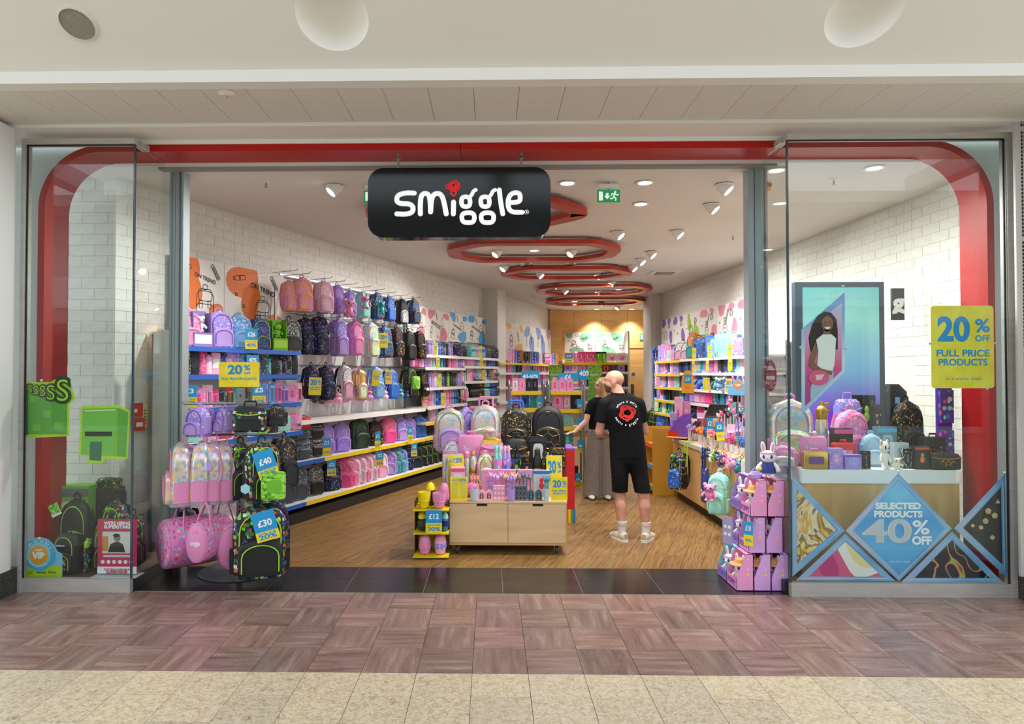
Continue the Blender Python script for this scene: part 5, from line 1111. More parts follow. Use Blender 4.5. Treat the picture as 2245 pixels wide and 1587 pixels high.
# ---------------- wheeled wooden table with steps
PLY = noisy([(.3, '#d9b585'), (.5, '#e2c194'), (.7, '#eacda4')], 2.0, .5, dist=.8, stretch=(.5, 1, 3), key='pale birch ply'); PLYE = plain('#c8a070', .6)
pf0, pf1 = ony(985, 1150, 6.34), ony(1243, 1150, 6.34); TX0, TX1 = pf0.x, pf1.x; TW = TX1 - TX0
tb = thing('display_table', 'pale plywood display table on castors with two front flaps', 'table', ((TX0 + TX1) / 2, 6.34, 0)); h_ = TW / 2
link('carcass', G().box(-h_, .02, .10, h_, 1.25, .49), PLY, tb); link('base_board', G().box(-h_, -.0, .095, h_, .02, .115), PLYE, tb); link('table_top', G().box(-h_, -.005, .49, h_, 1.25, .51), PLY, tb)
for s in (0, 1):
    a, b = (-h_ + .004, -.002) if s == 0 else (.002, h_ - .012); m = (a + b) / 2 + (.03 if s == 0 else .01)
    # flap with a notch cut for the grip
    link('flap_door', G().prism([(a, .118), (b, .118), (b, .485), (m + .05, .485), (m + .05, .462), (m - .05, .462), (m - .05, .485), (a, .485)], 0, .018), PLY, tb)
    link('grip_recess', G().box(m - .05, .012, .462, m + .05, .0195, .485), DARK, tb)
link('end_board', G().box(h_ - .012, -.003, .1, h_, .02, .49), PLYE, tb)
for x, y in ((-h_ + .07, .08), (h_ - .09, .08), (-h_ + .07, 1.15), (h_ - .09, 1.15)):
    c = link('castor', G().lathe([(.032, -.012), (.036, -.008), (.036, .008), (.032, .012)], 16, M=Matrix.Translation((x, y, .036)) @ Matrix.Rotation(R(90), 4, 'Y')), plain('#3a3d42', .4), tb)
    link('castor_fork', G().box(x - .022, y - .02, .03, x - .016, y + .02, .095).box(x + .016, y - .02, .03, x + .022, y + .02, .095).box(x - .022, y - .02, .085, x + .022, y + .02, .095), SM, c)
for (a, z) in ((.30, .62), (.52, .73), (.74, .88)): link('step', G().box(-h_ + .03, a, .51, h_ - .03, 1.2, z), PLY, tb)
link('side_rail', G().tube([(-h_ - .035, .2, .16), (-h_ - .035, .2, .78), (-h_ - .035, .26, .86), (-h_ - .035, .6, .88), (-h_ - .035, .9, .88)], .013, 8).tube([(-h_ - .035, .42, .16), (-h_ - .035, .42, .66), (-h_ - .035, .5, .72)], .013, 8), plain('#7f858c', .35, .5), tb)
link('side_plate', G().box(-h_ - .045, .15, .14, -h_, .5, .18), SM, tb)
TY = 6.34
T3, T2, T1, T0 = (.883, TY + .92), (.733, TY + .62), (.623, TY + .41), (.513, TY + .15)
tp_ = 'on the centre display table'
def tt(kind, dk, x0, y0, x1, T, lb, rz=0.0, dy=0.0, **k): return on(kind, dk, x0, y0, x1, T[0], T[1] + dy, rz, lb, **k)
tt('backpack', 'foil', 951, 890, 1020, T3, 'foil backpack with lilac top, leftmost on the centre table', R(8), mats=(HOLO, LILAC, GOLD, PINK))
tt('backpack', 'lilac', 1008, 888, 1036, T3, 'lilac backpack mostly hidden behind the foil ones', R(40), .12)
tt('trolley_backpack', 'foil', 1030, 872, 1098, T3, 'foil trolley backpack with pink handle, centre table', R(-4), mats=(HOLO, HOLO2, PINK, PINK, PINK))
def football(o, w, z, y):   # gold panel lines
    g = G(); P5 = [(w * .42 * math.cos(R(90 + 72 * k)), z + w * .42 * math.sin(R(90 + 72 * k))) for k in range(5)]
    g.tube([(a, y, b) for a, b in P5], .0028, 4, closed=True)
    out = [(w * 1.0 * math.cos(R(90 + 36 * k)), z + w * 1.0 * math.sin(R(90 + 36 * k)) * .9) for k in range(10)]
    g.tube([(a, y + .006, b) for a, b in out], .0028, 4, closed=True)
    for k in range(5): g.tube([(P5[k][0], y, P5[k][1]), (out[2 * k][0], y + .006, out[2 * k][1])], .0028, 4)
    link('gold_seams', g, GOLD, o)
o = tt('trolley_backpack', 'blackgold', 1098, 880, 1165, T3, 'black and gold trolley backpack with blue grip', 0, mats=(fab('blackgold', 0), BK, BK, BK, BLUE)); football(o, .10, .13, -.117)
o = tt('backpack', 'blackgold2', 1166, 884, 1236, T3, 'plain black backpack with gold football seams', R(-4), mats=(BK, BK, BK, BK)); football(o, .11, .13, -.117)
link('badge', G().box(-.02, -.08, .36, .02, -.074, .372), plain('#b87a5a', .4), o)
tt('mini_backpack', 'foil', 972, 960, 1015, T2, 'small foil bag with pink trim, left on the middle step', R(5))
tt('lunchbox', 'pinkfl', 1014, 945, 1051, T2, 'pink patterned hard case standing upright, centre table', 0, mats=(PINK, fab('pinkfl', 0), PINK))
tt('lunch_bag', 'pinkfl', 1052, 946, 1103, T2, 'pink lunch bag with gold flap, centre table', 0, mats=(fab('pinkfl', 0), GOLD, PINK, PINK))
o = tt('lunch_bag', 'blackgold', 1106, 950, 1157, T2, 'black and gold lunch bag, centre table', 0, mats=(fab('blackgold', 0), BK, GOLD, BK))
tt('boxed_toy', 'black', 1160, 957, 1198, T2, 'black craft set box, centre table', 0, mats=(BK, CLEAR, GOLD, plain('#30333a', .4)))
tt('lunchbox', 'blackgold', 1205, 975, 1238, T2, 'black and gold case at the right end, centre table', R(-10), -.0, mats=(fab('blackgold', 0), BK, BK))
tt('lunchbox', 'foil', 975, 988, 1012, T1, 'foil pink case behind the upper yellow card', R(8), mats=(HOLO, HOLO2, PINK))
tt('drinks_bottle', 'foil', 1015, 983, 1031, T1, 'clear pink bottle, left one on the lower step', 0, mats=(HOLO, PINK))
tt('steel_flask', 'gold', 1030, 988, 1046, T1, 'gold flask on the lower step', 0, mats=(HOLO, GOLD, GOLD))
tt('mini_backpack', 'gold', 1045, 986, 1083, T1, 'tiny gold iridescent backpack on the lower step', R(12), mats=(HOLO2, HOLO, GOLD, PINK))
for x, c, lb in ((1083, 'mint', 'pink pot holding mint bottles'), (1102, 'plainlilac', 'lilac pot holding purple bottles'), (1121, 'camo', 'black pot holding lime bottles')):
    tt('pen_pot', 'pinkfl', x, 1005, x + 18, T1, lb + ', lower step', 0, mats=((fab('pinkfl', 0) if c == 'mint' else fab('lilac', 0) if 'lilac' in c else fab('pixel', 0)),))
    for j in range(2): tt('steel_flask', c, x + 1 + j * 8, 977, x + 9 + j * 8, T1, 'small %s bottle, %s in the %s pot' % (DES[c][0], 'left' if j == 0 else 'right', 'first' if x == 1083 else 'second' if x == 1102 else 'third'), 0, .0)
for j in range(2):
    q = tt('boxed_toy', 'black', 1141, 1010, 1168, (.623 + j * .095, TY + .41), 'black box with orange figure, %s of two stacked' % ('lower' if j == 0 else 'upper'), 0, mats=(BK, plain('#2c2e35', .2), ORNG, DARK)); q.scale.z = .095 / .14
tt('steel_flask', 'blackgold', 1168, 985, 1188, T1, 'black flask with lens-like front', 0, mats=(BK, BK, GOLD))
tt('steel_flask', 'blackgold', 1186, 990, 1203, T1, 'black and gold flask beside the upper 20 percent card', 0, mats=(fab('blackgold', 0), BK, GOLD))
p = ony(999, 1045, TY + .27); card20(Vector((p.x, TY + .27, .513)), .155, p.z * 0 + ony(999, 997, TY + .27).z - .513, 0, 'upper yellow card with columns of small print, left on the centre table', kind='list')
card20(Vector((ony(1215, 1045, TY + .27).x, TY + .27, .513)), .155, ony(1215, 998, TY + .27).z - .513, 0, 'upper yellow 20 percent card, right on the centre table', kind='full')
tt('boxed_toy', 'lpink', 989, 1024, 1019, T0, 'pink box of small eggs beside the lower yellow card', 0, .08, mats=(LPINK, plain('#bfe6e6', .3), LILAC, HOTP))
p = ony(1036, 1072, T0[1] + .07); t = thing('toy_ball', 'clear pink toy ball behind the pen pot', 'ball', (p.x, T0[1] + .07, .514)); link('ball', G().ell((0, 0, .07), .07, 20, 12), plain('#f07cb4', .15), t); link('ball_band', G().tube([(.0705 * math.cos(2 * PI * k / 20), .0705 * math.sin(2 * PI * k / 20), .07) for k in range(20)], .003, 4, closed=True), LPINK, t)
for i, (a, b) in enumerate(((1056, 1094), (1096, 1132), (1134, 1168))): tt('boxed_toy', 'pinkfl', a, 1029, b, T0, 'flat pink patterned gift box, %s of three in the second row' % ORD[i], 0, .10, mats=(plain('#e3a3cf', .5), fab('pinkfl', 0), LILAC, PINK), dep=.05)
tt('boxed_toy', 'clear', 1168, 1030, 1206, T0, 'clear box of coloured pens, second row of the centre table', 0, .10, mats=(CLEAR, plain('#a9c4dc', .2), REDP, BLUE), dep=.05)
FR = (.513, TY + .035)
card20(Vector((ony(1006, 1090, FR[1] - .02).x, FR[1] - .02, .513)), .163, .225, 0, 'lower yellow card with columns of small print, front left of the centre table', kind='list')
card20(Vector((ony(1226, 1090, FR[1] - .02).x, FR[1] - .02, .513)), .155, .225, 0, 'lower yellow 20 percent card, front right of the centre table', kind='full')
for i, (a, b, c, lb) in enumerate(((1030, 1050, 'lpink', 'clear pot of pink pens'), (1110, 1130, 'plainlilac', 'lilac pot of pens'), (1190, 1206, 'plainteal', 'pot of blue pens'))):
    tt('pen_pot', c, a, 1070, b, FR, lb + ' in the front row of the centre table', 0, mats=(CLEAR if i != 1 else LILAC,))
    for j in range(5): tt('novelty_pen', ['lpink', 'lilac', 'teal'][i], a + 1 + j * (b - a - 7) / 4, 1042 + (j % 2) * 4, a + 7 + j * (b - a - 7) / 4, (.52, FR[1] + (j % 2) * .01), '%s pen in the %s' % (ORD[j], lb), 0, mats=((LPINK, plain('#f3a08c', .5)), (LILAC, plain('#b9a0e8', .5)), (TEALC, plain('#5f9fb8', .5)))[i])
for i in range(12):
    a = 1070 + i * 8; c = ['plainlilac', 'orange', 'greycol'][i // 4]
    tt('novelty_pen', c, a, 1034 + (i % 3) * 3, a + 10, (.514, TY + .11 + (i % 2) * .015), '%s topped pen, %s in the middle bunch on the centre table' % (['lilac', 'peach', 'grey'][i // 4], ORD[i]), 0, mats=[(LILAC, plain('#d7a8e0', .5)), (ORNG, plain('#f3b98a', .5)), (GREY, plain('#7a8088', .5))][i // 4], group='topped pens in the middle bunch')
for i in range(2): tt('arched_box', 'pinkfl', 1048 + i * 16, 1074, 1064 + i * 16, FR, 'small pink arched window box, %s of two' % ('left' if i == 0 else 'right'), 0, mats=(LPINK, plain('#5b4a58', .3), ORNG))
for i in range(2): tt('arched_box', 'greycol', 1156 + i * 17, 1073, 1172 + i * 17, FR, 'small navy arched window box, %s of two' % ('left' if i == 0 else 'right'), 0, mats=(plain('#55607a', .5), plain('#22303c', .3), plain('#3f9a5a', .4)))
for x0, x1, n_, c, lb in ((1081, 1107, 3, '#ee9fc8', 'pink'), (1128, 1155, 3, '#5b6472', 'grey')):
    for k in range(n_):
        p = ony((x0 + x1) / 2, 1090, FR[1]); t = thing('small_box', '%s flat box, %s in its stack of three, front of the centre table' % (lb, ['bottom', 'middle', 'top'][k]), 'box', (p.x, FR[1] + .02, .5135 + k * .046)); w = (x1 - x0) / FPX * FR[1] / 2
        link('carton', G().box(-w, -.03, 0, w, .03, .045), plain(c, .5), t)
        for s in (-1, 0, 1): link('window', G().prism(ngon(s * w * .6, .022, .010, n=10), -.031, -.03), plain('#f6e3d0' if lb == 'pink' else '#2a2d34', .3), t)
# ---------------- egg-bottle stand
ex = ony(946, 1150, 6.25).x; es = thing('egg_stand', 'yellow cardboard three-shelf stand left of the centre table', 'display stand', (ex, 6.25, 0)); zE = (.03, .245, .46)
for z in zE: link('shelf', G().box(-.165, -.08, z - .012, .165, .26, z), plain('#e9cf18', .5), es)
link('back_board', G().box(-.165, .26, 0, .165, .27, .52), plain('#e9cf18', .5), es)
for s in (-1, 1): link('side_board', G().box(s * .16 - .004, .05, 0, s * .16 + .004, .26, .52), plain('#1f2126', .5), es)
link('foot', G().box(-.14, -.02, .0, .14, .24, .018), plain('#e9cf18', .5), es)
DG = plain('#30343a', .25); 
def egg(x0, y0, x1, z, dy, mats, lb, kind='egg_bottle'): return on(kind, None, x0, y0, x1, z + .002, 6.25 + dy, 0, lb, mats=mats)
egg(915, 1078, 946, zE[2], .0, (YEL, YEL, YEL), 'yellow two-part bowl cup on the top yellow shelf', 'bowl_cup'); egg(947, 1080, 979, zE[2], .0, (PINK, LPINK, PINK), 'pink two-part bowl cup on the top yellow shelf', 'bowl_cup')
egg(931, 1057, 957, zE[2], .15, (DG, YEL, DG), 'dark egg bottle with yellow cap behind the cups'); egg(962, 1058, 986, zE[2], .15, (PINK, PINK, fab('pinkfl', 0)), 'pink egg bottle behind the pink cup')
egg(914, 1122, 937, zE[1], .02, (DG, YEL, plain('#3c4a44', .3)), 'dark egg bottle with lime cap on the middle yellow shelf'); egg(966, 1122, 984, zE[1], .02, (plain('#3c7fc0', .3), MINT, NAVY), 'blue egg bottle on the middle yellow shelf')
egg(917, 1169, 946, zE[0], .02, (PINK, PINK, fab('pinkfl', 0)), 'pink egg bottle, left on the lowest yellow shelf'); egg(951, 1169, 980, zE[0], .02, (LPINK, PINK, fab('lilac', 0)), 'pink and lilac egg bottle, right on the lowest yellow shelf')
ticket(Vector((ony(951, 1165, 6.15).x, 6.15, ony(951, 1170, 6.15).z)), .15, .215, 0, '£12', ('SAVE OVER', '30%'), 'blue and yellow 12 pounds card on the yellow cardboard stand', split=.46)
# ---------------- red box display right of the table
p = ony(1246, 1100, 7.9); rb = thing('red_display_box', 'tall red cardboard display behind the right end of the centre table', 'display box', (p.x, 7.9, 0))
link('tower', G().box(-.05, -.2, .16, .05, .3, .84), plain('#c21f24', .5), rb)
for k, c in enumerate(('#e0542a', '#f0c020', '#3fa04a', '#2d6fc0')): link('rainbow_stripe', G().box(-.05 + k * .027, -.2, 0.0, -.05 + (k + 1) * .027, .3, .16), plain(c, .5), rb)
link('lid', G().box(-.05, -.2, .84, .058, .3, .86), PURP, rb)
# ---------------- tube racks farther back
def rack(x0, x1, Y, zs, ztop, lb, blue=None):
    a, b = ony(x0, 900, Y).x, ony(x1, 900, Y).x; w = b - a; t = thing('tube_rack', lb, 'rack', (a, Y, 0))
    for x in (-.03, w + .03): link('side_tube', G().tube([(x, 0, .02), (x, 0, ztop - .05), (x, .05, ztop), (x, .28, ztop), (x, .33, ztop - .05), (x, .36, .02)], .018, 8), SM, t)
    for i, z in enumerate(zs):
        s = link('shelf', G().box(0, .01, z - .03, w, .33, z), SHW, t); link('edge_strip', G().box(0, 0, z - .055, w, .01, z + .003), EY, s)
    return a, b
def fill(a, b, Y, z, seq, where, gap=.01, rz=0.0):
    x = a + .02; i = 0
    while i < 30:
        kind, dk, w, h = seq[i % len(seq)]
        if x + w > b - .005: break
        inst(kind, dk, (x + w / 2, Y + .14, z + .003), rz + rnd.uniform(-.04, .04), (w, h, min(.2, PROTO[kind][1][2] * h / PROTO[kind][1][1])), '%s %s, %s from the left %s' % (DES[dk][0], KN[kind], ORD[i], where), group='goods ' + where); x += w + gap; i += 1
a, b = rack(1121, 1188, 10.6, [.5, .86, 1.17, 1.44], 1.60, 'grey tube rack under the 40-60 percent card')
fill(a, b, 10.6, 1.44, [('boxed_toy', 'lpink', .1, .2), ('boxed_toy', 'pink', .1, .2), ('boxed_toy', 'black', .09, .2), ('boxed_toy', 'black', .09, .2)], 'on the top shelf of the left rack')
fill(a, b, 10.6, 1.17, [('notebook', 'lilac', .14, .2), ('notebook', 'plainblue', .12, .2), ('notebook', 'teal', .14, .2)], 'on the second shelf of the left rack')
fill(a, b, 10.6, .86, [('boxed_toy', 'lilac', .14, .22), ('boxed_toy', 'teal', .14, .22), ('boxed_toy', 'pink', .14, .22)], 'on the third shelf of the left rack')
t = thing('discount_card', 'blue 40-60 percent off card above the left rack', 'sign', (ony(1163, 834, 10.75).x, 10.75, ony(1163, 833, 10.75).z)); w = 40 / FPX * 10.75; h = w * .5
link('card', G().box(-w / 2, -.002, 0, w / 2, .002, h), CB, t); text('40-60%', None, WT, t, (0, -.004, h * .38), width=w * .84, bold=.03); link('card_stem', G().box(-.006, 0, -.18, .006, .004, 0), SM, t)
a, b = rack(1208, 1276, 10.3, [.06, .56, .90, 1.17, 1.45], 1.60, 'grey tube rack under the 6 pounds card')
fill(a, b, 10.3, 1.45, [('arched_box', 'pinkfl', .105, .21)] * 4, 'on the top shelf of the right rack', .012)
fill(a, b, 10.3, 1.17, [('boxed_toy', 'pink', .18, .23), ('boxed_toy', 'lpink', .1, .2), ('boxed_toy', 'black', .15, .21)], 'on the second shelf of the right rack')
fill(a, b, 10.3, .90, [('notebook', 'plainlilac', .15, .2), ('notebook', 'mint', .18, .21)], 'on the third shelf of the right rack')
fill(a, b, 10.3, .56, [('boxed_toy', 'lilac', .14, .24), ('boxed_toy', 'teal', .18, .25)], 'on the fourth shelf of the right rack')
fill(a, b, 10.3, .06, [('boxed_toy', 'galaxy', .2, .2), ('boxed_toy', 'spider', .2, .22)], 'on the bottom shelf of the right rack')
Y = 10.45; p = ony(1245, 841, Y); w = 41 / FPX * Y; h = w * .56; t = thing('discount_card', 'blue and yellow 6 pounds card above the right rack', 'sign', p)
link('blue_card', G().box(-w / 2, -.002, h * .2, w / 2, .002, h), CB, t); link('yellow_card', G().box(-w / 2, -.002, 0, w / 2, .002, h * .2), CY_, t); text('£6', None, WT, t, (0, -.004, h * .6), width=w * .36, bold=.03); link('card_stem', G().box(-.006, 0, -.2, .006, .004, 0), SM, t)
for x, y, pr, n_ in ((1183, 890, '£10', 'left rack'), (1271, 895, '£4', 'right rack, second shelf'), (1273, 936, '£8', 'right rack, third shelf'), (1272, 984, '£5', 'right rack, fourth shelf'), (1267, 1057, '£5', 'right rack, bottom shelf')):
    Yt = 10.57 if x < 1200 else 10.27; p = ony(x, y, Yt); ticket(p, .085, .14, 0, pr, (), 'small blue %s price card, %s' % (pr.replace('£', '') + ' pounds', n_), split=.04)
for x, lb in ((1218, 'left'), (1305, 'right')):
    p = ony(x, 870, 11.6); w = 28 / FPX * 11.6; t = thing('green_banner', 'tall green pixel-print banner, %s one behind the racks' % lb, 'banner', Vector((p.x, 11.6, 0)))
    top = ony(x, 800, 11.6).z; link('banner_board', G().box(-w / 2, 0, .02, w / 2, .03, top), fab('greenp', 0), t); link('banner_foot', G().box(-w / 2, -.1, 0, w / 2, .12, .02), BK, t); text('MINECRAFT', None, WT, t, (0, -.003, top - .17), width=w * .85, bold=.03)
    link('square_panel', G().box(-w * .4, -.004, top - .62, w * .4, 0, top - .32), plain('#69b83a', .5), t)
# ---------------- back wall shelving
bx0, bx1 = ony(1236, 780, BACKY - .45).x, ony(1377, 780, BACKY - .45).x; w = bx1 - bx0; t = thing('shelving_unit', 'white shelving against the plywood back wall', 'shelving', (bx0, BACKY - .03, 0)); zb = [ony(1300, y, BACKY - .45).z for y in (795, 815, 848, 880)]
link('back_panel', G().box(0, -.02, .1, w, 0, zb[0] + .1), PANELW, t); link('end_panel', G().box(w, -.42, 0, w + .04, 0, ony(1375, 727, BACKY - .1).z), WHITE, t)
for i, z in enumerate(zb): s = link('shelf', G().box(0, -.42, z - .04, w, -.02, z), SHW, t); link('edge_strip', G().box(0, -.43, z - .06, w, -.42, z + .005), EY if i == 0 else EW, s)
fill(bx0 + .25, bx1, BACKY - .5, zb[0], [('drinks_bottle', 'pink', .13, .32)] + [('boxed_toy', 'hotpink', .15, .30)] * 3 + [('boxed_toy', 'greenp', .14, .30)] * 2 + [('boxed_toy', 'cream', .28, .26)] * 3, 'on the top back-wall shelf')
fill(bx0, bx1, BACKY - .5, zb[1], [('boxed_toy', 'lilac', .2, .2), ('boxed_toy', 'lpink', .18, .2), ('boxed_toy', 'pink', .2, .2), ('boxed_toy', 'lilac', .22, .22), ('boxed_toy', 'orange', .2, .2), ('boxed_toy', 'red', .2, .2), ('boxed_toy', 'greycol', .2, .2)], 'on the second back-wall shelf')
fill(bx0, bx1, BACKY - .5, zb[2], [('pencil_case', 'blue', .2, .3), ('pencil_case', 'pink', .2, .3), ('pencil_case', 'lilac', .2, .3), ('pencil_case', 'navydino', .2, .3)], 'on the third back-wall shelf')
p = ony(1247, 795, BACKY - .47); ticket(p, .22, .26, 0, '£10', ('50%',), 'blue and yellow 10 pounds card at the left of the back-wall shelf')
t = thing('discount_card', 'blue 40 percent card hanging before the back-wall shelving', 'sign', ony(1282, 832, 15.0)); link('card', G().box(-.17, -.002, 0, .17, .002, .22), CB, t); text('40%', None, WT, t, (0, -.004, .13), width=.26, bold=.03); link('card_stem', G().box(-.008, 0, -t.location.z + .02, .008, .01, 0).box(-.12, -.1, -t.location.z, .12, .1, -t.location.z + .02), SM, t)
for k, (a, b) in enumerate(((1238, 1305), (1305, 1374))):
    pa, pb, zt, zb_ = ony(a, 750, BACKY - .08), ony(b, 750, BACKY - .08), ony(a, 729, BACKY - .08).z, ony(a, 773, BACKY - .08).z
    t = thing('wall_poster', 'green and white play poster on the plywood wall, %s half' % ('left' if k == 0 else 'right'), 'poster', (pa.x, BACKY - .06, zb_))
    _poster_fill(t, pb.x - pa.x - .01, zt - zb_, '#7fb89a', [(.15, .88, .14, .14), (.70, .78, .2, .24), (.42, .10, .22, .18)], [('astro', .35, .4, .6, 10), ('horse', .82, .35, .5, 0), ('star', .15, .6, .4, 0), ('cloud', .42, .85, .35, 0)], [('PLAY', .68, .72, .2, 20)])
# ================================================================ PEOPLE
def blob(g, voxel=.010, smooth=5, cut=None):
    """union the rounded pieces of a figure into one continuous surface"""
    me = g.mesh('m', False); ob = bpy.data.objects.new('m', me); C.objects.link(ob)
    r = ob.modifiers.new('r', 'REMESH'); r.mode = 'VOXEL'; r.voxel_size = voxel; s = ob.modifiers.new('s', 'SMOOTH'); s.iterations = smooth; s.factor = .5
    dg = bpy.context.evaluated_depsgraph_get(); m = bpy.data.meshes.new_from_object(ob.evaluated_get(dg)); bpy.data.objects.remove(ob)
    if cut:
        bm = bmesh.new(); bm.from_mesh(m)
        for co, no in cut:
            bmesh.ops.bisect_plane(bm, geom=bm.verts[:] + bm.edges[:] + bm.faces[:], plane_co=co, plane_no=no, clear_outer=True)
        bm.to_mesh(m); bm.free()
    m.polygons.foreach_set('use_smooth', [True] * len(m.polygons)); m.update(); return m
def limb(g, pts, rad, n=12, sx=1.0):
    """tapered limb: short overlapping segments with balls at the joints"""
    for (a, b), (ra, rb) in zip(zip(pts, pts[1:]), zip(rad, rad[1:])): g.tube([a, Vector(a).lerp(Vector(b), .5), b], [ra, (ra + rb) / 2 * 1.02, rb], n)
    for p, r in zip(pts, rad): g.ell(p, r, n, 8)
def torso(g, sec, n=22, M=None): g.rings([[(cx + rx * math.cos(2 * PI * i / n), cy + ry * math.sin(2 * PI * i / n), z) for i in range(n)] for z, cx, cy, rx, ry in sec], M=M)
def head(g, c, face, s=1.0, neck=None):
    """face: unit vector the face looks along (horizontal)"""
    f = Vector(face).normalized(); r_ = Vector((f.y, -f.x, 0)); M = Matrix(((r_.x, f.x, 0, c[0]), (r_.y, f.y, 0, c[1]), (0, 0, 1, c[2]), (0, 0, 0, 1)))
    S = lambda x, y, z: (x * s, y * s, z * s)
    g.ell(S(0, -.012, .03), S(.076, .094, .085), 20, 14, M); g.ell(S(0, .022, -.03), S(.062, .070, .075), 18, 12, M); g.ell(S(0, .045, -.078), S(.038, .038, .030), 12, 8, M)   # skull, face, chin
    g.ell(S(0, .098, -.012), S(.012, .022, .020), 10, 8, M); g.ell(S(0, .090, .014), S(.009, .016, .022), 8, 6, M)       # nose
    g.ell(S(0, .086, -.047), S(.022, .012, .008), 10, 6, M); g.ell(S(0, .078, .032), S(.05, .015, .01), 10, 6, M)         # lips, brow
    for k in (-1, 1): g.ell(S(k * .077, -.006, -.008), S(.010, .020, .030), 10, 8, M)                                    # ears
    return M
def hand(g, w, d, up, s=1.0, curl=.5, side=1):
    """palm and five bent fingers; w wrist point, d direction of the fingers, up = back of the hand"""
    d = Vector(d).normalized(); u = Vector(up).normalized(); x = d.cross(u).normalized() * side; w = Vector(w)
    P3 = lambda a, b, c: tuple(w + x * a * s + d * b * s + u * c * s)
    for a in (-.028, -.01, .01, .028): g.tube([P3(a * .8, .0, 0), P3(a, .085, 0)], [.015 * s, .013 * s], 8)
    for i, (a, L) in enumerate(((-.030, .058), (-.010, .074), (.011, .080), (.031, .070))):
        q = P3(a, .08, 0); p1 = P3(a * 1.12, .08 + L * .45, -.01 * curl * 2); p2 = P3(a * 1.18, .08 + L * .78, -.035 * curl * 1.5); p3 = P3(a * 1.2, .08 + L, -.06 * curl * 1.6)
        g.tube([q, p1, p2, p3], [.0095 * s, .009 * s, .008 * s, .006 * s], 8); g.ell(p3, .0062 * s, 8, 6)
    g.tube([P3(.025, .02, 0), P3(.055, .045, -.01), P3(.066, .08, -.02), P3(.066, .10, -.03)], [.014 * s, .012 * s, .0095 * s, .007 * s], 8)
SKIN = noisy([(.3, '#c98f78'), (.7, '#d9a38b')], 14, .55, key='skin'); TEE = noisy([(.3, '#0d0d0f'), (.7, '#16161a')], 30, .85, spec=.2, key='black cotton')
# ---- man: seen from behind, head turned to his right side of the picture's left
man = thing('person', 'bald bearded man in black t-shirt and shorts, standing with his back turned', 'person', (1.394, 6.90, 0), rz=R(0))
g = G()
hd = (-.122, .06, 1.635); fm = (-.94, .22, 0)
Mh = head(g, hd, fm, 1.03)
g.tube([(-.06, .02, 1.44), (-.085, .035, 1.53), (-.11, .05, 1.60)], [.080, .064, .060], 14)
torso(g, [(.84, .02, .03, .14, .09), (.95, .02, .02, .155, .105), (1.08, .0, .01, .148, .10), (1.22, -.025, .005, .155, .105), (1.34, -.045, 0, .155, .095), (1.42, -.055, .01, .12, .07), (1.50, -.065, .015, .06, .055)])
LH, RH, LK, RK, LA, RA_ = (-.07, .02, .86), (.105, .02, .86), (-.062, .05, .47), (.172, .00, .47), (-.05, .00, .085), (.19, -.02, .085)
for H, K, A in ((LH, LK, LA), (RH, RK, RA_)):
    limb(g, [H, K], [.080, .060]); cm = Vector(K).lerp(Vector(A), .30) + Vector((0, -.014, 0)); limb(g, [K, tuple(cm), tuple(Vector(A) + Vector((0, 0, .02)))], [.055, .061, .036])
ARMS = (((-.225, .0, 1.405), (-.278, .03, 1.115), (-.13, .25, 1.06)), ((.125, .01, 1.405), (.198, .06, 1.125), (.05, .27, 1.06)))
for S_, E, W in ARMS:
    limb(g, [S_, E, W], [.046, .045, .030]); sd = 1 if S_[0] > 0 else -1
    hand(g, W, (Vector((-sd * .5, .8, .0))), (0, 0, 1), .95, .6, -sd)
link('body', blob(g, .0085, 4), SKIN, man)
g = G(); torso(g, [(.80, .02, .025, .185, .128), (.95, .015, .02, .187, .130), (1.10, .0, .01, .178, .124), (1.25, -.03, .005, .186, .128), (1.36, -.048, .0, .190, .118), (1.43, -.055, .01, .155, .098), (1.50, -.068, .018, .085, .075), (1.56, -.08, .02, .075, .07)])
for S_, E, W in ARMS:
    sd = 1 if S_[0] > 0 else -1
    g.tube([(-.06 + sd * .05, .015, 1.465), (S_[0] - sd * .01, .0, 1.405)], [.070, .066], 14)
    e_ = Vector(S_).lerp(Vector(E), .64); g.tube([S_, tuple(e_)], [.070, .073], 14); g.ell(S_, .070, 14, 10)
tee = link('tshirt', blob(g, .0095, 6, [((0, 0, .862), (0, 0, -1)), ((-.075, .018, 1.530), (0, -.15, 1))]), TEE, man)
g = G()
for H, K in ((LH, LK), (RH, RK)): limb(g, [(H[0], H[1], .88), (H[0] * 1.0 + (K[0] - H[0]) * .5, .02, .66), (K[0], K[1] + .0, .45)], [.100, .088, .078], 16)
torso(g, [(.80, .02, .02, .155, .115), (.95, .02, .02, .158, .115)])
link('shorts', blob(g, .010, 5, [((0, 0, .50), (0, 0, -1)), ((0, 0, .93), (0, 0, 1))]), plain('#141417', .8, 0, .2), man)
SOCK, SHOE = plain('#ececea', .8), plain('#d8cdb6', .7)
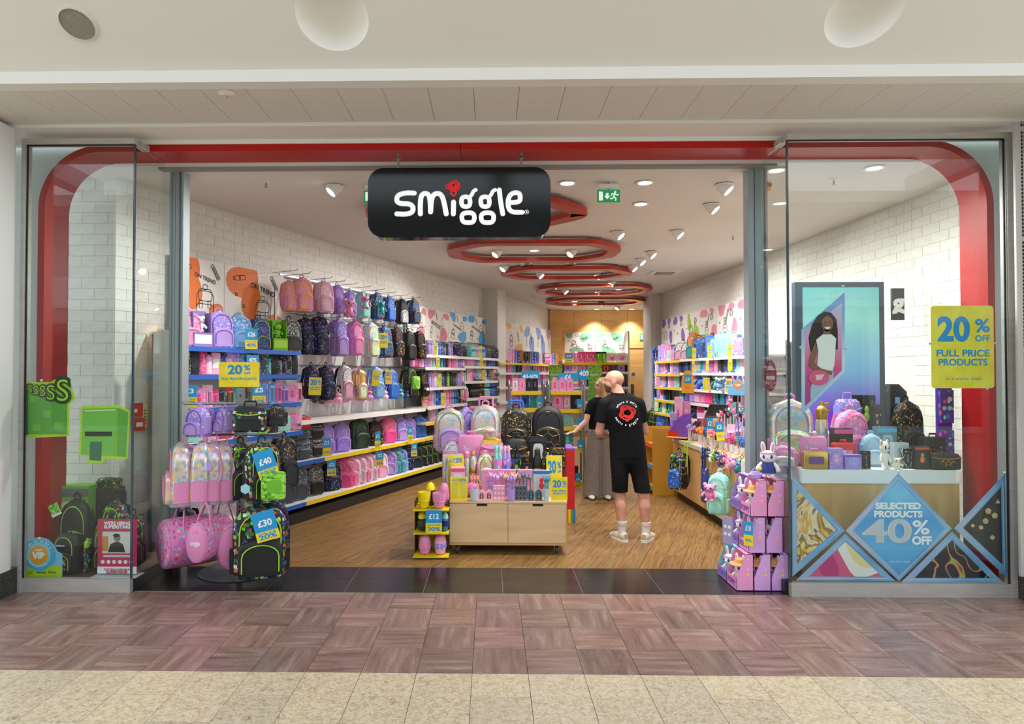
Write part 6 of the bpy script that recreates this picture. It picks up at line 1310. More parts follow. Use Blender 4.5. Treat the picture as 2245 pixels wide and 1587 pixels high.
for A, a_ in ((LA, 25), (RA_, -32)):
    link('sock', G().tube([(A[0], A[1], .05), (A[0], A[1], .13), (A[0], A[1] - .004, .205)], [.043, .042, .050], 14), SOCK, man)
    link('sock_stripe', G().tube([(A[0], A[1] - .003, .165), (A[0], A[1] - .003, .172)], [.0475, .048], 14), plain('#e39aa8', .7), man)
    M = Matrix.Translation((A[0], A[1], 0)) @ Matrix.Rotation(R(a_), 4, 'Z')
    g = G(); g.ell((0, -.02, .055), (.047, .055, .048), 14, 8, M).ell((0, .07, .045), (.048, .09, .040), 14, 8, M).ell((0, .14, .036), (.050, .06, .032), 14, 8, M)
    sh = link('trainer', blob(g, .006, 3), SHOE, man)
    link('sole', G().slab([(.052 * math.copysign(abs(math.cos(t)) ** .8, math.cos(t)), .055 + .142 * math.sin(t)) for t in [2 * PI * k / 24 for k in range(24)]], .002, .026, M), plain('#efeae0', .6), sh)
    link('heel_tab', G().box(-.018, -.076, .04, .018, -.068, .085, M), plain('#b9ad95', .6), sh)
# beard, eye, ear details
fv = Vector(fm).normalized()
g = G(); g.ell((0, .0228, -.031), (.0665, .0755, .0805), 24, 16, Mh).ell((0, .047, -.082), (.0415, .0425, .0335), 14, 8, Mh)
link('beard', blob(g, .0045, 2, [(Mh @ Vector((0, .06, -.036)), (fv * -.55 + Vector((0, 0, 1))).normalized()), (Mh @ Vector((0, .002, 0)), -fv)]), noisy([(.35, '#5a4030'), (.65, '#8a6650')], 160, .95, key='short brown beard'), man)
for k in (-1, 1):
    g = G(); g.tube([Mh @ Vector((k * (.080 + .004 * math.cos(t)), -.008 + .016 * math.cos(t), -.006 + .029 * math.sin(t))) for t in [2 * PI * i / 14 for i in range(14)]], .0055, 6, closed=True).ell(Mh @ Vector((k * .079, -.004, -.008)), (.007, .010, .018), 8, 6)
    link('ear', g, SKIN, man)
for k in (-1, 1):
    e = link('eye', G().ell((k * .028, .078, .014), (.010, .006, .006), 10, 6, Mh), WHT, man); link('iris', G().ell((k * .028, .0835, .014), (.005, .002, .005), 8, 4, Mh), BK, e)
    link('eyebrow', G().ell((k * .030, .083, .034), (.018, .005, .004), 8, 4, Mh), plain('#5a4232', .9), man)
# print on the back of the t-shirt
yb = -.132; cx_, cz_ = -.02, 1.325; g = G()
for k in range(5):
    a0 = k * 1.25; g.tube([(cx_ + (.062 * math.cos(t) + .018 * math.cos(a0)) * (1 + .12 * math.sin(3 * t + k)), yb + .022 * (0 if abs(t) < 9 else 1), cz_ + (.054 * math.sin(t) + .018 * math.sin(a0)) * (1 + .12 * math.cos(2 * t + k))) for t in [2 * PI * i / 22 for i in range(22)]], .006, 5, closed=True, flat=.4)
g.tube([(cx_ + .018 * math.cos(t), yb, cz_ - .068 + .018 * math.sin(t)) for t in [2 * PI * i / 12 for i in range(12)]], .006, 5, closed=True, flat=.4)
def pr(o, dy): o.location.y += dy; return o
link('shirt_print', g, plain('#e02a22', .7), man)
for word, R0, a0, step in (('where a smile', .118, 146, -9.2), ('meets a giggle', .118, 205, 9.6)):
    for i, ch in enumerate(word):
        if ch == ' ': continue
        a = R(a0 + step * i); x, z = cx_ + R0 * math.cos(a), cz_ - .005 + R0 * math.sin(a); rot = (a - PI / 2) if step < 0 else (a + PI / 2)
        text(ch, .034, plain('#e9e9e9', .7), man, (x, yb - .002 + 1.4 * (x + .03) ** 2 - (.004 if z < cz_ else 0), z), rot=(R(90), -rot, 0), bold=.03)
# ---- woman reaching to the rack
wo = thing('person', 'blonde woman in black t-shirt and wide grey trousers, reaching towards the rack', 'person', (1.50, 9.26, 0))
g = G(); hd2 = (.03, .0, 1.545); fw = (-.97, -.25, 0); Mw = head(g, hd2, fw, .98)
g.tube([(0, .01, 1.36), (.01, .01, 1.45), (.02, .005, 1.52)], [.058, .048, .048], 12)
torso(g, [(.86, 0, 0, .15, .105), (.98, 0, 0, .13, .09), (1.1, 0, 0, .128, .09), (1.22, 0, 0, .15, .105), (1.32, 0, 0, .15, .09), (1.39, 0, 0, .07, .06)])
limb(g, [(-.13, -.02, 1.30), (-.20, -.10, 1.07), (-.37, -.20, .93)], [.046, .038, .026]); hand(g, (-.37, -.20, .93), (-.9, -.35, -.1), (0, 0, 1), .92, .25, 1)
limb(g, [(.14, .02, 1.30), (.18, .10, 1.06), (.10, .22, .98)], [.046, .038, .026]); hand(g, (.10, .22, .98), (-.3, .8, 0), (0, 0, 1), .92, .6, -1)
for s in (-1, 1): limb(g, [(s * .07, 0, .9), (s * .075, .01, .48), (s * .08, .02, .08)], [.085, .055, .034])
link('body', blob(g, .0095, 3), noisy([(.3, '#dba48c'), (.7, '#e6b59f')], 14, .55, key='pale skin'), wo)
g = G(); torso(g, [(.90, 0, 0, .155, .11), (.98, 0, 0, .15, .11), (1.1, 0, 0, .15, .108), (1.22, 0, 0, .168, .12), (1.32, 0, 0, .162, .105), (1.395, 0, 0, .085, .075)])
limb(g, [(-.115, -.015, 1.31), (-.165, -.06, 1.18)], [.056, .055]); limb(g, [(.125, .02, 1.31), (.155, .06, 1.18)], [.056, .055])
link('tshirt', blob(g, .010, 4, [((0, 0, .955), (0, 0, -1)), ((0, 0, 1.40), (0, 0, 1))]), TEE, wo)
g = G()
for s in (-1, 1): g.tube([(s * .06, 0, .93), (s * .085, .0, .7), (s * .105, .0, .35), (s * .115, -.01, .03)], [.10, .105, .11, .125], 18, flat=.95)
torso(g, [(.84, 0, 0, .16, .115), (.93, 0, 0, .150, .11), (1.0, 0, 0, .142, .102)])
link('trousers', blob(g, .010, 4, [((0, 0, .035), (0, 0, -1)), ((0, 0, .985), (0, 0, 1))]), noisy([(.35, '#77706b'), (.65, '#8f8780')], 60, .85, stretch=(3, 3, .4), key='grey tweed'), wo)
for s in (-1, 1): sh = link('trainer', G().ell((s * .11 - .02, -.10, .035), (.045, .12, .032), 14, 8).ell((s * .11, 0, .04), (.045, .07, .038), 14, 8), plain('#e6e0d4', .6), wo)
g = G(); g.ell((0, -.022, .038), (.084, .098, .088), 18, 12, Mw)
for k in (-1, 1): g.tube([Mw @ Vector((k * .062, .03, .075)), Mw @ Vector((k * .084, .01, -.02)), Mw @ Vector((k * .088, .0, -.14)), Mw @ Vector((k * .085, .03, -.27))], [.026, .032, .036, .018], 10)
g.tube([Mw @ Vector((0, -.08, .02)), Mw @ Vector((0, -.10, -.1)), Mw @ Vector((0, -.09, -.26))], [.06, .06, .03], 12)
link('hair', blob(g, .008, 3), noisy([(.35, '#b99158'), (.65, '#e3c48c')], 40, .6, stretch=(1, 1, .15), key='blonde hair'), wo)
for k in (-1, 1): link('eye', G().ell((k * .028, .078, .012), (.010, .006, .007), 8, 5, Mw), BK, wo)
link('lips', G().ell((0, .088, -.046), (.018, .008, .006), 8, 5, Mw), plain('#b8605e', .5), wo)
# ================================================================ RIGHT WALL
sr1, sr2 = RW.S(1640, .40), RW.S(1490, .40); sr3 = RW.S(1433, .40)
zr = [RW.at(1600, y, .40).z for y in (781, 817, 858, 893)]; zq = [RW.at(1460, y, .40).z for y in (791, 820, 849, 878, 908)]
sr0 = RW.S(1672, .4)
shelf_unit(RW, sr0, sr2, [(z, .38, EW) for z in zr] + [(.9, .38, EW), (.5, .38, EW)], 'white shelving behind the counter on the right wall', z0=.25, z1=zr[0] + .2, kick=.4)
shelf_unit(RW, sr2, sr3 - .05, [(z, .38, EY) for z in zq] + [(.45, .45, EW)], 'white shelving with yellow edges at the far end of the right wall', z0=.25, z1=zq[0] + .2, kick=.45)
wr_ = 'on the top right-wall shelf'
row(RW, zr[0], .26, 1490, 1638, [('backpack', 'whitep', .32, .38), ('backpack', 'whitep', .30, .36), ('backpack', 'orange', .28, .5), ('lunchbox', 'navydino', .2, .4), ('lunchbox', 'blue', .2, .42), ('lunchbox', 'navydino', .2, .42), ('lunchbox', 'plainblue', .2, .42), ('lunchbox', 'bluefl', .2, .36), ('lunchbox', 'mint', .22, .42), ('lunchbox', 'mint', .22, .42), ('lunchbox', 'mint', .22, .40), ('lunchbox', 'lilac', .2, .32), ('lunchbox', 'lilac', .2, .32), ('lunchbox', 'pinkfl', .2, .32)], wr_, 'cases on the top right-wall shelf', .5)
row(RW, zr[1], .26, 1492, 1640, [(L_, 'greycol', .12, .24), (L_, 'black', .12, .24), (L_, 'navydino', .12, .22), (L_, 'blue', .12, .22), (L_, 'camo', .12, .22), (L_, 'blue', .12, .24), (L_, 'mint', .13, .26), (L_, 'pinkwh', .13, .24), (L_, 'mint', .12, .24), (L_, 'teal', .12, .22), (L_, 'lilac', .12, .24), (L_, 'pinkfl', .13, .24), (L_, 'lilac2', .13, .24), (L_, 'hotpink', .12, .26), (L_, 'pink', .13, .28)], 'on the second right-wall shelf', 'pencil cases on the second right-wall shelf', .4)
row(RW, zr[2], .26, 1494, 1640, [(L_, 'greycol', .13, .24), ('drinks_bottle', 'camo', .1, .24), ('plush_bear', 'teal', .22, .3), ('plush_rabbit', 'cream', .22, .32), ('plush_bear', 'clear', .2, .3), ('plush_bear', 'plainblue', .24, .34), ('plush_bear', 'bluefl', .26, .36)], 'on the third right-wall shelf', 'soft toys on the third right-wall shelf', .5)
def wi(kind, mats, px0, y0, px1, z, off, rz, lb):
    xm = (px0 + px1) / 2; p = RW.P(RW.S(xm, off), off, z + .003); h = RW.at(xm, y0, off).z - z; w = (px1 - px0) / FPX * p.y
    return inst(kind, None, p, rz, (w, h), lb, mats=mats)
B1 = plain('#8dbbe0', .8); P1 = plain('#f0a6c4', .8); W1 = plain('#f3eee6', .85)
wi('plush_bear', (B1, W1, BK, B1, WHT), 1566, 826, 1592, zr[2], .44, RW.rz + R(50), 'large light blue plush bear, front of the third right-wall shelf')
wi('plush_rabbit', (P1, HOTP, BK, P1, WHT), 1601, 824, 1624, zr[2], .44, RW.rz + R(50), 'pink plush rabbit beside the right-hand yellow card')
wi('plush_rabbit', (W1, HOTP, BK, LILAC, WHT), 1624, 824, 1640, zr[2], .44, RW.rz + R(50), 'white plush with pink headband next to the door post')
wi('plush_rabbit', (P1, LPINK, BK, HOTP, WHT), 1594, 868, 1612, zr[3], .44, RW.rz + R(50), 'pink plush rabbit on the fourth right-wall shelf')
row(RW, zr[3], .24, 1494, 1640, [('notebook', 'teal', .15, .3), ('notebook', 'blue', .15, .3), (L_, 'teal', .15, .3), ('notebook', 'plainblue', .16, .32), ('backpack', 'lilac', .26, .36), ('backpack', 'plainlilac', .26, .36), ('backpack', 'pinkfl', .25, .34), ('backpack', 'hotpink', .25, .36)], 'on the fourth right-wall shelf', 'goods on the fourth right-wall shelf', .4)
row(RW, .9, .24, 1500, 1640, [('drinks_bottle', 'teal', .15, .3), ('backpack', 'black', .26, .36), ('drinks_bottle', 'blue', .15, .3), ('backpack', 'galaxy', .26, .36), ('lunchbox', 'hotpink', .2, .3)], 'on the low right-wall shelf', 'goods on the low right-wall shelf', .4)
seqs = [[('notebook', 'blue', .2, .32), ('notebook', 'greycol', .2, .32), ('notebook', 'lilac', .2, .34), ('notebook', 'plainlilac', .2, .36), ('notebook', 'pinkfl', .22, .34), ('lunchbox', 'mint', .2, .24), ('lunchbox', 'pinkfl', .2, .24)], [('notebook', 'plainblue', .18, .28), ('notebook', 'pinkwh', .2, .3), ('notebook', 'lilac', .2, .3), ('notebook', 'pinkfl', .2, .3), ('notebook', 'clear', .2, .28)], [('notebook', 'blue', .15, .3), ('notebook', 'pinkwh', .18, .3), ('notebook', 'pink', .18, .3), ('notebook', 'mint', .15, .28), ('notebook', 'lpink', .2, .3)], [('notebook', 'plainblue', .15, .28), ('notebook', 'black', .15, .3), ('notebook', 'lilac', .2, .3), ('notebook', 'clear', .2, .28)], [('notebook', 'teal', .15, .28), ('notebook', 'cream', .2, .3), ('notebook', 'greenp', .15, .26)]]
for i, z in enumerate(zq): row(RW, z, .26, 1435, 1492 if i < 3 else 1475, seqs[i], 'on far right-wall shelf %s' % ['one', 'two', 'three', 'four', 'five'][i], 'books on far right-wall shelf %s' % ['one', 'two', 'three', 'four', 'five'][i], .4)
row(RW, .45, .3, 1424, 1462, [('school_backpack', 'camo', .26, .5), ('school_backpack', 'pixel', .24, .5), ('school_backpack', 'camo', .24, .5), ('school_backpack', 'blue', .26, .48)], 'below the far right-wall shelves', 'bags below the far right-wall shelves', .5)
for px, y0, y1, w, lb, kd in ((1522, 762, 787, 8, 'narrow yellow card left of the blue cases', 'slim'), (1556, 758, 785, 9, 'narrow yellow card before the blue cases', 'slim'), (1599, 755, 781, 10, 'leaning yellow card before the mint cases', 'slim'), (1520, 792, 815, 6, 'narrow yellow card, second right-wall shelf, left', 'slim'), (1551, 790, 814, 6, 'narrow yellow card, second right-wall shelf, middle', 'slim'), (1601, 786, 813, 9, 'yellow 20 percent card, second right-wall shelf', 'slim'), (1549, 828, 856, 13, 'yellow card with printed columns left of the blue plush', 'list'), (1598, 830, 860, 13, 'yellow 20 percent card right of the blue plush', 'full')):
    a = RW.at(px, y1, .46); b = RW.at(px, y0, .46); card20(a, w / FPX * a.y * 1.1, b.z - a.z, RW.rz * .5, lb, kind=kd, roll=R(6) if px == 1599 else 0)
PC = [('#8c6cc0', 'purple and white poster at the far end of the right wall', 1450, 1475, 'lunch'), ('#8c6cc0', 'second purple and white poster from the pillar, right wall', 1475, 1502, 'star'), ('#a5c83a', 'lime and white poster on the right wall', 1502, 1535, 'bag'), ('#e68aa8', 'pink bunny poster, left of three on the right wall', 1535, 1572, 'bunny'), ('#e68aa8', 'pink bunny poster, middle of three on the right wall', 1572, 1618, 'bunny'), ('#e68aa8', 'pink bunny poster nearest the right door post', 1618, 1662, 'bunny')]
for col, lb, a, b, kd in PC:
    m = (a + b) / 2; yt = 703 + (m - 1450) * -.262; yb = 758 - (m - 1450) * .10
    poster(RW, a, b, yt, yb, lb, col, [(.25, .88, .2, .16), (.85, .3, .14, .22), (.72, .9, .12, .12)] if kd != 'bag' else [(.3, .7, .12, .3), (.75, .35, .15, .3)], [(kd, .42, .38, .6, 0), ('lunch', .72, .72, .34, 10), ('star', .15, .5, .3, 0)], [('JUNIOR', .52, .66, .3, 60)] if kd == 'bunny' else [])
# ================================================================ COUNTER
CO = noisy([(.3, '#c39455'), (.5, '#cfa163'), (.7, '#dab077')], 2.0, .45, dist=.8, stretch=(3, .5, 1), key='counter veneer'); NOSE = plain('#c9c6c0', .4)
CXF = 2.53; ct = thing('counter', 'long wooden sales counter with grey edge along the right side', 'counter', (CXF, 6.6, 0)); CL = 2.75
link('front_panel', G().box(0, 0, .12, .02, .90, .79), CO, ct); link('front_panel', G().box(0, .904, .12, .02, 1.82, .79), CO, ct); link('front_panel', G().box(0, 1.824, .12, .02, CL, .79), CO, ct)
link('plinth', G().box(.06, .02, .003, .7, CL - .02, .12), KICK, ct); link('end_panel', G().box(.02, CL - .02, .12, .75, CL, .83), CO, ct); link('end_panel', G().box(.02, 0, .12, .75, .02, .83), CO, ct)
link('worktop', G().box(.012, 0, .79, .75, CL, .83), CO, ct); link('edge_nosing', G().box(-.012, -.002, .785, .012, CL + .002, .835), NOSE, ct)
link('riser', G().box(.28, .02, .83, .30, CL, .93), CO, ct); link('upper_top', G().box(.28, .02, .93, .75, CL, .95), CO, ct)
ZC, ZU = .833, .953
def onc(px, X): return (px_y(px, X))
def px_y(px, X):
    # distance along the shop where a point with this X appears in column px
    lo, hi = 4.0, 16.0
    for _ in range(40):
        m = (lo + hi) / 2; d = ray(px, 850); xx = d.x / d.y * m
        if xx < X: lo = m
        else: hi = m
    return (lo + hi) / 2
def fx(px, X): return min(X, (px - 1077) / FPX * 9.15)
def cc(kind, dk, px0, y0, px1, X, z, lb, rz=-.5, mats=None, **k):
    X = fx((px0 + px1) / 2, X); z = ZC if X < 2.81 else z
    Y = px_y((px0 + px1) / 2, X); h = ony((px0 + px1) / 2, y0, Y).z - z; w = (px1 - px0) / FPX * Y
    return inst(kind, dk, (X, Y, z), rz, (w, h, min(w * .8, .12)), lb, mats=mats, **k)
CT_ = 'along the counter front'
k_ = 0
pots = [(1442, 1462, 'pink'), (1463, 1483, 'black'), (1484, 1502, 'greenp'), (1503, 1522, 'plainlilac'), (1523, 1548, 'orange'), (1549, 1572, 'hotpink')]
for i, (a, b, c) in enumerate(pots):
    Y = px_y((a + b) / 2, 2.62)
    if Y > 9.3: continue
    cc('pen_pot', 'clear', a, ony(a, 0, 1).z * 0 + 945 + i * 8, b, 2.62, ZC, 'clear pot of %s pens, %s from the left on the counter' % (DES[c][0].replace('plain ', ''), ORD[i]), mats=(CLEAR,))
    w = (b - a) / FPX * Y
    for j in range(6):
        x = 2.62 + (j % 2) * .03 - .015; y = Y + (j - 2.5) * w * .14
        inst('novelty_pen', c, (x, y, ZC + .01), rnd.uniform(-1, 1), (.05, .17 + .02 * (j % 3)), 'short %s pen, %s in its pot, %s pot on the counter' % (DES[c][0].replace('plain ', ''), ORD[j], ORD[i]), tilt=R(rnd.uniform(-12, 12)), mats=(plain('#d9c9d9', .3), DES[c][1][0]))
for i, (a, b, y0, X, z, c, kd) in enumerate([(1508, 1528, 925, 2.95, ZU, 'cream', 'pen_set'), (1528, 1545, 905, 2.98, ZU, 'clear', 'pen_set'), (1544, 1560, 900, 3.0, ZU, 'clear', 'pen_set'), (1562, 1575, 918, 2.75, ZU, 'orange', 'pencil_case'), (1594, 1612, 930, 2.78, ZU, 'pinkwh', 'pen_set'), (1612, 1628, 925, 2.80, ZU, 'lilac', 'pen_set'), (1585, 1602, 905, 3.1, ZU, 'orange', 'boxed_toy'), (1600, 1620, 880, 3.2, ZU, 'teal', 'backpack'), (1498, 1512, 880, 3.15, ZU, 'pink', 'boxed_toy'), (1480, 1496, 870, 3.1, ZU, 'pinkwh', 'boxed_toy'), (1618, 1636, 905, 3.0, ZU, 'galaxy', 'boxed_toy'), (1470, 1486, 905, 2.9, ZU, 'lilac', 'boxed_toy')]):
    cc(kd, c, a, y0, b, X, z, '%s %s, number %s of the goods behind the counter ledge' % (DES[c][0], KN[kd], ['one', 'two', 'three', 'four', 'five', 'six', 'seven', 'eight', 'nine', 'ten', 'eleven', 'twelve'][i]))
for i in range(14):
    c = ['pinkfl', 'black', 'greenp', 'lilac', 'hotpink', 'orange', 'blue'][i % 7]; px = 1478 + i * 11.5; X = fx(px, 2.72); Y = px_y(px, X)
    inst('pen_pot', None, (X, Y, ZC), 0, (.07, .09), 'clear tub, %s from the left in the second row on the counter' % ORD[i], mats=(CLEAR,))
    for j in range(4): inst('novelty_pen', c, (X + .02 * (j % 2) - .01, Y + .015 * j - .02, ZC + .01), j, (.045, .16 + .01 * j), '%s short pen %s of the %s tub, second counter row' % (DES[c][0], ORD[j], ORD[i]), tilt=R(rnd.uniform(-14, 14)))
for i in range(16):
    c = ['blue', 'teal', 'greycol', 'cream', 'greenp', 'greycol', 'blue', 'navydino', 'hotpink', 'lpink', 'pink', 'lpink'][i % 12]; px = 1540 + i * 6.2; Y = px_y(px, 2.50)
    inst('key_charm', c, (2.495, Y, .70 + (i % 3) * .03), rnd.uniform(-1.4, -.4), (.07, .17), '%s keyring hanging on the counter edge, %s from the left' % (DES[c][0], ORD[i]), group='keyrings hanging on the counter edge')
for i in range(10):
    c = ['pinkwh', 'hotpink', 'galaxy', 'galaxy', 'greycol', 'pink', 'lilac', 'galaxy', 'teal', 'pink'][i]; px = 1575 + i * 6.6; X = 2.95; Y = px_y(px, X)
    cc('pen_pot', 'clear', px - 3, 935, px + 3, X - .03, ZU, 'small clear cup, %s in the back row by the till' % ORD[i], mats=(CLEAR,)); cc('novelty_pen', c, px - 5, 905 - (i % 3) * 6, px + 5, X, ZU + .01, '%s pompom pen, %s in the back row by the till' % (DES[c][0], ORD[i]), mats=(LPINK, DES[c][1][0]))
def ccard(px0, y0, px1, y1, X, top, low, lb, tilt=0.0):
    m = (px0 + px1) / 2; Y = px_y(m, X); a = ony(m, y1, Y); b = ony(m, y0, Y); return ticket(a, (px1 - px0) / FPX * Y * 1.1, b.z - a.z, R(-30), top, low, lb, roll=tilt)
ccard(1500, 905, 1508, 936, 2.7, '£3', (), 'tall narrow blue card left of the white pen packs'); ccard(1551, 916, 1562, 960, 2.66, '£2', ('FOR 2',), 'left blue and yellow 2 pounds card on the counter'); ccard(1573, 924, 1588, 966, 2.66, '£2', ('FOR 2',), 'right blue and yellow 2 pounds card on the counter', R(-6))
# arched £5 sign
X5 = fx(1508, 3.0); Y = px_y(1508, X5); a, b = ony(1508, 862, Y), ony(1508, 811, Y); w = 26 / FPX * Y; h = b.z - a.z; t = thing('arched_sign', 'orange arched 5 pounds sign standing behind the counter', 'sign', a, R(-20))
link('board', G().prism([(w * .5 * (1 if k == 0 else -1), 0) for k in (1,)] and [(-w / 2, 0), (w / 2, 0)] + [(w / 2 * math.cos(R(q)), h * .45 + h * .55 * math.sin(R(q))) for q in range(0, 181, 15)], -.01, .01), plain('#f2a61c', .5), t); link('blue_card', G().box(-w * .27, -.013, h * .42, w * .27, -.01, h * .8), CB, t); text('£5', None, WT, t, (0, -.015, h * .6), width=w * .34, bold=.03); text('FOR 2', None, BT_, t, (0, -.013, h * .25), width=w * .4, bold=.03); link('support', G().box(-.02, .01, -(a.z - ZC), .02, .02, h * .5), PURP, t)
t = thing('curved_display', 'purple and red curved card display on the counter', 'display stand', (fx(1485, 3), 9.1, ZC), R(-40)); g = G().prism([(-.16, 0), (.16, 0), (.16, .36), (.05, .33), (-.06, .25), (-.13, .12)], -.01, .01); link('purple_side', g, PURP, t); link('red_base', G().box(-.16, -.012, 0, -.02, -.01, .11), REDP, t); link('shelf', G().box(-.14, -.12, .02, .14, -.012, .03), plain('#e8c21a', .5), t)
# till screen, customer display
t = thing('till_screen', 'black till monitor tilted on a stand at the counter', 'monitor', (3.0, 8.9, ZU), R(-55)); link('foot', G().slab(rrect(-.08, -.06, .08, .06, .02), 0, .015), BK, t); link('stem', G().tube([(0, 0, .01), (0, .03, .12), (0, 0, .2)], .016, 8), BK, t)
link('screen_case', G().box(-.14, -.015, -.10, .14, .015, .10, Matrix.Translation((0, -.02, .27)) @ Matrix.Rotation(R(-35), 4, 'X')), plain('#1c1d20', .3), t); link('screen', G().box(-.125, -.018, -.085, .125, -.015, .085, Matrix.Translation((0, -.02, .27)) @ Matrix.Rotation(R(-35), 4, 'X')), plain('#0e1013', .15), t)
t = thing('customer_display', 'small grey-framed card screen on a pole behind the counter', 'screen', (3.1, px_y(1616, 3.1), ZU), R(-45)); hh = ony(1616, 872, t.location.y).z - ZU; link('pole', G().tube([(0, 0, 0), (0, 0, hh)], .012, 8), BK, t); link('frame', G().box(-.06, -.015, hh - .06, .06, .015, hh + .04), plain('#9a9da0', .4), t); link('screen', G().box(-.05, -.017, hh - .05, .05, -.015, hh + .03), plain('#101214', .2), t)
Y = 6.9; p = ony(1618, 866, Y); t = thing('vip_sign', 'small blue arched VIP card above the till', 'sign', (p.x, Y, p.z), R(-20)); link('card', G().prism([(-.10, 0), (.10, 0), (.10, .09), (.05, .10)] + [(.05 * math.cos(R(q)), .12 + .05 * math.sin(R(q))) for q in range(0, 181, 30)] + [(-.05, .10), (-.10, .09)], -.002, .002), plain('#77b4dc', .5), t); link('disc', G().prism(ngon(0, .10, .038, n=20), -.004, -.002), ORNG, t); text('VIP', None, WT, t, (0, -.0055, .10), width=.05, bold=.03); link('stem', G().box(-.006, 0, ZU - p.z, .006, .004, 0), SM, t)
t = thing('card_reader', 'black card payment terminal on the counter', 'card reader', (fx(1512, 2.85), 9.0, ZC), R(-60)); link('stem', G().tube([(0, 0, 0), (0, 0, .12)], .012, 8), BK, t); link('terminal', G().box(-.04, -.015, -.09, .04, .015, .09, Matrix.Translation((0, 0, .18)) @ Matrix.Rotation(R(-50), 4, 'X')), BK, t); link('keypad', G().box(-.03, -.017, -.07, .03, -.015, .0, Matrix.Translation((0, 0, .18)) @ Matrix.Rotation(R(-50), 4, 'X')), GREY, t)
# bags hanging on the counter front
Y = px_y(1488, 2.38); put('backpack', 'navydino', (1460, 985, 1514, 1071), Y=Y, rz=R(-50), label='black and blue vehicle-print backpack hanging on the counter', mats=(fab('pixel', 0), fab('blue', 0), plain('#3fa0e0'), BK))
p = ony(1484, 985, Y); t = thing('lanyard', 'lime green straps looped over the counter edge', 'strap', (2.50, Y, .0));
for dy in (-.05, .06): link('strap_loop', G().tube([(.05, dy, .85), (-.03, dy, .85), (-.035, dy, .55)], .010, 5, flat=.3), LIME, t)
Y = px_y(1545, 2.49); t = thing('tote_bag', 'navy tote bag with white print hanging on the counter', 'bag', (2.485, Y, 0), R(-90)); link('bag_panel', G().soft([(.22, .115, .012), (.24, .12, .018), (.62, .115, .012), (.63, .11, .006)], 16, .3), blobs('#1f3d8f', ['#f2f2f2', '#c8283c', '#1f3d8f', '#1f3d8f'], 14, .3), t)
for dx in (-.04, .04): link('strap', G().tube([(dx, .05, .845), (dx, -.01, .85), (dx, -.012, .62)], .012, 5, flat=.3), NAVY, t)
Y = px_y(1572, 2.36); put('backpack', 'mint', (1546, 1031, 1608, 1126), Y=Y, rz=R(-42), label='mint green backpack hanging on the counter beside the boxed toys'); p = ony(1556, 1090, Y - .15); inst('plush_bear', None, p - Vector((0, 0, .04)), R(-42), (.15, .19), 'pink plush rabbit face fixed on the mint backpack', mats=(PINK, LPINK, NAVY, PINK, WHT))
p = ony(1592, 1025, Y); t = thing('ribbon', 'pink ribbon tying the mint backpack to the counter', 'ribbon', (2.49, p.y, 0)); link('ribbon_band', G().tube([(.03, 0, .85), (-.03, .0, .84), (-.05, .0, .74), (-.13, .0, .70)], .008, 5, flat=.4), LPINK, t)
# end display of the counter
t = thing('end_display', 'yellow shelved cardboard end display at the far end of the counter', 'display stand', (2.45, 9.45, 0)); YC = plain('#d9a53a', .5)
g = G()
for s in (0, .42): link('side_board', G().box(-.18, s, 0, .35, s + .012, .95), YC, t)
for i, z in enumerate((.12, .42, .72)): sh = link('shelf', G().box(-.18, .012, z - .02, .3, .42, z), YC, t); link('shelf_label', G().box(-.19, .0, z - .05, -.18, .43, z + .01), plain('#f0662a' if i == 2 else '#4f9ad0' if i else '#3fa04a', .5), sh)
for i in range(6): inst('notebook', ['lilac', 'pinkfl', 'blue', 'lpink', 'teal', 'hotpink'][i], (2.36, 9.52 + (i % 3) * .11, .123 + .30 * (i // 3)), R(-90), (.10, .17), '%s notebook in the %s shelf of the end display' % (DES[['lilac', 'pinkfl', 'blue', 'lpink', 'teal', 'hotpink'][i]][0], 'lowest' if i < 3 else 'middle'))
# ================================================================ BOXED RABBITS AT THE ENTRANCE
FUR = plain('#f4f0ee', .9); HAT = plain('#e0a868', .8)
def rabbit_box(x, y, z, w, h, d, col, front, lb, show, icons):
    """open display carton facing -x: trapezoid side panels, low front, rabbit inside"""
    t = thing('rabbit_box', lb, 'box', (x, y, z), R(-90))
    cm = plain(col, .5); fm_ = plain(front, .5); side = [(0, 0), (d, 0), (d, h), (d * .55, h), (0, h * .32)]   # y (depth), z
    Mx = lambda s: Matrix(((0, 1, 0, s), (1, 0, 0, 0), (0, 0, 1, 0), (0, 0, 0, 1)))
    for s in (-w / 2, w / 2 - .003): link('side_panel', G().prism(side[::-1], 0, .003, Mx(s)), cm, t)
    link('base', G().box(-w / 2, 0, 0, w / 2, d, .004), cm, t); link('back_panel', G().box(-w / 2, d - .004, 0, w / 2, d, h), cm, t); link('front_lip', G().box(-w / 2, 0, 0, w / 2, .003, h * .32), fm_, t); link('top_panel', G().box(-w / 2, d * .55, h - .003, w / 2, d, h), cm, t)
    text('POPPY', None, plain('#9a4fb0' if 'ee' in col else '#7a6fd0', .5), t, (0, -.0015, h * .16), width=w * .8, bold=.05)
    if icons:
        xs = w / 2 + .0008
        for k in range(6): link('printed_icon', G().prism(ngon(d * .68, h * (.86 - .14 * k), .010 if k == 3 else .007, n=8), 0, .0006, Mx(xs)), plain(['#e8d0ee', '#c9b4e8', '#f3d7ea', '#f4dc3a', '#f2a66a', '#7fc0e0'][k], .5), t)
    return t
def bunny(x, y, z, s, lb, hat, dress=LILAC, rz=R(-65)):
    o = inst('plush_rabbit', None, (x, y, z), rz, (.16 * s, .30 * s), lb, mats=(FUR, P1, plain('#2c3f9a', .3), dress, WHT))
    if hat: link('straw_hat', G().lathe([(.095, .205), (.09, .212), (.055, .222), (.045, .25), (.02, .262), (.001, .263)], 20), HAT, o)
    return o
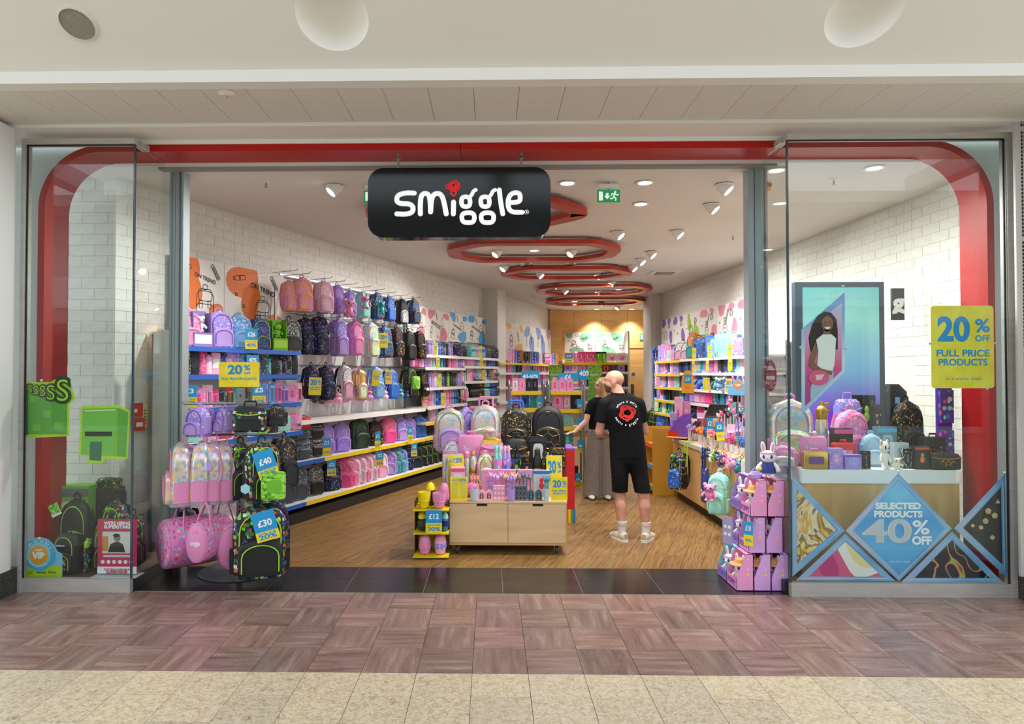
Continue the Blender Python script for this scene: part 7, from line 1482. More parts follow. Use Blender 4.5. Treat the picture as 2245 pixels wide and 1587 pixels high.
tiers = [(0.007, 1.935, 5.30, .287, ['#ee9ccf', '#dba6e4', '#dba6e4'], ['bottom']), (.297, 2.04, 5.32, .285, ['#dba6e4', '#dba6e4'], ['middle']), (.585, 2.055, 5.32, .287, ['#ee9ccf', '#ee9ccf'], ['top'])]
TB = .137
for z, x0, y0, h, cols, (nm,) in tiers:
    for i, c in enumerate(cols):
        for j in range(2):
            yy = y0 + .13 + j * .225; d_ = TB - .004
            lb = '%s box of rabbit toy, %s tier, %s row, %s from the left' % (('pink' if 'ee' in c else 'lilac') if j == 0 else ('pale blue' if (nm == 'bottom' and i == 0) else 'purple'), nm, 'front' if j == 0 else 'rear', ORD[i])
            cc_ = c if j == 0 else ('#8fcfd8' if nm == 'bottom' and i == 0 else '#b79ad8')
            rabbit_box(x0 + i * TB, yy, z, .215, h, d_, cc_, '#e9a0d8' if j == 0 else '#a77fcf', lb, True, j == 0)
            if i == 0 or j == 0: bunny(x0 + i * TB + .062, yy - .02, z + .006, .88, 'white rabbit toy %s inside the %s-tier %s box, %s from the left' % ('with straw hat' if (i == 0 and nm != 'middle') else 'with pink headband', nm, 'front' if j == 0 else 'rear', ORD[i]), hat=(nm != 'middle' and j == 0), dress=(plain('#f2c6dc', .7), LILAC)[j])
bunny(2.245, 5.46, .878, .97, 'white rabbit toy with headband and navy outfit standing on top of the boxes', False, plain('#3b3f8f', .7), rz=R(-25))
t = thing('tennis_ball', 'small yellow and pink toy ball held by the top rabbit', 'ball', (2.15, 5.39, .96)); link('ball', G().ell((0, 0, 0), .018, 12, 8), plain('#e6e06a', .7), t)
t = thing('toy_bag', 'small purple toy bag beside the top rabbit', 'bag', (2.13, 5.44, .875)); link('pouch', G().soft([(0, .04, .03), (.03, .05, .035), (.055, .03, .02)], 14, .6), LILAC, t); link('strap', G().tube([(-.03, 0, .05), (0, 0, .085), (.03, 0, .05)], .004, 5), LILAC, t)
p = ony(1620, 1195, 5.34); ticket(Vector((2.03, 5.322, p.z)), .07, .19, R(-40), '£10', ('40%',), 'blue and yellow 10 pounds card on the boxed rabbits')
t = thing('box_leaflet', 'lilac product leaflet leaning at the left of the middle tier', 'card', (1.93, 5.50, .33), R(-60)); link('leaflet', G().box(-.05, -.003, 0, .05, .003, .22), plain('#a9a0cf', .5), t)
for k in range(4): link('icon', G().prism(ngon(-.02 + .04 * (k % 2), .08 + .06 * (k // 2), .015, n=10), -.0045, -.003), WHT, t)
# ================================================================ HANGING SHOP SIGN
YS = 5.42
a, b = ony(806, 521, YS), ony(1207, 366, YS); mx, w = (a.x + b.x) / 2, (b.x - a.x) / 2; z0, z1 = a.z, b.z
sg = thing('shop_sign', 'glossy black hanging sign with white smiggle lettering and red scribble', 'sign', (mx, YS, z0)); H_ = z1 - z0
GB = plain('#050607', .10, 0, .3)
link('sign_box', G().prism(rrect(-w, 0, w, H_, .13, 8), 0, .13), GB, sg); link('sign_back_trim', G().prism(rrect(-w + .01, .01, w - .01, H_ - .01, .12, 8), .13, .135), plain('#b9c4c9', .2, .8), sg)
for px in (871, 1144):
    x = ony(px, 350, YS).x - mx; link('hanging_rod', G().tube([(x, .06, H_), (x, .06, 3.545 - z0)], .009, 8).lathe([(.025, 3.50 - z0), (.012, 3.515 - z0)], 12, c=(x, .06, 0)), SM, sg)
LIT = plain('#f4f6f8', .4, emit=.35)
kx = lambda c: ony(700 + c[0] / 2.245, 300 + c[1] / 2.245, YS)
def stroke(pts, r, mat, name, closed=False, sm=True):
    P = [kx(p) for p in pts]; P = [Vector((p.x - mx, -.006, p.z - z0)) for p in P]
    if sm:   # round the path
        for _ in range(2):
            Q = []; n_ = len(P)
            for i in range(n_ if closed else n_ - 1): A, B = P[i], P[(i + 1) % n_]; Q += [A.lerp(B, .25), A.lerp(B, .75)]
            if not closed: Q = [P[0]] + Q + [P[-1]]
            P = Q
    R_ = r / 2.245 / FPX * YS; g = G().tube([tuple(p) for p in P], R_, 10, closed=closed, flat=.45)
    if not closed: g.ell(tuple(P[0]), (R_, R_ * .45, R_), 12, 8).ell(tuple(P[-1]), (R_, R_ * .45, R_), 12, 8)
    return link(name, g, mat, sg)
LT = [([(468, 278), (425, 276), (385, 288), (380, 318), (400, 330), (445, 330), (463, 345), (460, 372), (430, 382), (382, 380)], 12.5),
      ([(498, 380), (497, 330), (502, 288), (520, 277), (540, 285), (547, 320), (548, 370)], 12.5), ([(548, 370), (552, 310), (562, 285), (585, 277), (605, 290), (616, 330), (625, 380)], 12.5), ([(661, 322), (660, 380)], 12.5)]
for pts, r in LT: stroke(pts, r, LIT, 'letter')
for dx in (0, 95):
    stroke([(700 + dx, 300), (722 + dx, 294), (742 + dx, 302), (742 + dx, 340), (720 + dx, 346), (700 + dx, 338)], 11.5, LIT, 'letter', closed=True); stroke([(738 + dx, 300), (752 + dx, 285), (758 + dx, 268), (770 + dx, 262)], 9.5, LIT, 'letter')
    stroke([(700 + dx, 380), (735 + dx, 372), (764 + dx, 380), (762 + dx, 420), (735 + dx, 424), (704 + dx, 420)], 11.5, LIT, 'letter', closed=True)
stroke([(886, 262), (892, 320), (903, 380)], 12, LIT, 'letter'); stroke([(935, 325), (985, 322), (990, 300), (985, 276), (950, 276), (930, 300), (928, 345), (945, 372), (998, 372)], 12, LIT, 'letter')
g = G(); c0 = kx((1021, 370)); x, z = c0.x - mx, c0.z - z0; link('registered_mark', G().tube([(x + .017 * math.cos(2 * PI * k / 16), -.003, z + .017 * math.sin(2 * PI * k / 16)) for k in range(16)], .0018, 4, closed=True), LIT, sg); text('R', .026, LIT, sg, (x, -.004, z), bold=.03)
REDL = plain('#d9161a', .4, emit=.25); q = random.Random(5)
for k in range(6):
    a1, b1, ph, ox, oz = q.uniform(22, 40), q.uniform(16, 30), q.uniform(0, 6), q.uniform(-8, 8), q.uniform(-6, 8)
    stroke([(662 + ox + a1 * math.cos(t + ph) * math.cos(ph * .4) - b1 * math.sin(t) * .4, 240 + oz + b1 * math.sin(t + ph)) for t in [2 * PI * i / 12 for i in range(12)]], 3.6, REDL, 'scribble', closed=True)
stroke([(645, 270), (655, 292), (668, 292), (675, 270), (660, 262)], 4.2, REDL, 'scribble', closed=True)
# ================================================================ LEFT WINDOW
ZF = .102; YG = YF + .02
def sucker(t, x, z, y=-.006): link('suction_cup', G().lathe([(.012, 0), (.010, .006), (.004, .010), (.001, .012)], 14, M=Matrix.Translation((x, y, z)) @ Matrix.Rotation(R(90), 4, 'X')), plain('#cfd6d6', .15), t)
def decal(name, poly_px, Y, mat, t, dy, thick=.0015):
    P = [ony(x, y, Y) for x, y in poly_px]; P = [(p.x - t.location.x, p.z - t.location.z) for p in P]
    ar = sum(P[i - 1][0] * P[i][1] - P[i][0] * P[i - 1][1] for i in range(len(P)))
    if ar < 0: P = P[::-1]
    return link(name, G().prism(P, dy - thick, dy), mat, t)
LIMEP, GRN1, GRN2, GRND = plain('#b9dc1e', .4), plain('#62a83a', .45), plain('#79bf43', .45), plain('#2e6f4a', .5)
p0 = ony(100, 958, YG); t = thing('window_sticker', 'green cube shaped window sticker with lime border and S letters', 'sticker', (p0.x, YG, p0.z))
decal('border', [(42, 870), (58, 860), (56, 845), (62, 838), (110, 838), (120, 832), (152, 827), (165, 875), (152, 885), (152, 956), (70, 960), (42, 952)], YG, LIMEP, t, 0)
decal('side_face', [(48, 868), (62, 862), (62, 954), (48, 948)], YG, GRND, t, -.002); decal('front_face', [(62, 864), (147, 864), (147, 952), (62, 952)], YG, GRN1, t, -.002)
for x0, x1, y0, y1 in ((66, 78, 868, 880), (96, 112, 900, 915), (120, 140, 925, 942), (72, 90, 930, 944), (125, 143, 870, 882)): decal('pixel_square', [(x0, y0), (x1, y0), (x1, y1), (x0, y1)], YG, GRN2, t, -.0035)
for i, (x, y, s) in enumerate(((67, 853, .10), (80, 856, .11), (95, 858, .13), (113, 862, .18), (139, 858, .27))):
    p = ony(x, y, YG); text('S', s, plain('#1f3a1c', .5), t, (p.x - p0.x, -.006 - .001 * i, p.z - p0.z), bold=.06); text('S', s * .93, LIMEP, t, (p.x - p0.x, -.0085 - .001 * i, p.z - p0.z), bold=-.01)
sucker(t, ony(92, 834, YG).x - p0.x, ony(92, 834, YG).z - p0.z)
p0 = ony(228, 1010, YG); t = thing('window_sticker', 'plain green cube shaped window sticker with dark green tongue panel', 'sticker', (p0.x, YG, p0.z))
decal('border', [(178, 890), (260, 888), (285, 900), (280, 1006), (228, 1006), (226, 1015), (192, 1015), (190, 1000), (172, 998)], YG, LIMEP, t, 0)
decal('front_face', [(182, 896), (258, 894), (254, 1000), (178, 996)], YG, GRN2, t, -.002); decal('side_face', [(259, 894), (281, 904), (276, 1001), (256, 1000)], YG, GRN1, t, -.002); decal('lower_panel', [(198, 968), (224, 968), (222, 1010), (197, 1008)], YG, GRND, t, -.0035)
g = G()
decal('dark_band', [(187, 946), (246, 946), (246, 956), (187, 956)], YG, DARK, t, -.0035)
decal('highlight', [(186, 899), (254, 897), (254, 900), (186, 902)], YG, plain('#c9e8a8', .4), t, -.0035)
sucker(t, 0, ony(228, 884, YG).z - p0.z)
# vip sign
YV = YF + .05; p0 = ony(86, 1266, YV); t = thing('vip_sign', 'blue and lime round-topped VIP sign standing in the left window', 'sign', (p0.x, YV, ZF))
decal('board', [(38, 1266), (38, 1215), (48, 1205), (56, 1190), (70, 1180), (88, 1177), (106, 1182), (120, 1196), (126, 1208), (137, 1214), (137, 1262), (132, 1267)], YV, plain('#7cc3e6', .5), t, 0, .003)
decal('lime_base', [(38, 1266), (38, 1240), (137, 1240), (137, 1262), (132, 1267)], YV, plain('#b8d420', .5), t, -.0045)
zc_ = ony(86, 1216, YV).z - ZF
for r, c, d in ((.128, '#58b2dd', -.006), (.098, '#8fd0ee', -.008), (.075, '#f2a51f', -.010)): link('ring_disc', G().prism(ngon(0, zc_, r, n=36), d - .0012, d), plain(c, .5), t)
text('VIP', None, WT, t, (0, -.0125, zc_ - .006), width=.10, bold=.05); text('smiggle', None, WT, t, (0, -.0125, zc_ + .042), width=.065, bold=.03)
def arc_text(s, cx, cz, r, a0, step, size, mat, t, y, inward=False):
    for i, ch in enumerate(s):
        if ch == ' ': continue
        a = R(a0 + step * i); rot = a - PI / 2 if step < 0 else a + PI / 2
        text(ch, size, mat, t, (cx + r * math.cos(a), y, cz + r * math.sin(a)), rot=(R(90), -rot, 0), bold=.03)
arc_text('sign up to be a', 0, zc_, .113, 152, -8.6, .026, WT, t, -.0095); arc_text('ask instore', 0, zc_, .088, 222, 8.6, .020, WT, t, -.0095)
text('Buy Now\nPay Later', .018, plain('#4c5a12'), t, (-.08, -.007, .035), bold=.01); text('clearpay', .022, plain('#3c4a12'), t, (.02, -.007, .035), bold=.03); text('Klarna.', .022, plain('#3c4a12'), t, (.11, -.007, .035), bold=.03)
sucker(t, 0, ony(86, 1180, YV).z - ZF)
# hiring poster
YH = YF + .07; x0, x1 = ony(214, 1200, YH).x, ony(300, 1200, YH).x; zt = ony(257, 1138, YH).z; t = thing('poster_stand', 'pink hiring poster in a clear stand in the left window', 'poster', ((x0 + x1) / 2, YH, ZF)); w = (x1 - x0) / 2; h = zt - ZF
MAG = plain('#c81f54', .5); link('poster_board', G().box(-w, 0, .02, w, .004, h), MAG, t); link('white_footer', G().box(-w, -.001, .02, w, 0, h * .165), plain('#eeeef2', .5), t); link('acrylic_foot', G().box(-w - .02, -.06, 0, w + .02, .08, .008), plain('#c9d2d4', .1), t)
text("WE'RE HIRING", None, WT, t, (0, -.003, h * .93), width=w * 1.35, bold=.04); text('SUPERSTARS', None, WT, t, (0, -.003, h * .865), width=w * 1.35, bold=.04)
link('photo_area', G().box(-w * .76, -.002, h * .40, w * .76, 0, h * .78), plain('#d9d4d0', .6), t); link('photo_shelf', G().box(-w * .76, -.003, h * .44, -w * .45, -.002, h * .70), plain('#c98a3a', .6), t)
g = G().prism(ngon(0, h * .67, w * .17, h * .065, 16), -.0045, -.003); link('photo_face', g, plain('#9a6a50', .6), t); link('photo_hair', G().prism(ngon(-w * .03, h * .715, w * .18, h * .035, 16), -.0055, -.0045), plain('#221814', .6), t)
link('photo_body', G().prism([(-w * .45, h * .42), (w * .42, h * .42), (w * .3, h * .56), (w * .08, h * .6), (-w * .1, h * .6), (-w * .34, h * .56)], -.0042, -.003), plain('#17161a', .6), t)
text('POSITION AVAILABLE:', None, MAG, t, (0, -.003, h * .115), width=w * 1.3, bold=.03); text('SUPERVISOR', None, MAG, t, (0, -.003, h * .07), width=w * 1.1, bold=.04)
for k in range(6): link('round_icon', G().prism(ngon(-w * .72 + k * w * .29, h * .25, w * .10, n=14), -.003, -.001), plain('#f0dfe4', .5), t)
link('white_pill', G().prism(rrect(-w * .72, h * .335, w * .72, h * .37, .01, 3), -.003, -.001), WT, t)
# heap of bags
def hw(kind, dk, x0, y0, x1, Y, lb, rz=0.0, z=ZF, **k): return on(kind, dk, x0, y0, x1, z + .002, Y, rz, lb, **k)
pxm = lambda k: (fab('pixel', 0), fab('greenp', 0) if k == 1 else BK if k == 2 else fab('pixel', 0), LIME, BK, GREY)
hw('backpack', 'pixel', 122, 1086, 212, 5.60, 'black and lime backpack with green square-eyed pouch area, back of the left window', R(8), mats=(BK, fab('greenp', 0), LIME, BK))
o = hw('backpack', 'pixel', 112, 1162, 186, 5.40, 'small black backpack with lime trim, front left of the window heap', R(-5), mats=(BK, BK, LIME, BK)); text('MINECRAFT', None, WT, o, (0, -.11, .30), width=.11, bold=.05)
link('coloured_print', G().soft([(.05, .07, .006, -.115), (.16, .075, .006, -.115)], 12, .4), blobs('#17181b', PIX[:5], 34, .5, metric='CHEBYCHEV'), o)
hw('trolley_backpack', 'pixel', 208, 1078, 300, 5.66, 'black pixel-print trolley backpack with raised handle in the left window', R(-8), mats=(fab('pixel', 0), fab('pixel', 0), LIME, BK, BK))
hw('backpack', 'pixel', 206, 1130, 262, 5.44, 'black and green backpack half behind the hiring poster', R(6))
hw('backpack', 'pixel', 268, 1120, 318, 5.60, 'black pixel-print backpack at the right behind the hiring poster', R(35))
hw('drinks_bottle', 'pixel', 180, 1180, 202, 5.42, 'black bottle with lime band between the window backpacks', 0, mats=(fab('pixel', 0), LIME))
t = thing('lunch_tin', 'small black lunch case on top of the trolley backpack', 'case', (ony(232, 1090, 5.80).x, 5.85, .715)); link('support_box', G().box(-.1, -.08, -.61, .1, .08, 0), BK, t)
link('shell', G().soft([(0, .10, .06), (.07, .10, .06), (.08, .09, .05)], 20, .4), fab('pixel', 0), t); link('lid_ring', G().tube([(.04 * math.cos(2 * PI * k / 16), .03 * math.sin(2 * PI * k / 16), .083) for k in range(16)], .004, 5, closed=True), GREY, t)
hw('boxed_toy', 'greenp', 150, 1062, 188, 5.75, 'small green and white box standing behind the window backpacks', 0, mats=(plain('#7cbf3a', .5), WHT, MINT, GREY))
p = ony(120, 1118, 5.38); t = thing('hang_tag', 'lime product tag hanging left of the window backpacks', 'tag', p, 0); link('tag_card', G().box(-.04, -.003, -.03, .04, .003, .05, Matrix.Rotation(R(-25), 4, 'Y')), fab('greenp', 0), t); link('tag_strip', G().box(-.04, -.004, -.05, .04, .002, -.032, Matrix.Rotation(R(-25), 4, 'Y')), WHT, t)
# fire alarm and notice on the angled wall
sA = LW.S(303, .01); t = thing('fire_call_point', 'red fire alarm call point on the brick wall behind the left side glass', 'alarm', LW.P(LW.S(303, .02, 930), .002, 0), LW.rz); zf = LW.at(303, 930, 0).z
link('alarm_box', G().box(-.06, -.035, zf - .06, .06, -.0, zf + .06), REDP, t); link('alarm_glass', G().box(-.035, -.037, zf - .02, .035, -.035, zf + .02), WHT, t); link('fire_sign', G().box(-.06, -.008, zf + .075, .06, 0, zf + .20), REDP, t); link('hand_symbol', G().prism(ngon(-.02, zf + .13, .02, n=10), -.010, -.008), WHT, t)
t = thing('fire_notice', 'cream fire action notice on the brick wall beside the alarm', 'notice', LW.P(LW.S(331, .02, 910), .002, 0), LW.rz); zf = LW.at(331, 911, 0).z; link('notice_board', G().box(-.09, -.006, zf - .115, .09, 0, zf + .115), plain('#e9dfa8', .5), t); link('blue_disc', G().prism(ngon(0, zf + .085, .016, n=12), -.008, -.006), BLUE, t)
for k, c in enumerate(('#c83a30', '#3a8a4a', '#3a8a4a', '#3a8a4a', '#e08a3a')): link('notice_row', G().box(-.07, -.008, zf + .045 - k * .03, -.05, -.006, zf + .062 - k * .03).box(-.04, -.008, zf + .05 - k * .03, .07, -.006, zf + .055 - k * .03), plain(c, .5), t)
t = thing('wall_socket', 'small grey double socket low on the left brick wall', 'socket', LW.P(LW.S(304, .02, 1135), .002, 0), LW.rz); zf = LW.at(304, 1137, 0).z; link('plate', G().box(-.07, -.012, zf - .045, .07, 0, zf + .045), plain('#a9a29a', .4, .5), t); link('switch', G().box(-.05, -.015, zf, -.03, -.012, zf + .02).box(.03, -.015, zf, .05, -.012, zf + .02), WHT, t)
# ================================================================ RIGHT WINDOW
YT = 5.47; a, b = ony(1758, 1050, YT), ony(2105, 1050, YT); zT = ony(1900, 1030, YT).z; dt = thing('window_table', 'wooden display block with thick white top inside the right window', 'table', (a.x, YT, .102)); w = b.x - a.x; DD = .85
zt = zT - .102; link('plywood_box', G().box(0, .01, 0, w, .33, zt - .112), CO, dt); link('white_top', G().box(0, 0, zt - .11, w - .03, .42, zt), plain('#eef0f1', .4), dt)
zU2 = zt + .14
link('rear_plinth', G().box(0, .42, 0, w - .03, .78, zt), plain('#e4e6e8', .5), dt)
link('left_wing', G().box(-.20, .25, 0, -.01, .78, zt - .02), plain('#dfe1e2', .5), dt); link('left_wing_face', G().box(-.20, .235, 0, -.01, .25, zt - .13), CO, dt)
def wt(kind, dk, x0, y0, x1, dy, lb, rz=0.0, up=0.0, **k): return on(kind, dk, x0, y0, x1, zT + .001 + up, YT + dy, rz, lb, **k)
tk = ', right window table'
wt('backpack', 'foil', 1682, 868, 1782, .36, 'large foil backpack with pink trim at the left' + tk, R(-15), mats=(HOLO, HOLO2, PINK, PINK)); wt('mini_backpack', 'foil', 1690, 970, 1745, .16, 'low pink foil bag on the left wing' + tk, R(-20), mats=(fab('pinkfl', 0), HOLO, PINK, PINK))
wt('drinks_bottle', 'gold', 1780, 880, 1822, .34, 'large bottle in a foil carrier with gold lid' + tk, 0, mats=(HOLO, GOLD)); wt('backpack', 'pinkfl', 1820, 892, 1910, .40, 'pink floral backpack in the middle' + tk, R(3)); wt('lunch_bag', 'lilac', 1828, 862, 1886, .62, 'lavender lunch bag standing on the rear block' + tk, 0, up=.25, mats=(plain('#8f95e0', .5), fab('lilac', 0), LILAC, LILAC))
link('rear_riser', G().box(.30, .50, zt, 1.0, .76, zt + .25), plain('#e4e6e8', .5), dt)
wt('boxed_toy', 'camo', 1882, 866, 1904, .62, 'small dark green print bag on the rear block' + tk, 0, up=.25); wt('backpack', 'blackgold', 1940, 872, 2036, .42, 'large black and gold backpack at the right' + tk, R(6), mats=(fab('blackgold', 0), BK, BK, BK)); wt('steel_flask', 'blackgold', 1912, 886, 1938, .36, 'tall black flask with gold print' + tk, 0, mats=(fab('blackgold', 0), BK, GOLD))
wt('boxed_toy', 'black', 1822, 938, 1865, .22, 'black box with pink lid and mug handle' + tk, 0, mats=(plain('#2a2b2f', .3), plain('#35363b', .2), HOTP, HOTP), up=.0); wt('lunchbox', 'red', 1822, 964, 1875, .15, 'red-edged lunch case with rainbow' + tk, 0, mats=(REDP, blobs('#e58fc0', ['#f5d35c', '#6fc0e6', '#f7c8e4'], 20, .6), REDP))
o = wt('lunchbox', 'pink', 1752, 948, 1810, .22, 'pink tin with slot lid behind the gold-edged case' + tk, R(-15), mats=(PINK, fab('pinkfl', 0), LPINK)); 
wt('lunchbox', 'gold', 1758, 984, 1812, .06, 'gold-edged case with purple label' + tk, 0, mats=(GOLD, plain('#6b3f8f', .4), PINK)); 
wt('boxed_toy', 'lilac', 1812, 982, 1846, .06, 'lilac glitter box, taller of two' + tk, 0, mats=(fab('lilac2', 0), LILAC, LPINK, LILAC)); wt('boxed_toy', 'lilac', 1849, 996, 1886, .05, 'lilac square jewellery box, shorter of two' + tk, 0, mats=(plain('#9d8bd8', .5), LILAC, SKY, PURP))
wt('pen_set', 'spider', 1885, 988, 1908, .05, 'black pack of coloured markers' + tk, 0); wt('mini_backpack', 'bluefl', 1880, 942, 1940, .24, 'ice blue clear-fronted backpack' + tk, R(-6), mats=(plain('#a9cbe4', .3), plain('#c3dcec', .25), SKY, SKY))
wt('plush_bear', 'cream', 1920, 962, 1957, .05, 'white plush figure sitting at the front' + tk, R(12), mats=(W1, ORNG, BK, W1, WHT)); wt('plush_bear', 'cream', 1955, 1002, 1978, .04, 'small cream owl-like plush at the front' + tk, R(-5), mats=(plain('#efe6cf', .9), plain('#d9c9a0', .9), BK, W1, WHT))
wt('boxed_toy', 'teal', 1915, 935, 1962, .30, 'clear box with blue lid and handle' + tk, 0, mats=(plain('#6d8c9c', .2), plain('#9fc4d4', .2), TEALC, plain('#56b4dc', .4))); wt('boxed_toy', 'clear', 1952, 970, 1990, .16, 'clear bag of craft pieces' + tk, 0, mats=(CLEAR, plain('#8fd0d4', .2), TEALC, CLEAR))
wt('boxed_toy', 'black', 1975, 982, 1998, .10, 'dark patterned craft packet' + tk, 0, mats=(fab('bw', 0), BK, GREY, BK)); wt('boxed_toy', 'orange', 1998, 978, 2034, .06, 'black box with orange star creature' + tk, 0, mats=(plain('#22242a', .4), plain('#39323a', .2), ORNG, plain('#d9562a', .5)))
o = wt('lunch_bag', 'blackgold', 2034, 986, 2102, .05, 'black case with gold football lines' + tk, 0, mats=(BK, BK, GOLD, BK)); g = G(); football(o, .055, .085, -.092)
wt('lunchbox', 'blackgold', 2018, 950, 2070, .24, 'black and gold hard case behind the football case' + tk, 0, mats=(BK, fab('blackgold', 0), BK))
# tall purple side display at the right
p = ony(2080, 1000, 5.70); t = thing('product_panel', 'narrow purple product display strip beside the red portal leg', 'display', (p.x, 5.74, .1)); zt_ = ony(2080, 850, 5.70).z - .1
link('backing', G().box(-.06, 0, 0, .06, .03, zt_), plain('#5b3fa0', .5), t)
for k in range(4): link('product_card', G().box(-.055, -.03, zt_ - .30 - k * .34, .055, 0, zt_ - .02 - k * .34), blobs('#5a3fae', ['#3f8fd0', '#9fe0e0', '#e05a9a', '#5a3fae'], 22, .45), t)
# digital screen on a stand
YD = 6.30; a, b = ony(1745, 905, YD), ony(1938, 618, YD); t = thing('digital_screen', 'large portrait screen with teal and purple picture in the right window', 'screen', ((a.x + b.x) / 2, YD, 0)); w = (b.x - a.x) / 2; z0, z1 = .75, b.z
link('screen_frame', G().box(-w, 0, z0, w, .07, z1), plain('#3d4a58', .35), t); GR = gradient([(0, '#8a12a8'), (.3, '#7a3fb8'), (.55, '#6fa0c8'), (.8, '#7fb8b4'), (1, '#5aa0a0')], 2, z0, z1, .3, emit=.45, wob=.25, scale=1.2)
link('display', G().box(-w + .07, -.003, z0 + .05, w - .05, 0, z1 - .05), GR, t); link('stand_column', G().box(-.12, .07, .04, .12, .12, z0 + .2), plain('#2e3338', .4), t); link('stand_foot', G().box(-.22, -.05, .0, .22, .25, .04), plain('#2e3338', .4), t)
text('FROM IRIDESCENT', None, plain('#a8c8cc', .4), t, (0, -.005, z1 - .14), width=w * 1.25, bold=.0); text('TO ICONIC', None, plain('#a8c8cc', .4), t, (0, -.005, z1 - .22), width=w * .6, bold=.0)
t = thing('tall_case', 'tall black case standing behind the screen to its right', 'case', (b.x + .10, YD + .1, 0)); link('case_body', G().soft([(0, .10, .1), (.1, .12, .12), (1.55, .12, .12), (1.62, .06, .08)], 20, .5), BK, t); link('blue_label', G().box(-.02, -.125, 1.30, .02, -.119, 1.5), SKY, t)
p = ony(1950, 668, 6.9); t = thing('wall_letter_sign', 'white letters on black at the wall edge beside the screen', 'sign', (p.x + .0, 6.75, p.z - .12)); link('black_board', G().box(-.06, 0, -.05, .06, .03, .27), plain('#1c1e22', .3), t); text('g', .24, WT, t, (0, -.003, .12), bold=.05)
# hanging banner with girl
YB = YG + .03; p0 = ony(1805, 900, YB); t = thing('hanging_banner', 'translucent hexagonal hanging banner with a smiling girl holding a clear bag', 'banner', (p0.x, YB, p0.z))
FRM = gradient([(0, '#9fc8ea'), (.4, '#d9e6f6'), (.7, '#8fb4e4'), (1, '#6f9ad8')], 2, 0, 1.0, .3); PKG = gradient([(0, '#b02a80'), (.35, '#e0508f'), (.6, '#e8a0c4'), (1, '#b9d0ee')], 2, 0, .95, .4)
dk = lambda nm, pts, m, d: decal(nm, pts, YB, m, t, d)
dk('frame', [(1852, 640), (1852, 815), (1762, 905), (1757, 905), (1757, 722)], FRM, 0); dk('picture', [(1845, 664), (1845, 812), (1765, 890), (1765, 727)], PKG, -.002)
HAIR, SKN = plain('#2a1a14', .7), plain('#8a5a40', .6)
dk('hair', [(1776, 770), (1772, 740), (1780, 712), (1792, 692), (1808, 683), (1822, 686), (1833, 700), (1836, 725), (1836, 765), (1826, 770), (1800, 765), (1786, 772)], HAIR, -.004)
cx_, cy_ = 1813, 710; dk('face', [(cx_ + 12.5 * math.cos(2 * PI * k / 18), cy_ + 17 * math.sin(2 * PI * k / 18)) for k in range(18)], SKN, -.006); dk('neck', [(1806, 722), (1819, 722), (1820, 738), (1802, 738)], SKN, -.006)
dk('smile', [(1806, 717), (1820, 716), (1816, 722), (1810, 722)], WHT, -.008)
for x in (1808, 1818): dk('eye', [(x - 2, 705), (x + 2, 705), (x + 2, 707), (x - 2, 707)], HAIR, -.008)
dk('shirt', [(1788, 745), (1803, 733), (1822, 733), (1832, 742), (1828, 800), (1824, 812), (1790, 812), (1793, 770)], WHT, -.007)
dk('arm', [(1786, 750), (1793, 770), (1783, 795), (1800, 808), (1824, 814), (1822, 822), (1795, 820), (1772, 802), (1775, 780)], SKN, -.008); dk('jeans', [(1790, 812), (1826, 812), (1826, 830), (1776, 878), (1776, 850)], plain('#a9c0dc', .6), -.006)
dk('bag', [(1786 + 23 * math.cos(2 * PI * k / 16) + 8, 828 + 17 * math.sin(2 * PI * k / 16)) for k in range(16)], plain('#e0608a', .3), -.009); dk('bag_shine', [(1786, 822), (1806, 820), (1800, 832), (1788, 834)], plain('#f4c8d4', .3), -.011)
for x, y in ((1847, 628), (1755, 762), (1853, 764)): q_ = ony(x, y, YB); sucker(t, q_.x - p0.x, q_.z - p0.z)
# yellow window card
YW = YG + .01; a, b = ony(2111, 851, YW), ony(2111, 670, YW); w = 134 / FPX * YW; t = card20(a, w, b.z - a.z, 0, 'large yellow rounded 20 percent off card on the right window', round_=True, kind='full'); text('see in store for details', None, BT_, t, (0, -.0032, (b.z - a.z) * .115), width=w * .56, bold=.0)
for x, z in ((-w / 2 - .01, .35), (w / 2 + .01, .35), (w * .38, .0)): sucker(t, x, z)
# red hiring tag behind the side glass
p = ony(1689, 824, 5.75); t = thing('hiring_tag', 'dark red oval hiring tag hanging behind the right side glass', 'sign', p); link('oval', G().prism(ngon(0, 0, .053, .135, 28), -.002, .002), plain('#8f1420', .5), t); text("WE'RE\nHIRING\nSUPERSTARS", None, WT, t, (0, -.004, .065), width=.075, bold=.03); link('white_strip', G().box(-.035, -.0035, -.03, .035, -.002, .0), plain('#d9b8bc', .5), t); link('hook', G().tube([(0, 0, .13), (0, 0, .17)], .003, 5), GREYM, t)
for k in range(5): link('icon', G().prism(ngon(-.035 + k * .0175, -.06 - .02 * (1 - abs(k - 2) / 2), .006, n=8), -.0035, -.002), plain('#e0b8c0', .5), t)
t = thing('beacon', 'small orange and grey beacon unit near the ceiling by the right post', 'beacon', ony(1682, 410, 6.3)); link('housing', G().box(-.035, -.02, 0, .035, .03, .03), GREY, t); link('lens_dome', G().lathe([(.03, 0), (.028, -.03), (.015, -.04), (.001, -.041)], 14), plain('#e08a2a', .3), t); link('conduit', G().tube([(0, 0, .03), (0, 0, CEIL - t.location.z)], .008, 6), GREYM, t)
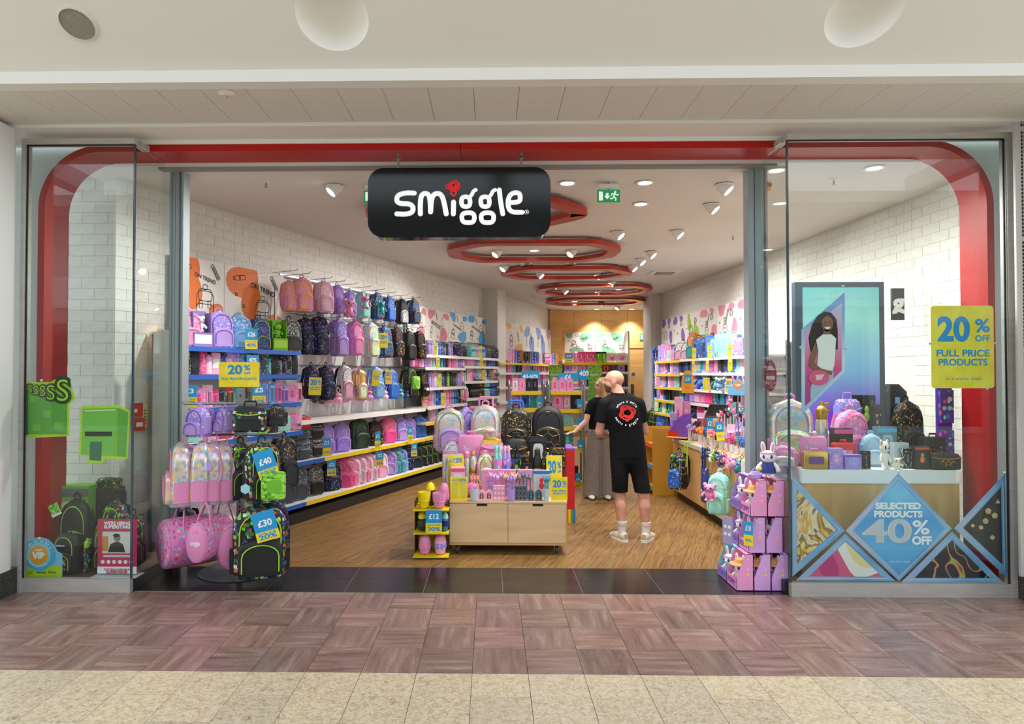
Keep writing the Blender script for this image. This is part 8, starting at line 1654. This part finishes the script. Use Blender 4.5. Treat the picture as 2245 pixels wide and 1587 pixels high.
# diamond signs along the bottom of the right window
YN = YG + .005
BORD = gradient([(0, '#b9b8dc'), (.3, '#8fb8e4'), (.6, '#5f9fd8'), (1, '#9fd0f0')], 0, -.4, .5, .3, wob=.6, scale=2.5, key='iridescent border')
BL = gradient([(0, '#3f8ed6'), (.25, '#5cb4ea'), (.5, '#3f9be0'), (.75, '#78c8f2'), (1, '#5ab0ea')], 2, 0, .9, .35, wob=.5, scale=1.6, key='blue cloud print')
MARB = noisy([(.30, '#f4ead8'), (.40, '#f2c24a'), (.47, '#7a4a1a'), (.53, '#f0e0c0'), (.62, '#e09a2a'), (.75, '#fbf3e4')], 2.2, .35, dist=4, key='gold marble print')
NEON = noisy([(.40, '#121316'), (.455, '#1c1d20'), (.475, '#e08a2a'), (.485, '#5fd06a'), (.495, '#e05a9a'), (.51, '#141518'), (.7, '#101113')], 3.0, .35, dist=1.6, detail=1, key='neon line print')
GEM = noisy([(.2, '#c83a78'), (.42, '#e05a8a'), (.5, '#f6ece8'), (.58, '#f0e09a'), (.66, '#d0408a'), (.8, '#f2b8d0')], 1.3, .35, dist=1.2, detail=0, mode='CONSTANT', key='pink gem print')
def inset(tri, f): cx = sum(p[0] for p in tri) / len(tri); cy = sum(p[1] for p in tri) / len(tri); return [(cx + (x - cx) * f, cy + (y - cy) * f) for x, y in tri]
def line_loop(pts, t, dy, r=.0022):
    P = [ony(x, y, YN) for x, y in pts]; link('white_line', G().tube([(p.x - t.location.x, dy, p.z - t.location.z) for p in P], r, 4, closed=True, flat=.4), WHT, t)
tris = [([(1737, 1043), (1852, 1163), (1737, 1264)], MARB, 'gold marble print triangle sign, left side of the right window'), ([(1745, 1272), (1853, 1170), (1962, 1273)], GEM, 'pink gem print triangle sign along the bottom of the right window'), ([(1976, 1276), (2087, 1165), (2198, 1276)], NEON, 'black neon-line triangle sign along the bottom of the right window'), ([(2203, 1038), (2207, 1266), (2092, 1158)], BK, 'black triangle sign with gold football shapes, right side of the window')]
for tri, m, lb in tris:
    cx = sum(p[0] for p in tri) / 3; cy = max(p[1] for p in tri); p0 = ony(cx, cy, YN); t = thing('window_sign', lb, 'sign', (p0.x, YN, p0.z))
    decal('border', tri, YN, BORD, t, 0); decal('picture', inset(tri, .74), YN, m, t, -.002); line_loop(inset(tri, .86), t, -.003)
    if m is BK:
        for x, y, s, n_ in ((2166, 1120, 7, 5), (2160, 1142, 7, 5), (2180, 1130, 7, 5), (2150, 1156, 5, 6), (2187, 1100, 6, 3), (2132, 1152, 4, 8), (2175, 1178, 6, 4)):
            q_ = ony(x, y, YN); link('gold_shape', G().prism(ngon(q_.x - p0.x, q_.z - p0.z, s / FPX * YN, n=n_, a0=90), -.0045, -.002), plain('#d9b878', .4), t)
dm = [(1968, 1037), (2085, 1158), (1970, 1273), (1853, 1163)]; p0 = ony(1970, 1273, YN); t = thing('window_sign', 'blue diamond sign reading selected products 40 percent off', 'sign', (p0.x, YN - .006, p0.z))
decal('border', dm, YN, BORD, t, 0); decal('picture', inset(dm, .86), YN, BL, t, -.002); line_loop(inset(dm, .93), t, -.003)
def dtxt(s, px, py, wpx, bold=.05, hpx=13):
    q_ = ony(px, py, YN); o = text(s, None, WT, t, (q_.x - p0.x, -.006, q_.z - p0.z), width=wpx / FPX * YN, bold=bold); o.scale.y = hpx / FPX * YN / .72
dtxt('SELECTED', 1967, 1109, 97); dtxt('PRODUCTS', 1967, 1127, 103); dtxt('40', 1943, 1166, 104, .02, 50); dtxt('40', 1944, 1166, 104, .02, 50); dtxt('%', 2017, 1157, 36, .02, 30); dtxt('OFF', 2019, 1185, 42, .05, 17); dtxt('see in store for details', 1970, 1230, 42, 0, 4)
for (x, y) in ((1968, 1033), (2200, 1036)): q_ = ony(x, y, YN); sucker(t, q_.x - p0.x, q_.z - p0.z)
